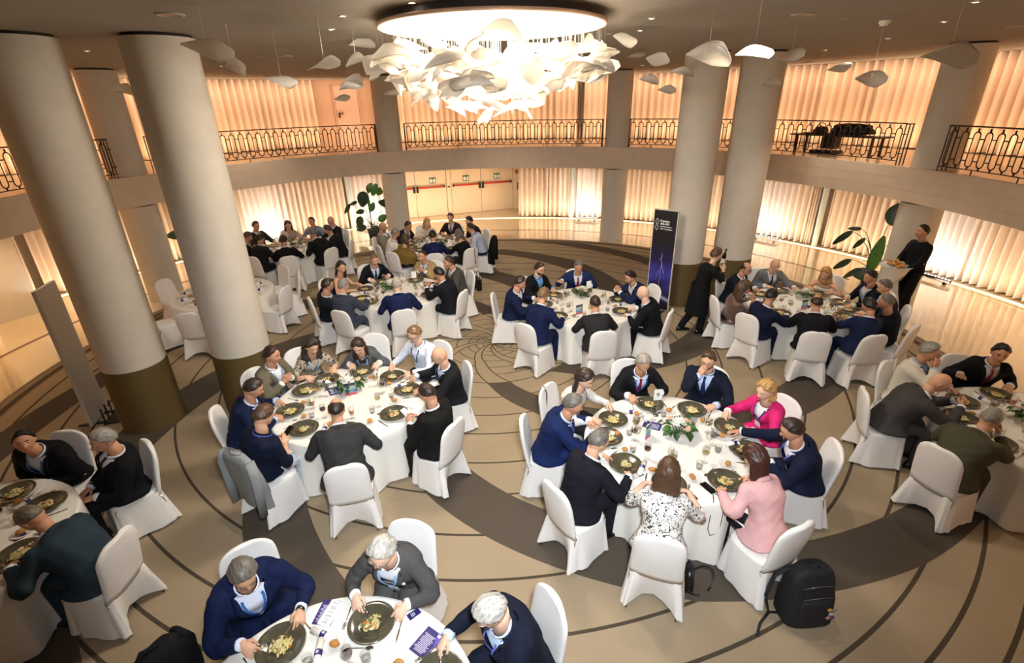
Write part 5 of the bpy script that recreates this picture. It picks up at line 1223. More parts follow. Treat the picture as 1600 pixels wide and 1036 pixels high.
{'t': 4, 'ang': -1.9, 'sd': 'man bent low over his plate', 'label': 'seated man in slate blue jacket bent very low over his plate', 'seat': (-3.431, -5.686), 'fa': 178.1, 'h': (0.047, 0.421, 1.137), 'ch': (-3.447, -5.686, 178.1), 'edge': 0.4, 'top': '2c3a44', 'hair': 'crop', 'hc': 'dgrey', 'pitch': 52, 'skin': 1, 'bulk': 1.14, 'closed': 1},
{'t': 5, 'ang': 174.1, 'sd': 'navy suited man leaning sideways', 'label': "seated man in navy suit and white shirt, hand on his neighbour's shoulder", 'seat': (0.367, 0.162), 'fa': -5.9, 'h': (0.112, 0.165, 1.239), 'ch': (0.287, 0.199, -7.0), 'edge': 0.38, 'top': '121d3c', 'hair': 'short', 'hc': 'dark', 'pitch': 22, 'skin': 1, 'pose': 'table', 'bulk': 1.05},
{'t': 5, 'ang': 134.0, 'sd': 'bearded man in black jacket', 'label': 'seated bearded man in black jacket and blue shirt with glasses', 'seat': (0.809, 0.984), 'fa': -46.0, 'h': (-0.0, 0.189, 1.249), 'ch': (0.788, 1.006, -46.0), 'edge': 0.34, 'top': '131214', 'hair': 'short', 'hc': 'dark', 'beard': 'dark', 'glasses': 'red', 'shirt': '6fa3dc', 'pitch': 14, 'pose': 'table', 'skin': 0},
{'t': 5, 'ang': 88.7, 'sd': 'man with dark red tie', 'label': 'seated grey haired man in blue suit and dark red tie facing the camera', 'seat': (1.77, 1.34), 'fa': -91.3, 'h': (-0.0, 0.263, 1.214), 'ch': (1.77, 1.37, -91.3), 'edge': 0.32, 'top': '1a2850', 'hair': 'short', 'hc': 'dgrey', 'tie': '8a2038', 'shirt': 'dfe0ea', 'pitch': 24, 'pose': 'talk', 'skin': 1, 'bulk': 1.08},
{'t': 5, 'ang': 18.4, 'sd': 'dark haired man biting bread', 'label': 'seated dark haired man in navy suit lifting food with both hands', 'seat': (2.955, 0.423), 'fa': -161.6, 'h': (0.004, 0.295, 1.203), 'ch': (2.949, 0.418, -161.8), 'edge': 0.28, 'top': '16213f', 'hair': 'short', 'hc': 'black', 'pitch': 22, 'pose': 'food', 'skin': 1},
{'t': 5, 'ang': -30.9, 'sd': 'bald man with white beard', 'label': 'seated bald man with short white beard and black suit before the banner', 'seat': (2.889, -0.669), 'fa': 149.1, 'h': (-0.088, 0.193, 1.234), 'ch': (2.891, -0.67, 149.1), 'edge': 0.34, 'top': '121417', 'hair': 'bald', 'beard': 'sgrey', 'pitch': 10, 'pose': 'table', 'skin': 3, 'bulk': 1.06},
{'t': 5, 'ang': -87.9, 'sd': 'man in dark grey suit from behind', 'label': 'seated man in dark grey suit seen from behind before the pink lily', 'seat': (1.791, -1.339), 'fa': 92.2, 'h': (-0.03, 0.204, 1.254), 'ch': (1.827, -1.324, 93.7), 'edge': 0.36, 'top': '29282a', 'hair': 'thin', 'hc': 'dark', 'pitch': 20, 'skin': 1, 'closed': 1},
{'t': 5, 'ang': -134.8, 'sd': 'brown haired man in blue suit', 'label': 'seated man with brown hair and blue suit, seen from behind', 'seat': (0.795, -0.93), 'fa': 45.2, 'h': (-0.04, 0.208, 1.28), 'ch': (0.766, -1.036, 47.3), 'edge': 0.34, 'top': '161f42', 'hair': 'short', 'hc': 'lbrown', 'pitch': 20, 'skin': 0, 'closed': 1, 'bulk': 1.12},
{'t': 6, 'ang': 134.5, 'sd': 'balding man with glasses', 'label': 'seated balding man with glasses and dark suit beside the waitress', 'seat': (4.881, 0.756), 'fa': -45.5, 'h': (0.026, 0.212, 1.239), 'ch': (4.902, 0.735, -45.5), 'edge': 0.34, 'top': '171c27', 'hair': 'ring', 'hc': 'dark', 'glasses': 'dark', 'pitch': 18, 'pose': 'table', 'skin': 1},
{'t': 6, 'ang': 94.9, 'sd': 'bald man in light grey suit', 'label': 'seated bald man in light grey suit and navy tie, arm stretched out', 'seat': (5.708, 1.115), 'fa': -85.1, 'h': (-0.0, 0.259, 1.219), 'ch': (5.705, 1.145, -85.1), 'edge': 0.32, 'top': '6d6f70', 'hair': 'bald', 'tie': '1b2348', 'shirt': 'e3e3ea', 'pitch': 18, 'pose': 'reachl', 'skin': 0, 'bulk': 1.1},
{'t': 6, 'ang': 42.6, 'sd': 'blonde woman in strapless top', 'label': 'seated woman with long light hair and strapless white top', 'seat': (6.792, 0.693), 'fa': -137.4, 'h': (-0.0, 0.323, 1.147), 'ch': (6.814, 0.713, -137.4), 'edge': 0.32, 'fem': 1, 'kind': 'strapless', 'top': 'e8e2d8', 'hair': 'long', 'hc': 'blonde', 'hlen': 0.24, 'pitch': 26, 'arms': 'none', 'pose': 'table', 'skin': 0},
{'t': 6, 'ang': 3.3, 'sd': 'man in white tee and dark jacket', 'label': 'seated dark haired man in dark jacket over white tee with lanyard, leaning back', 'seat': (7.138, -0.124), 'fa': -176.7, 'h': (0.0, 0.13, 1.259), 'ch': (7.168, -0.122, -176.7), 'edge': 0.32, 'top': '14161f', 'hair': 'short', 'hc': 'black', 'shirt': 'd8d8c6', 'collar': 0, 'lan': 'sky', 'badge': 0, 'pitch': 12, 'pose': 'reachl', 'skin': 1, 'vw': 0.09},
{'t': 6, 'ang': -25.3, 'sd': 'grey haired man in dark suit', 'label': 'seated grey haired man in dark suit turned to his neighbour', 'seat': (7.013, -0.765), 'fa': 154.7, 'h': (0.02, 0.146, 1.269), 'ch': (6.999, -0.758, 154.7), 'edge': 0.32, 'top': '1b2433', 'hair': 'short', 'hc': 'dgrey', 'pitch': 14, 'pose': 'table', 'skin': 0, 'yaw': 20},
{'t': 6, 'ang': -55.4, 'sd': 'short haired man in black sweater', 'label': 'seated man with short grey hair and black sweater', 'seat': (6.614, -1.353), 'fa': 124.5, 'h': (-0.113, 0.084, 1.249), 'ch': (6.655, -1.412, 124.5), 'edge': 0.4, 'kind': 'sweater', 'top': '14181f', 'hair': 'crop', 'hc': 'dgrey', 'pitch': 14, 'pose': 'table', 'skin': 1, 'bulk': 1.1, 'yaw': 20},
{'t': 6, 'ang': -82.9, 'sd': 'dark haired man in blue jacket', 'label': 'seated dark haired man in blue jacket with red lanyard, seen from behind', 'seat': (5.999, -1.629), 'fa': 97.2, 'h': (0.079, 0.087, 1.264), 'ch': (5.953, -1.681, 95.1), 'edge': 0.44, 'top': '1a2442', 'hair': 'short', 'hc': 'black', 'lan': 'red', 'badge': 0, 'pitch': 20, 'skin': 1, 'closed': 1, 'yaw': 10},
{'t': 6, 'ang': -112.3, 'sd': 'balding man in black suit', 'label': 'seated man in black suit with bald crown, seen from behind', 'seat': (5.289, -1.495), 'fa': 67.7, 'h': (-0.008, 0.197, 1.249), 'ch': (5.263, -1.56, 67.7), 'edge': 0.4, 'top': '151519', 'hair': 'ring', 'hc': 'dark', 'lan': 'red', 'badge': 0, 'pitch': 20, 'skin': 1, 'closed': 1, 'bulk': 1.08},
{'t': 6, 'ang': -147.5, 'sd': 'man in midnight blue suit', 'label': 'seated dark haired man in midnight blue suit seen from behind left', 'seat': (4.64, -0.953), 'fa': 32.5, 'h': (0.082, 0.112, 1.244), 'ch': (4.643, -0.902, 30.8), 'edge': 0.4, 'top': '141a33', 'hair': 'short', 'hc': 'black', 'pitch': 24, 'skin': 1, 'closed': 1},
{'t': 6, 'ang': -176.3, 'sd': 'woman in brown satin blouse', 'label': 'seated woman in brown satin blouse with wavy brown hair', 'seat': (4.443, -0.288), 'fa': 3.6, 'h': (0.151, 0.092, 1.198), 'ch': (4.449, -0.19, -0.4), 'edge': 0.38, 'fem': 1, 'kind': 'blouse', 'top': 'SATIN', 'hair': 'curly', 'hc': 'brown', 'pitch': 10, 'pose': 'join', 'skin': 0},
{'t': 7, 'ang': 124.3, 'sd': 'man in cream jacket', 'label': 'seated grey haired man in cream jacket holding bread at his mouth', 'seat': (5.683, -3.077), 'fa': -55.7, 'h': (-0.017, 0.13, 1.28), 'ch': (5.695, -3.095, -55.7), 'edge': 0.36, 'top': 'd8cfbd', 'hair': 'short', 'hc': 'grey', 'lan': 'navy', 'badge': 0, 'shirt': '9fb6dd', 'pitch': 10, 'pose': 'mouth', 'skin': 1, 'legs': '3a3c44'},
{'t': 7, 'ang': 78.6, 'sd': 'man gesturing with red tie', 'label': 'seated dark haired man in black suit and red tie gesturing with one hand', 'seat': (6.702, -2.945), 'fa': -101.4, 'h': (-0.06, 0.215, 1.234), 'ch': (6.624, -2.958, -98.0), 'edge': 0.28, 'top': '0f1016', 'hair': 'short', 'hc': 'black', 'tie': '7d1f33', 'shirt': 'cfcfd8', 'pitch': 8, 'pose': 'talk', 'yaw': -22, 'skin': 1, 'bulk': 1.1},
{'t': 7, 'ang': 158.6, 'sd': 'bald man in grey suit', 'label': 'seated bald man in grey suit bent forward over his food', 'seat': (5.109, -3.675), 'fa': -21.4, 'h': (-0.015, 0.355, 1.188), 'ch': (5.064, -3.657, -21.4), 'edge': 0.44, 'top': '44403f', 'hair': 'bald', 'pitch': 42, 'pose': 'food', 'skin': 0, 'bulk': 1.14, 'closed': 1},
{'t': 7, 'ang': -161.9, 'sd': 'man in olive jacket', 'label': 'seated man in olive jacket with cropped grey hair, seen from behind', 'seat': (5.1, -4.641), 'fa': 18.1, 'h': (-0.014, 0.366, 1.163), 'ch': (5.111, -4.637, 18.1), 'edge': 0.42, 'top': '4a4736', 'hair': 'crop', 'hc': 'grey', 'pitch': 26, 'pose': 'mouth', 'skin': 0, 'bulk': 1.16, 'closed': 1},
{'t': 8, 'ang': -148.1, 'sd': 'man with glasses at table edge', 'label': 'seated man with slick dark hair, glasses and dark suit on the left side', 'seat': (-3.235, 0.269), 'fa': 31.9, 'h': (0.162, 0.021, 1.234), 'ch': (-3.296, 0.356, 27.7), 'edge': 0.42, 'top': '171b24', 'hair': 'short', 'hc': 'dark', 'glasses': 'dark', 'pitch': 8, 'pose': 'lap', 'skin': 1, 'bulk': 1.06},
{'t': 8, 'ang': 168.1, 'sd': 'black haired woman with bare arms', 'label': 'seated woman with long black hair and bare arms in black dress', 'seat': (-3.361, 1.3), 'fa': -11.9, 'h': (0.0, 0.152, 1.239), 'ch': (-3.39, 1.306, -11.9), 'edge': 0.36, 'fem': 1, 'kind': 'strapless', 'top': '121113', 'hair': 'long', 'hc': 'black', 'hlen': 0.32, 'arms': 'none', 'pitch': 6, 'pose': 'table', 'skin': 0, 'yaw': -40},
{'t': 8, 'ang': 126.3, 'sd': 'man in black suit and dark tie', 'label': 'seated man with reddish cropped hair, black suit and dark tie', 'seat': (-2.824, 2.1), 'fa': -53.7, 'h': (0.0, 0.275, 1.214), 'ch': (-2.841, 2.124, -53.7), 'edge': 0.34, 'top': '15161b', 'hair': 'crop', 'hc': 'lbrown', 'tie': '1d2230', 'lan': 'sky', 'badge': 0, 'pitch': 22, 'skin': 0},
{'t': 8, 'ang': 68.3, 'sd': 'smiling man in tan jacket', 'label': 'seated smiling man in tan jacket with blue lanyard facing the camera', 'seat': (-1.535, 2.265), 'fa': -111.7, 'h': (0.0, 0.233, 1.229), 'ch': (-1.523, 2.293, -111.7), 'edge': 0.34, 'top': 'a58a5e', 'hair': 'crop', 'hc': 'dark', 'tie': '35507a', 'lan': 'blue', 'badge': 0, 'pitch': 4, 'pose': 'join', 'skin': 1},
{'t': 8, 'ang': 23.5, 'sd': 'dark haired man in grey suit', 'label': 'seated dark haired man in dark grey suit in profile', 'seat': (-0.783, 1.563), 'fa': -156.5, 'h': (-0.032, 0.2, 1.244), 'ch': (-0.781, 1.564, -156.5), 'edge': 0.36, 'top': '4a4641', 'hair': 'short', 'hc': 'dark', 'tie': '55524c', 'pitch': 8, 'pose': 'table', 'skin': 1, 'bulk': 1.06},
{'t': 8, 'ang': -22.3, 'sd': 'man in black suit with lanyard', 'label': 'seated dark haired man in black suit leaning in with both hands raised', 'seat': (-0.846, 0.534), 'fa': 157.7, 'h': (0.012, 0.249, 1.254), 'ch': (-0.865, 0.542, 157.7), 'edge': 0.28, 'top': '17171d', 'hair': 'short', 'hc': 'black', 'lan': 'multi', 'badge': 0, 'pitch': 22, 'pose': 'food', 'skin': 1, 'closed': 1, 'bulk': 1.08},
{'t': 8, 'ang': -75.7, 'sd': 'white haired man in blue suit', 'label': 'seated white haired man in blue suit seen from behind', 'seat': (-1.714, -0.22), 'fa': 104.3, 'h': (-0.013, 0.211, 1.285), 'ch': (-1.69, -0.218, 105.4), 'edge': 0.28, 'top': '1a2247', 'hair': 'thin', 'hc': 'white', 'pitch': 14, 'skin': 3, 'closed': 1, 'bulk': 1.12},
{'t': 8, 'ang': -123.8, 'sd': 'grey haired man in slate jacket', 'label': 'seated grey haired man in slate blue jacket seen from behind', 'seat': (-2.808, -0.144), 'fa': 56.3, 'h': (-0.084, 0.157, 1.264), 'ch': (-2.646, -0.211, 63.4), 'edge': 0.4, 'top': '3a3f4c', 'hair': 'short', 'hc': 'grey', 'lan': 'red', 'badge': 0, 'pitch': 14, 'pose': 'eat2', 'skin': 0, 'closed': 1, 'bulk': 1.1},
{'t': 9, 'ang': 178.2, 'sd': 'bald man in sand jacket', 'label': 'seated bald man with grey goatee and sand jacket at the far table', 'seat': (-3.119, 4.945), 'fa': -1.8, 'h': (0.081, -0.018, 1.269), 'ch': (-3.145, 4.945, -1.8), 'edge': 0.44, 'top': '8d8371', 'hair': 'bald', 'beard': 'grey', 'glasses': 'red', 'pitch': 8, 'pose': 'lap', 'skin': 1},
{'t': 9, 'ang': -150.9, 'sd': 'grey haired man in white shirt', 'label': 'seated grey haired man in white shirt at the far table', 'seat': (-2.851, 4.249), 'fa': 29.1, 'h': (0.079, 0.165, 1.244), 'ch': (-2.865, 4.241, 29.1), 'edge': 0.34, 'kind': 'shirt', 'top': 'e9e2d6', 'hair': 'short', 'hc': 'grey', 'pitch': 18, 'pose': 'table', 'skin': 1},
{'t': 9, 'ang': -120.8, 'sd': 'woman in golden shawl', 'label': 'seated woman wrapped in golden olive shawl with brown hair', 'seat': (-2.408, 3.681), 'fa': 59.2, 'h': (0.105, 0.049, 1.214), 'ch': (-2.477, 3.653, 57.4), 'edge': 0.42, 'fem': 1, 'kind': 'shawl', 'top': '7d6430', 'hair': 'bob', 'hc': 'brown', 'pitch': 10, 'pose': 'lap', 'arms': 'long', 'skin': 0},
{'t': 9, 'ang': 150.2, 'sd': 'man with glasses in navy jacket', 'label': 'seated man with glasses and navy jacket at the far table', 'seat': (-2.826, 5.556), 'fa': -29.8, 'h': (-0.0, 0.331, 1.173), 'ch': (-2.852, 5.57, -29.8), 'edge': 0.32, 'top': '1a1c28', 'hair': 'short', 'hc': 'dark', 'glasses': 'steel', 'tie': '4a2a2a', 'pitch': 14, 'pose': 'table', 'skin': 1},
{'t': 9, 'ang': 112.9, 'sd': 'blonde woman in white blouse', 'label': 'seated woman with long blonde hair and white blouse at the far table', 'seat': (-2.194, 6.116), 'fa': -67.1, 'h': (0.0, 0.309, 1.158), 'ch': (-2.206, 6.144, -67.1), 'edge': 0.32, 'fem': 1, 'kind': 'blouse', 'top': 'ddd0c0', 'hair': 'long', 'hc': 'blonde', 'pitch': 22, 'skin': 3},
{'t': 9, 'ang': 75.9, 'sd': 'man with maroon tie', 'label': 'seated dark haired man in dark suit and maroon tie before the exit doors', 'seat': (-1.358, 6.18), 'fa': -104.1, 'h': (0.0, 0.145, 1.249), 'ch': (-1.35, 6.209, -104.1), 'edge': 0.32, 'top': '2a2220', 'hair': 'short', 'hc': 'dark', 'tie': '5c3540', 'shirt': 'dcd0d6', 'pitch': 6, 'pose': 'table', 'skin': 0},
{'t': 9, 'ang': 29.9, 'sd': 'man in black jacket facing left', 'label': 'seated dark haired man in black jacket, right end of the far table', 'seat': (-0.588, 5.529), 'fa': -150.0, 'h': (0.077, 0.206, 1.259), 'ch': (-0.568, 5.464, -153.1), 'edge': 0.26, 'top': '17140f', 'hair': 'short', 'hc': 'black', 'pitch': 14, 'pose': 'table', 'skin': 0},
{'t': 9, 'ang': -8.7, 'sd': 'man in pale blue shirt', 'label': 'seated man in pale blue shirt with glasses, black jacket on his chair', 'seat': (-0.415, 4.706), 'fa': 171.3, 'h': (-0.019, 0.305, 1.229), 'ch': (-0.406, 4.705, 171.3), 'edge': 0.28, 'kind': 'shirt', 'top': 'b9c3d6', 'hair': 'short', 'hc': 'dark', 'glasses': 'dark', 'lan': 'navy', 'badge': 0, 'pitch': 14, 'pose': 'table', 'skin': 0},
{'t': 9, 'ang': -50.9, 'sd': 'woman in black with grey hair', 'label': 'seated woman in black with shoulder length grey hair seen from behind', 'seat': (-0.835, 3.86), 'fa': 129.1, 'h': (-0.052, 0.142, 1.234), 'ch': (-0.834, 3.859, 129.1), 'edge': 0.34, 'fem': 1, 'kind': 'blouse', 'top': '15130f', 'hair': 'bob', 'hc': 'dgrey', 'pitch': 16, 'skin': 0},
{'t': 9, 'ang': -85.3, 'sd': 'man in blue suit from behind', 'label': 'seated dark haired man in blue suit seen from behind at the far table', 'seat': (-1.569, 3.545), 'fa': 94.7, 'h': (-0.025, 0.156, 1.29), 'ch': (-1.546, 3.487, 95.4), 'edge': 0.36, 'top': '1a1f48', 'hair': 'short', 'hc': 'black', 'pitch': 14, 'skin': 1, 'closed': 1},
{'t': 10, 'ang': 156.1, 'sd': 'man in dark blazer by the curtain', 'label': 'seated man in dark blazer and white shirt, far left before the white lit curtain', 'seat': (-6.862, 5.309), 'fa': -23.9, 'h': (0.0, 0.052, 1.29), 'ch': (-6.889, 5.321, -23.9), 'edge': 0.38, 'top': '22241f', 'hair': 'short', 'hc': 'brown', 'pitch': 8, 'pose': 'table', 'skin': 1},
{'t': 10, 'ang': 117.2, 'sd': 'woman with reddish brown hair', 'label': 'seated woman with long reddish brown hair and patterned pale blouse', 'seat': (-6.204, 5.924), 'fa': -62.8, 'h': (-0.0, 0.218, 1.193), 'ch': (-6.218, 5.95, -62.8), 'edge': 0.32, 'fem': 1, 'kind': 'blouse', 'top': 'FLORAL3', 'hair': 'long', 'hc': 'auburn', 'pitch': 14, 'skin': 0, 'pose': 'table'},
{'t': 10, 'ang': 83.8, 'sd': 'man in grey blue shirt', 'label': 'seated man in grey blue shirt before the cream curtain', 'seat': (-5.455, 6.082), 'fa': -96.2, 'h': (-0.0, 0.159, 1.249), 'ch': (-5.452, 6.112, -96.2), 'edge': 0.34, 'kind': 'shirt', 'top': '77808e', 'hair': 'crop', 'hc': 'dark', 'pitch': 12, 'pose': 'table', 'skin': 1},
{'t': 10, 'ang': 54.3, 'sd': 'bald man at the far left table', 'label': 'seated bald man in dark jacket at the far left table', 'seat': (-4.806, 5.854), 'fa': -125.7, 'h': (0.0, 0.086, 1.285), 'ch': (-4.789, 5.879, -125.7), 'edge': 0.36, 'top': '1a1a1e', 'hair': 'bald', 'pitch': 8, 'pose': 'table', 'skin': 1},
{'t': 10, 'ang': 5.0, 'sd': 'tall man in black in profile', 'label': 'seated dark haired man in black suit in profile at the far left table', 'seat': (-4.365, 4.857), 'fa': -175.1, 'h': (-0.022, 0.28, 1.244), 'ch': (-4.365, 4.857, -175.1), 'edge': 0.24, 'top': '18191c', 'hair': 'short', 'hc': 'dark', 'pitch': 16, 'pose': 'table', 'skin': 1},
{'t': 10, 'ang': -32.9, 'sd': 'man in black with short hair', 'label': 'seated man in black with short grey brown hair seen from behind, right near side', 'seat': (-4.592, 4.099), 'fa': 147.2, 'h': (-0.031, 0.284, 1.3), 'ch': (-4.572, 4.086, 147.2), 'edge': 0.2, 'top': '131316', 'hair': 'crop', 'hc': 'dgrey', 'pitch': 14, 'skin': 1, 'closed': 1, 'bulk': 1.1},
{'t': 10, 'ang': -75.6, 'sd': 'man in black seen squarely from behind', 'label': 'seated dark haired man in black suit, his back square to the hall', 'seat': (-5.267, 3.452), 'fa': 104.4, 'h': (-0.051, 0.151, 1.269), 'ch': (-5.254, 3.518, 105.7), 'edge': 0.34, 'top': '121214', 'hair': 'short', 'hc': 'black', 'pitch': 18, 'skin': 1, 'closed': 1},
{'t': 10, 'ang': -108.9, 'sd': 'man in dark brown suit', 'label': 'seated dark haired man in dark brown suit seen from behind, left near side', 'seat': (-6.015, 3.539), 'fa': 71.1, 'h': (-0.029, 0.176, 1.3), 'ch': (-6.009, 3.555, 71.1), 'edge': 0.28, 'top': '1e1a1a', 'hair': 'short', 'hc': 'black', 'pitch': 16, 'skin': 1, 'closed': 1},
{'t': 10, 'ang': -149.4, 'sd': 'man half hidden by the column', 'label': 'seated grey haired man in dark jacket half hidden by the white column', 'seat': (-6.754, 4.068), 'fa': 30.6, 'h': (-0.0, 0.24, 1.244), 'ch': (-6.78, 4.053, 30.6), 'edge': 0.34, 'top': '17120f', 'hair': 'short', 'hc': 'brown', 'pitch': 22, 'pose': 'join', 'skin': 1}]
SPECIAL = {'FLORAL1': lambda: floral('floral_black_white', '#e9e4dc', '#23232b', 26), 'FLORAL2': lambda: floral('floral_navy_beige', '#b6a68e', '#2c3344', 14), 'FLORAL3': lambda: floral('floral_pale', '#c8b8a8', '#8a6a5a', 20),
           'SATIN': lambda: mat('brown_satin', '#5e4030', rough=.32, noise=.08, nscale=20, sheen=.3)}
OPTS = {'man in charcoal jacket from behind': ('beer',), 'dark haired man in navy blazer': ('beer',), 'man in white shirt with glasses': ('red',), 'bald man in black suit': ('red',), 'man gesturing with red tie': ('beer',)}
cnt = {}; CH = {}; WR = {}
for p in PEOPLE:
    if p['top'] in SPECIAL: p['top'] = SPECIAL[p['top']]()
    root, wr = person(p)
    CH[p['sd']] = p['ch']; WR[p['sd']] = (p, wr, Matrix.Translation(root.location) @ Matrix.Rotation(root.rotation_euler.z, 4, 'Z') @ Matrix.Scale(PS, 4))
    chair(*p['ch'], 'white covered banquet chair under the '+p['sd'])
    i = cnt.get(p['t'], 0); cnt[p['t']] = i+1
    far = math.hypot(p['seat'][0]-.355, p['seat'][1]+8.97)
    setting(p['t'], p['ang'], p['sd'], i, False, OPTS.get(p['sd'], ()))
    # cutlery in the hands of those who eat
    if p.get('pose', 'eat') in ('eat', 'eat2') and far < 11:
        M = WR[p['sd']][2]
        cx, cy = TABLES[p['t']]; a = math.radians(p['ang']); tgt = Vector((cx+.76*math.cos(a), cy+.76*math.sin(a), TZ+.03))
        for nm, me, w in (('fork', FORK, wr[1]), ('knife', KNIFE, wr[0]))[:2 if p['t'] == 3 else 1]:
            h = M @ Vector(w); d = (tgt-h).normalized(); o = obj(nm, me, None, h+d*.115+Vector((0, 0, -.005))); o.rotation_euler = d.to_track_quat('Y', 'Z').to_euler()
            tag(o, 'steel %s held by the %s' % (nm, p['sd']), nm, 'cutlery in hands')
for i, (x, y, lab) in enumerate(((-4.98, 2.42, 'far right'), (-4.45, 1.90, 'right'), (-4.34, .91, 'near right'), (-7.24, 1.56, 'left rear'), (-5.58, -.40, 'near'), (-6.7, .1, 'hidden left'))):
    cx, cy = TABLES[11]; d = math.atan2(cy-y, cx-x); chair(x+.27*math.cos(d), y+.27*math.sin(d), math.degrees(d), 'empty white covered chair on the %s side of the empty table behind the columns' % lab)
for i in range(10):
    setting(11, i*36+5, ['unused place facing the far right', 'unused place facing the curtain side', 'unused place at the back', 'unused place back left', 'unused place at far left', 'unused place facing the grey panel', 'unused place front left', 'unused place nearest the columns', 'unused place front right', 'unused place at the right side'][i], i, True)

# ================================================================ STANDING STAFF
def fr2(deg): a = math.radians(deg); return np.array((math.cos(a), math.sin(a)))
STAFF = [
    dict(sd='waitress', label='standing waitress in black uniform and long apron bending forward with a wine bottle', seat=(3.98, .34), fa=8, h=(0.0, .33, 1.60), stand=1, pel=(0, .10, .90), kind='uniform', top='121212', hair='crop', hc='brown', vol=2.2, pitch=6, yaw=6, skin=3, legs='111113', apron=1, aps=-.02, fem=True,
         hands=(((-.02, .47, 1.36), (.3, .2, 1), (-.9, .3, .2), .9), ((.10, .46, 1.30), (-.3, .3, 1), (.9, .3, .1), .9)),
         legpts=[[(-.09, .08, .90), (-.10, .08, .68), (-.10, .06, .50), (-.10, .0, .34), (-.11, -.10, .20), (-.11, -.16, .08)], [(.09, .10, .90), (.10, .14, .68), (.10, .16, .50), (.10, .16, .34), (.11, .14, .20), (.11, .13, .08)]]),
    dict(sd='waiter', label='standing waiter in black uniform carrying a cloth covered bread tray before the column', seat=(8.45, .70), fa=186, h=(0.0, .06, 1.88), stand=1, pel=(0, .0, 1.04), kind='uniform', top='131516', hair='short', hc='black', pitch=-4, yaw=-10, skin=1, legs='121314',
         hands=(((-.10, .28, 1.16), (.4, 1, .2), (0, 0, -1), .3), ((.12, .30, 1.18), (-.4, 1, .2), (0, 0, -1), .3)),
         legpts=[[(-.09, .0, 1.02), (-.10, .03, .80), (-.10, .05, .58), (-.10, .03, .40), (-.11, .0, .22), (-.11, -.02, .08)], [(.09, .0, 1.02), (.10, .0, .80), (.11, -.05, .58), (.11, -.12, .40), (.12, -.18, .22), (.12, -.22, .08)]]),
]
for p in STAFF: person(p)
bottle_m = mat('dark_bottle_glass', '#0d120c', rough=.12); labelm = mat('bottle_label', '#e6e1d6', rough=.6)
t = thing('wine_bottle', 'dark wine bottle with pale label held up by the waitress', 'bottle', (4.44, .40, 1.41)); t.rotation_euler = (.12, .1, 0)
g = G(); g.lathe([(.0005, 0), (.037, .002), (.038, .02), (.038, .17), (.030, .20), (.0145, .235), (.0135, .30), (.015, .302), (.015, .31), (.0005, .312)], 24); obj('glass_body', g.mesh('glass_body', bottle_m), t)
g = G(); g.lathe([(.0386, .03), (.0386, .12)], 24); obj('paper_label', g.mesh('paper_label', labelm), t)
# bread tray
tx, ty, tz = 8.06, .67, 1.20
t = thing('serving_tray', 'round serving tray under a white draped cloth held by the waiter', 'tray', (tx, ty, tz))
g = G(); g.lathe([(.0005, 0), (.27, 0), (.285, .015), (.28, .018), (.265, .005), (.0005, .005)], 36); obj('dish', g.mesh('dish', porc), t)
g = G(); rings = []
for k in range(6):
    u = k/5; rings.append([((.25+.02*math.sin(5*a)*u+.01*u)*math.cos(a)*(1-.25*u), (.25+.02*math.sin(4*a+1)*u)*math.sin(a)*(1-.25*u), -.004-u*(.24+.10*math.sin(2*a+.6))) for a in np.linspace(0, 2*PI, 41)[:-1]])
g.loft(rings, cap0=False, cap1=False); obj('napkin_drape', g.mesh('napkin_drape', clothm), t)
for i in range(9):
    a = i*2.4; r = .05+.05*(i % 4)
    o = obj('bread_roll', ROLL[i % 4], None, (tx+r*math.cos(a), ty+r*math.sin(a), tz+.008+.03*(i % 3 == 0)), a); o.scale = (1.5, 1.5, 1.3)
    tag(o, 'golden bread roll on the tray of the waiter, '+['nearest the rim', 'next to the rim roll', 'on the far side', 'topmost', 'in the centre', 'left of centre', 'right of centre', 'at the outer rim', 'nearest the waiter'][i], 'bread', 'bread rolls on the tray')

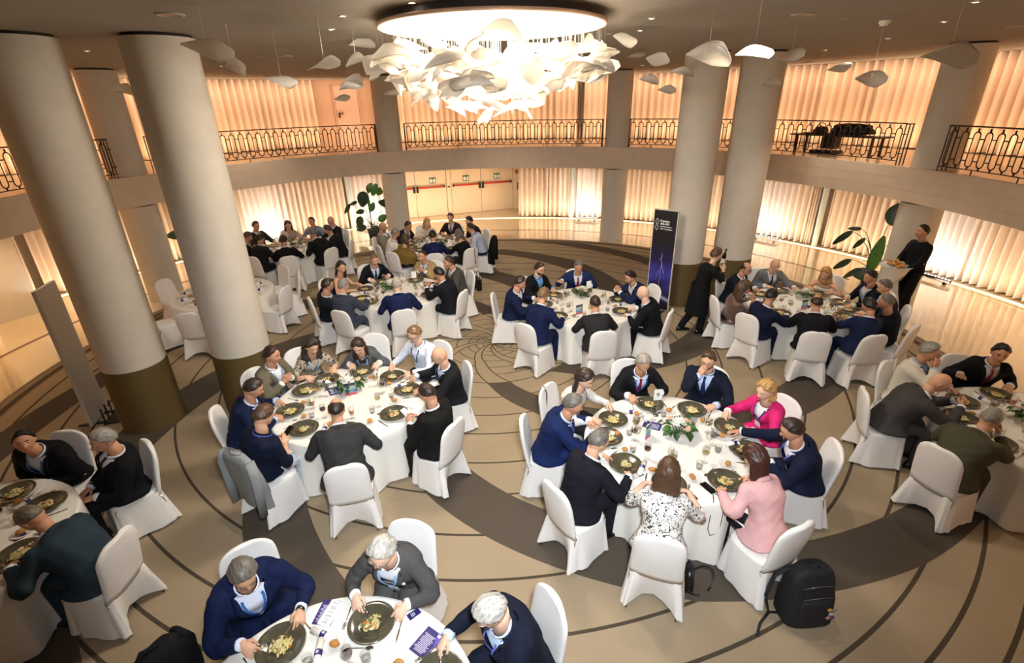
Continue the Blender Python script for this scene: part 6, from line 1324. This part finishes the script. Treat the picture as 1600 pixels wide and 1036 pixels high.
# ================================================================ BANNERS
def banner_panel(name, label, c, deg, w, h, front, th=.045):
    t = thing(name, label, 'banner', (c[0], c[1], 0), math.radians(deg)); g = G(); g.box((0, 0, .03+h/2), (w, th, h)); obj('frame', g.mesh('banner_frame', mat('banner_frame_white', '#d9d4ca', rough=.5), smooth=False), t)
    g = G()
    for sx in (-w*.3, w*.3): g.box((sx, 0, .012), (.05, .42, .02))
    obj('foot_plate', g.mesh('foot_plate', blk, smooth=False), t)
    if front:
        m = bpy.data.materials.new('storm_print'); m.use_nodes = True; nt = m.node_tree; b = nt.nodes['Principled BSDF']; b.inputs['Roughness'].default_value = .45
        L = nt.links.new; tc = nt.nodes.new('ShaderNodeTexCoord'); s = nt.nodes.new('ShaderNodeSeparateXYZ'); L(tc.outputs['Object'], s.inputs[0])
        def M(op, a_, b_=None):
            n = nt.nodes.new('ShaderNodeMath'); n.operation = op
            for i, x in enumerate((a_, b_)):
                if x is None: continue
                if isinstance(x, (int, float)): n.inputs[i].default_value = x
                else: L(x, n.inputs[i])
            return n.outputs[0]
        n = nt.nodes.new('ShaderNodeTexNoise'); n.inputs['Scale'].default_value = 4; n.inputs['Detail'].default_value = 6; L(tc.outputs['Object'], n.inputs['Vector'])
        cl = nt.nodes.new('ShaderNodeTexNoise'); cl.inputs['Scale'].default_value = 2.2; cl.inputs['Detail'].default_value = 5; L(tc.outputs['Object'], cl.inputs['Vector'])
        # violet glow printed around the middle of the picture and a pale horizon arc near the foot
        zc = M('ABSOLUTE', M('SUBTRACT', s.outputs[2], .80)); gl = M('MULTIPLY', M('MAXIMUM', M('SUBTRACT', 1, M('DIVIDE', zc, .75)), 0), M('MULTIPLY', cl.outputs[0], 1.5))
        arc = M('ABSOLUTE', M('SUBTRACT', s.outputs[2], M('SUBTRACT', .36, M('MULTIPLY', s.outputs[0], .34)))); ar = M('MULTIPLY', M('POWER', M('MAXIMUM', M('SUBTRACT', 1, M('DIVIDE', arc, .09)), 0), 3), .9)
        r = nt.nodes.new('ShaderNodeValToRGB'); r.color_ramp.elements[0].color = (*lin('#17141a'), 1); r.color_ramp.elements[1].color = (*lin('#4a4bb8'), 1); r.color_ramp.elements[1].position = .9
        e = r.color_ramp.elements.new(.45); e.color = (*lin('#241c4e'), 1); L(gl, r.inputs[0])
        mx = nt.nodes.new('ShaderNodeMix'); mx.data_type = 'RGBA'; L(ar, mx.inputs[0]); L(r.outputs[0], mx.inputs[6]); mx.inputs[7].default_value = (*lin('#c9cdf5'), 1); L(mx.outputs[2], b.inputs['Base Color'])
        g = G(); g.box((0, -th/2-.002, .03+h/2), (w-.03, .004, h-.03)); pr_ = obj('print', g.mesh('storm_print', m, smooth=False), t)
        yf = -th/2-.006; lt = mat('print_pale_violet', '#b9bdf0', rough=.5); g = G(); rr = random.Random(3)
        def bolt(pts, wd):
            for (x0, z0), (x1, z1) in zip(pts, pts[1:]): g.add([(x0-wd, yf, z0), (x0+wd, yf, z0), (x1+wd, yf, z1), (x1-wd, yf, z1)], [(0, 1, 2, 3)])
        bolt([(.0, 1.32), (.012, 1.24), (-.012, 1.20), (.02, 1.10), (.03, 1.0), (.075, .90), (.095, .86)], .005); bolt([(-.012, 1.20), (-.05, 1.16), (-.08, 1.17)], .0025)
        bolt([(.02, 1.1), (.0, .95), (.012, .80), (-.01, .66), (.01, .52), (.0, .40)], .0028); bolt([(.03, 1.0), (.1, 1.03), (.16, 1.02)], .002); bolt([(.0, .95), (-.06, .86), (-.09, .70)], .002)
        obj('lightning', g.mesh('lightning', lt, smooth=False), pr_)
        wm = mat('print_white', '#f0eee8', rough=.5)
        for ln, sz, z, bd in (('Premios', .060, 1.985, .0018), ('ASLAN', .064, 1.925, .0022), ('Administraciones', .036, 1.875, .001), ('AAPP Tecnológico', .036, 1.825, .001)):
            tx_ = mesh_text('printed_words', ln, sz, bd, wm); o = obj('printed_words', tx_, pr_, (-.105, yf, z), rot=(PI/2, 0, 0))
        g = G()
        for ph in (0, PI):
            pts = [(-.175+.034*math.sin(2*PI*u*1.0+ph), yf, 1.80+.25*u) for u in np.linspace(0, 1, 25)]; g.tube(pts, .0045, 5)
        for zz in (1.845, 1.885, 1.965, 2.005): g.ball((-.175, yf, zz), (.006, .002, .006), 8, 5)
        obj('helix_emblem', g.mesh('helix_emblem', wm), pr_)
    return t
banner_panel('advertising_banner', 'tall dark banner with violet lightning print and white lettering beside the white column', (3.63, 1.565), -39, .53, 2.21, True)
banner_panel('blank_banner', 'tall blank white banner panel seen from behind, beside the leftmost column', (-6.07, -2.36), 106, .52, 2.14, False)
t = thing('banner_stand_foot', 'black metal stand with upright prongs at the foot of the blank white panel', 'stand', (-5.93, -2.33, 0), math.radians(106)); g = G(); g.box((0, -.10, .012), (.46, .20, .014)); obj('base_plate', g.mesh('base_plate', blk, smooth=False), t)
for sx in (-.2, -.07, .07, .2): g = G(); g.box((sx, -.02, .14), (.016, .016, .26)); obj('prong', g.mesh('prong', blk, smooth=False), t)

# ================================================================ PLANTS
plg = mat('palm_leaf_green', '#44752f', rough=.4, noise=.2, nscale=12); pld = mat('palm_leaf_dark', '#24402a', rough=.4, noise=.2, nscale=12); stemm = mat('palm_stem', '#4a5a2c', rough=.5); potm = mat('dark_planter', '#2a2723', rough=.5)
def big_leaf(L_, Wd, droop, m, split=0, seed=0):
    g = G(); rows = []; n = 12; rr = random.Random(seed)
    for i in range(n+1):
        u = i/n; w = Wd*math.sin(PI*min(.97, u**.8*.94+.03))**.7; y = L_*u; z = -droop*L_*u*u
        if split and i in (4, 8): w *= .55
        rows.append([(-w, y, z-.10*w), (-w*.5, y, z+.02*w), (0, y, z-.03*w), (w*.5, y, z+.02*w), (w, y, z-.10*w)])
    g.loft(rows, closed=False); g.loft([[(x, y, z-.003) for x, y, z in reversed(r)] for r in rows], closed=False); return g.mesh('leaf', m)
def palm(label, base, leaves):
    """leaves: stem tip x y z, leaf length, half width, compass of the leaf in the plane facing the hall, droop, dark"""
    t = thing('potted_palm', label, 'plant', (base[0], base[1], 0)); g = G(); g.lathe([(.0005, 0), (.15, 0), (.19, .30), (.18, .30), (.16, .27), (.0005, .27)], 28); obj('planter', g.mesh('planter', potm), t)
    nrm = np.array((-base[0]*.6, -base[1]*.6-6, 2.)); nrm /= np.linalg.norm(nrm)
    for i, (x, y, z, L_, Wd, ang, droop, dk) in enumerate(leaves):
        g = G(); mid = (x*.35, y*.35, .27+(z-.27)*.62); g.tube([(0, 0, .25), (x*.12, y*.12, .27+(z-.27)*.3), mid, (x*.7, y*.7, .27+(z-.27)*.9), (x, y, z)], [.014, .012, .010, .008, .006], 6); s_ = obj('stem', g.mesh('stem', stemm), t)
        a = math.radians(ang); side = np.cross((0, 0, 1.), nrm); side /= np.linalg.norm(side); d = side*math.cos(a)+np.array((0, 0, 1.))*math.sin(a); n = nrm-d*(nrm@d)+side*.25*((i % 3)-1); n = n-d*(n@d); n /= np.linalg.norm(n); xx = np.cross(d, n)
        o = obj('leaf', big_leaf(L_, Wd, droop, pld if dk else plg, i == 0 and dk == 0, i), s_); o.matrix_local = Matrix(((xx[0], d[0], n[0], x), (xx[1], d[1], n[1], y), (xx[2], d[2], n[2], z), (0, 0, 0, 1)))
    return t
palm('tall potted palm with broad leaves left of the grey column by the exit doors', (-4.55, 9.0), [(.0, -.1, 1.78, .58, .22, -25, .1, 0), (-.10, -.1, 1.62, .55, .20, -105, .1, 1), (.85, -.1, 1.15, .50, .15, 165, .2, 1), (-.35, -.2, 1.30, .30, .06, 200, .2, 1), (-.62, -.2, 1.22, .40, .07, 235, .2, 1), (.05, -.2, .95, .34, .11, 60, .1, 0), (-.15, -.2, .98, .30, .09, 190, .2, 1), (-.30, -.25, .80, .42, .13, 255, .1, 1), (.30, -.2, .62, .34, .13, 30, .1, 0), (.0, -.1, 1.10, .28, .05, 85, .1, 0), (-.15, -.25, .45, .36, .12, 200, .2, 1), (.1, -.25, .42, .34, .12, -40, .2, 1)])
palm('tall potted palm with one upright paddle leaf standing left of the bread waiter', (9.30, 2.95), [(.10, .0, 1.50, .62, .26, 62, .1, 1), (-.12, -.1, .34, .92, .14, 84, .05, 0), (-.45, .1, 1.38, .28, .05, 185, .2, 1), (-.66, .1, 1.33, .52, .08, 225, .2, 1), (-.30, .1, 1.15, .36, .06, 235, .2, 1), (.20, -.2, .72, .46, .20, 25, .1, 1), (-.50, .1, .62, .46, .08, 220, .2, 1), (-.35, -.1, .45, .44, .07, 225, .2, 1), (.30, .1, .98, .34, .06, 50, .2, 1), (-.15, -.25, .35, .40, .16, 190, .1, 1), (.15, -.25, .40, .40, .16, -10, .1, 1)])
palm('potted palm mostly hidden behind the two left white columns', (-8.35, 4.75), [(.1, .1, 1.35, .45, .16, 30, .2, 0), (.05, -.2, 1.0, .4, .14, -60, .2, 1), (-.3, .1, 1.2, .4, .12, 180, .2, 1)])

# ================================================================ STAGE LIGHTS THROWING WHITE ON THE CURTAINS
ledm = emit('led_white', '#dfe6ff', 9)
def led_bar(a, b, label, e=34):
    a, b = np.array(a), np.array(b); c = (a+b)/2; d = b-a; ln = np.linalg.norm(d); deg = math.atan2(d[1], d[0]); t = thing('led_bar', label, 'stage light', (c[0], c[1], 0), deg)
    g = G(); g.box((0, 0, .10), (ln, .07, .07)); obj('housing', g.mesh('housing', blk, smooth=False), t)
    g = G()
    for sx in (-ln*.36, ln*.36): g.box((sx, 0, .035), (.04, .10, .07)); g.box((sx, 0, .07), (.05, .03, .09))
    obj('bracket', g.mesh('bracket', blk, smooth=False), t); n = 10
    g = G()
    for i in range(n): x = -ln/2+ln*(i+.5)/n; g.lathe([(.0005, .138), (.020, .138), (.022, .134)], 10, c=(x, 0, 0))
    obj('lens_row', g.mesh('lens_row', ledm), t)
    o_ = np.array((c[0], c[1], 0)); u = o_/np.linalg.norm(o_)
    light('led_bar_lamp', 'AREA', tuple(np.array((c[0], c[1], .16))-u*.05), e, (.72, .86, 1), size=ln, size_y=.06, target=tuple(np.array((c[0], c[1], 1.5))+u*.75))
def onring(th, r=11.45): return (r*math.cos(math.radians(th)), r*math.sin(math.radians(th)))
for th, lb in ((15.6, 'long black led bar on the marble at the foot of the rightmost white lit curtain'), (40.0, 'black led bar at the curtain foot right of the right hall columns'), (72.8, 'black led bar at the curtain foot right of the exit doors'), (114.9, 'black led bar at the curtain foot behind the left palm'), (133.5, 'black led bar at the curtain foot behind the far left table')):
    led_bar(onring(th+2.1), onring(th-2.1), lb)
light('pier_uplight', 'SPOT', (-10.4, 2.6, .25), 25, (.9, .95, 1), size=.05, target=(-11.1, 1.95, 1.4), spot=70, blend=.8)

# ================================================================ BALCONY: low table with bags
bw = mat('dark_stained_wood', '#2c1d13', rough=.5); bagm = mat('black_nylon', '#15161a', rough=.75, noise=.1, nscale=40, bump=.3, bscale=50)
bt = math.atan2(3.25-5.31, 9.03-8.0); bl = math.hypot(1.03, 2.06)
t = thing('low_table', 'long low dark table on the balcony behind the right railing', 'table', (8.52, 4.28, FLB), bt); g = G(); g.box((0, 0, .43), (bl, .5, .03)); obj('tabletop', g.mesh('tabletop', bw, smooth=False), t)
g = G(); g.box((-.1, -.05, .47), (bl*.62, .3, .03)); obj('slat', g.mesh('slat', bw, smooth=False), t)
for sx in (-.95, .95):
    for sy in (-.2, .2): g = G(); g.box((sx, sy, .21), (.05, .05, .42)); obj('leg', g.mesh('leg', bw, smooth=False), t)
def soft_bag(name, label, cat, loc, rz, dims, m, seed, handle=False):
    t = thing(name, label, cat, loc, rz); g = G(); rr = random.Random(seed); rings = []; X, Y, Z = dims; ph = [rr.uniform(0, 6) for _ in range(4)]
    for i in range(9):
        u = i/8; s = (.86+.14*math.sin(PI*min(1, u*1.3+.2)))*(1 if u < .8 else 1-.55*((u-.8)/.2)**2); row = []
        for j in range(24):
            a = 2*PI*j/24; c_, s_ = math.cos(a), math.sin(a); k = s*(1+.05*math.sin(3*a+ph[0]+4*u)+.04*math.sin(5*a+ph[1]-3*u)); row.append((X/2*k*math.copysign(abs(c_)**.6, c_), Y/2*k*math.copysign(abs(s_)**.6, s_), Z*u*(1+.05*math.sin(2*a+ph[2]))))
        rings.append(row)
    g.loft(rings); obj('bag_body', g.mesh('bag_body', m), t)
    if handle:
        g = G(); g.tube([(X*.3*math.cos(a), 0, Z*.92+handle*math.sin(a)) for a in np.linspace(0, PI, 13)], .009, 6); obj('handle', g.mesh('handle', m), t)
    return t
soft_bag('travel_bag', 'bulky black bag lying on the low balcony table', 'bag', (8.66, 4.0, FLB+.485), bt, (1.0, .34, .22), bagm, 4)
soft_bag('handbag', 'brown black handbag with arched handle on the balcony table, left of the bulky bag', 'bag', (8.30, 4.70, FLB+.485), bt, (.36, .2, .14), mat('brown_leather', '#3a2418', rough=.5), 5, .10)
t = thing('speaker_box', 'black box on a flat base under the balcony table', 'equipment', (8.45, 4.42, FLB), bt); g = G(); g.box((0, 0, .26), (.34, .28, .28)); obj('cabinet', g.mesh('cabinet', blk, smooth=False), t); g = G(); g.box((-.08, 0, .045), (.66, .34, .07)); obj('base', g.mesh('base', blk, smooth=False), t)

# ================================================================ BAGS, JACKETS AND SMALL THINGS
hung_jacket(*CH['man in navy polo'], cloth('8c8f8e'), 'light grey jacket hung over the chair of the man in navy polo', .74)
hung_jacket(*CH['man in pale blue shirt'], cloth('121214'), 'black jacket hung over the chair of the man in pale blue shirt', .70)
chair(-1.86, -6.86, -16, 'white chair under a black jacket at the bottom edge, left of the bottom table')
hung_jacket(-1.86, -6.86, -16, cloth('141417'), 'black jacket hung over a chair at the bottom edge of the picture', .6)
# backpack
t = thing('backpack', 'black backpack with small coloured pin badges standing on the carpet behind the pink blazer woman', 'backpack', (2.95, -5.86, 0), math.radians(4))
g = G(); rings = []
for i in range(12):
    u = i/11; w = .225*(1-.22*u**2.5)*(1 if u < .9 else 1-.35*((u-.9)/.1)**2); d = .15*(1-.35*u**2)*(1 if u < .9 else .75); row = []
    if i == 0: w *= .9; d *= .85
    for j in range(28):
        a = 2*PI*j/28; c_, s_ = math.cos(a), math.sin(a); row.append((w*math.copysign(abs(c_)**.55, c_), d*math.copysign(abs(s_)**.6, s_)*(1.12 if s_ < 0 and .05 < u < .6 else 1)+.03*u, .60*u))
    rings.append(row)
g.loft(rings); obj('main_pack', g.mesh('main_pack', bagm), t)
g = G(); rings = []
for i in range(8):
    u = i/7; w = .175*(1-.18*u); row = []
    for j in range(20):
        a = 2*PI*j/20; c_, s_ = math.cos(a), math.sin(a); row.append((w*math.copysign(abs(c_)**.5, c_)*(1 if 0 < i < 7 else .9), -.135-.035*u*0+.05*math.copysign(abs(s_)**.7, s_)*(1 if 0 < i < 7 else .5)+.035*u, .05+.30*u))
    rings.append(row)
g.loft(rings); obj('front_pocket', g.mesh('front_pocket', bagm), t)
zipm = mat('zip_metal', '#6a6a6c', rough=.35, metal=.6)
g = G(); g.tube([(-.15, -.15, .40), (0, -.165, .43), (.15, -.15, .40)], .004, 5); obj('zip', g.mesh('zip', zipm), t); g = G(); g.tube([(-.16, -.12, .50), (0, -.13, .53), (.16, -.12, .50)], .004, 5); obj('zip', g.mesh('zip', zipm), t)
g = G(); g.tube([(-.05, .0, .585), (-.03, .0, .63), (.03, .0, .63), (.05, .0, .585)], .010, 6); obj('top_handle', g.mesh('top_handle', bagm), t)
g = G(); g.tube([(-.14, .08, .56), (-.27, .10, .44), (-.34, .06, .22), (-.30, .02, .05), (-.18, .02, .03)], [.02, .024, .022, .014, .012], 8, flat=.5); obj('shoulder_strap', g.mesh('shoulder_strap', bagm), t)
g = G(); g.tube([(-.30, .02, .05), (-.42, -.06, .02), (-.50, -.16, .012)], [.014, .012, .012], 6, flat=.5); obj('strap_end', g.mesh('strap_end', bagm), t)
for x, z, hx in ((.085, .30, '#d8b23a'), (.125, .295, '#9a8f8a'), (.105, .245, '#c9c4c0'), (.090, .20, '#c98a86'), (.13, .205, '#5a4a78')):
    g = G(); g.box((x, -.186, z), (.034, .006, .030), M=Ry(.6 if hx != '#c9c4c0' else 0)); obj('pin_badge', g.mesh('pin_badge', mat('pin_'+hx[1:], hx, rough=.35), smooth=False), t)
soft_bag('handbag', 'black leather handbag with looped strap on the floor by the floral blouse woman', 'bag', (2.02, -5.50, 0), 1.2, (.26, .13, .24), mat('black_leather', '#100f10', rough=.35), 8, .0)
t = thing('bag_strap', 'looped black handbag strap lying beside the floral blouse woman', 'strap', (2.10, -5.60, 0)); g = G(); g.tube([(.0+.12*math.cos(a), .10*math.sin(a), .16+.10*math.sin(a+1)) for a in np.linspace(-1.2, 4.4, 20)], .009, 6); obj('strap', g.mesh('strap', MATS['black_leather']), t)
# phones
phm = mat('phone_glass', '#15130f', rough=.08, coat=.6); scr = emit('phone_screen', '#e8ecf6', 1.0)
def phone(loc, rz, label, case, rot=None, lit=False):
    t = thing('mobile_phone', label, 'phone', loc); t.rotation_euler = rot or (0, 0, rz); g = G(); g.box((0, 0, .004), (.078, .16, .008)); obj('case', g.mesh('case', case, smooth=False), t)
    g = G(); g.box((0, 0, .0086), (.072, .152, .0012)); s_ = obj('screen', g.mesh('screen', scr if lit else phm, smooth=False), t)
    if lit:
        g = G(); [g.box((x, y, .0096), d) for x, y, d in ((0, .05, (.03, .008, .0006)), (-.012, .0, (.012, .03, .0006)), (.010, -.002, (.012, .026, .0006)), (0, -.055, (.04, .006, .0006)))]; obj('screen_icons', g.mesh('screen_icons', purple2, smooth=False), s_)
    return t
phone((2.085, -5.115, TZ), .35, 'black phone with rose case on the cloth right of the floral blouse woman', mat('rose_case', '#c69a90', rough=.4))
phone((2.30, -5.02, TZ), .45, 'dark phone with loop cord lying nearest the pink blazer woman', blk)
t = thing('phone_cord', 'dark blue phone cord hanging in a loop over the table edge', 'cord', (2.30, -5.02, TZ)); g = G()
g.tube([(.03, -.08, .006), (.08, -.14, .006), (.085, -.19, .0), (.08, -.225, -.10), (.07, -.24, -.26), (.03, -.25, -.36), (-.02, -.25, -.38), (-.05, -.245, -.30), (-.045, -.235, -.15), (-.02, -.20, .0), (.0, -.14, .008), (.015, -.085, .006)], .004, 6); obj('cord', g.mesh('cord', mat('navy_cord', '#1b1f45', rough=.6)), t)
def hand_mid(sd):
    p, wr, M = WR[sd]; a = M @ Vector(wr[0]); b = M @ Vector(wr[1]); return (a+b)/2, p
c, p = hand_mid('man reading his white phone'); a = math.radians(p['fa']); f = Vector((math.cos(a), math.sin(a), 0))
phone(tuple(c+f*.11+Vector((0, 0, .06))), 0, 'white lit phone held by the man reading his phone', white, rot=(.65, 0, a-PI/2), lit=True)
c, p = hand_mid('man in navy polo'); a = math.radians(p['fa']); f = Vector((math.cos(a), math.sin(a), 0))
phone(tuple(c+f*.13+Vector((0, 0, .06))), 0, 'dark phone held by the man in navy polo', blk, rot=(.5, 0, a-PI/2))
# napkins in laps
for sd in ('man in navy polo', 'woman in pale pink blazer', 'bald man with white beard'):
    p, wr, M = WR[sd]; g = G(); rows = []
    for i in range(7): rows.append([M @ Vector((-.17+.34*j/6, .06+.26*i/6, .600+.010*math.sin(j*1.3+i)-.05*(abs(j-3)/3)**2-.03*(i/6)**3)) for j in range(7)])
    g.loft(rows, closed=False); g.loft([[q-Vector((0, 0, .006)) for q in reversed(r)] for r in rows], closed=False); tag(obj('lap_napkin', g.mesh('lap_napkin', clothm)), 'white napkin spread on the lap of the '+sd, 'napkin')
# menus and cards
menu(1.93, -4.17, 68, 'folded card standing like a tent with coloured stripes on the front right table', 'fold')
menu(2.02, -3.93, 62, 'dark printed leaflet lying behind the striped tent card', 'booklet')
menu(-.32, -6.56, -35, 'purple printed menu booklet lying by the white haired man in dark jacket', 'booklet')
menu(-1.13, -6.30, -8, 'purple booklet under the narrow menu card on the bottom table', 'booklet')
menu(-1.10, -6.31, -14, 'narrow cream menu card lying on the purple booklet', 'card', TZ+.006)
menu(-.45, -6.33, 40, 'small purple napkin band lying right of the grey suited man plate', 'band')
menu(-4.25, -5.47, 60, 'small dark printed card near the man bent low over his plate', 'band')
menu(-1.84, -3.12, 20, 'folded tent card behind the man in charcoal jacket', 'fold')
menu(-2.12, -2.96, 30, 'dark booklet beside the flowers on the front middle table', 'booklet')
menu(1.62, -.45, 30, 'folded striped card behind the flowers on the banner table', 'fold')
menu(5.75, -.45, 20, 'folded striped card near the man with bald crown', 'fold')
t = thing('napkin', 'rolled white napkin in purple band on the bottom table, nearest the camera', 'napkin', (-1.08, -6.64, TZ), .15, 'rolled napkins'); obj('cloth_roll', NAP, t); b = obj('paper_band', BAND, t); obj('band_print', BTXT, b)
# bags hung on chair backs at the middle tables
for sd, lb in (('woman in black with grey hair', 'black shoulder strap hung over the chair of the woman in black'), ('long haired woman in white blouse', 'brown shoulder strap hung over the chair of the long haired woman')):
    x, y, dg = CH[sd]; t = thing('shoulder_strap', lb, 'strap', (x, y, 0), math.radians(dg-90)); g = G(); g.tube([(.10, -.24, .70), (.09, -.245, .90), (.08, -.30, .985), (.07, -.35, .93), (.08, -.345, .70), (.10, -.335, .52)], .010, 6, flat=.4); obj('strap', g.mesh('strap', mat('strap_brown', '#4a2c1c', rough=.5)), t)
x, y, dg = CH['dark haired man in grey suit']; a = math.radians(dg)
t = thing('hung_bag', 'dark two handled bag on the chair of the dark haired man in grey suit', 'bag', (x-.42*math.cos(a), y-.42*math.sin(a), .52), math.radians(dg-90)); g = G(); g.box((0, 0, .14), (.30, .10, .26)); obj('bag_body', g.mesh('bag_body', MATS['black_leather'], smooth=False), t)
for sy in (-.03, .03): g = G(); g.tube([(.10*math.cos(q), sy, .27+.16*math.sin(q)) for q in np.linspace(0, PI, 12)], .008, 6); obj('handle', g.mesh('handle', MATS['black_leather']), t)
finish_garments()
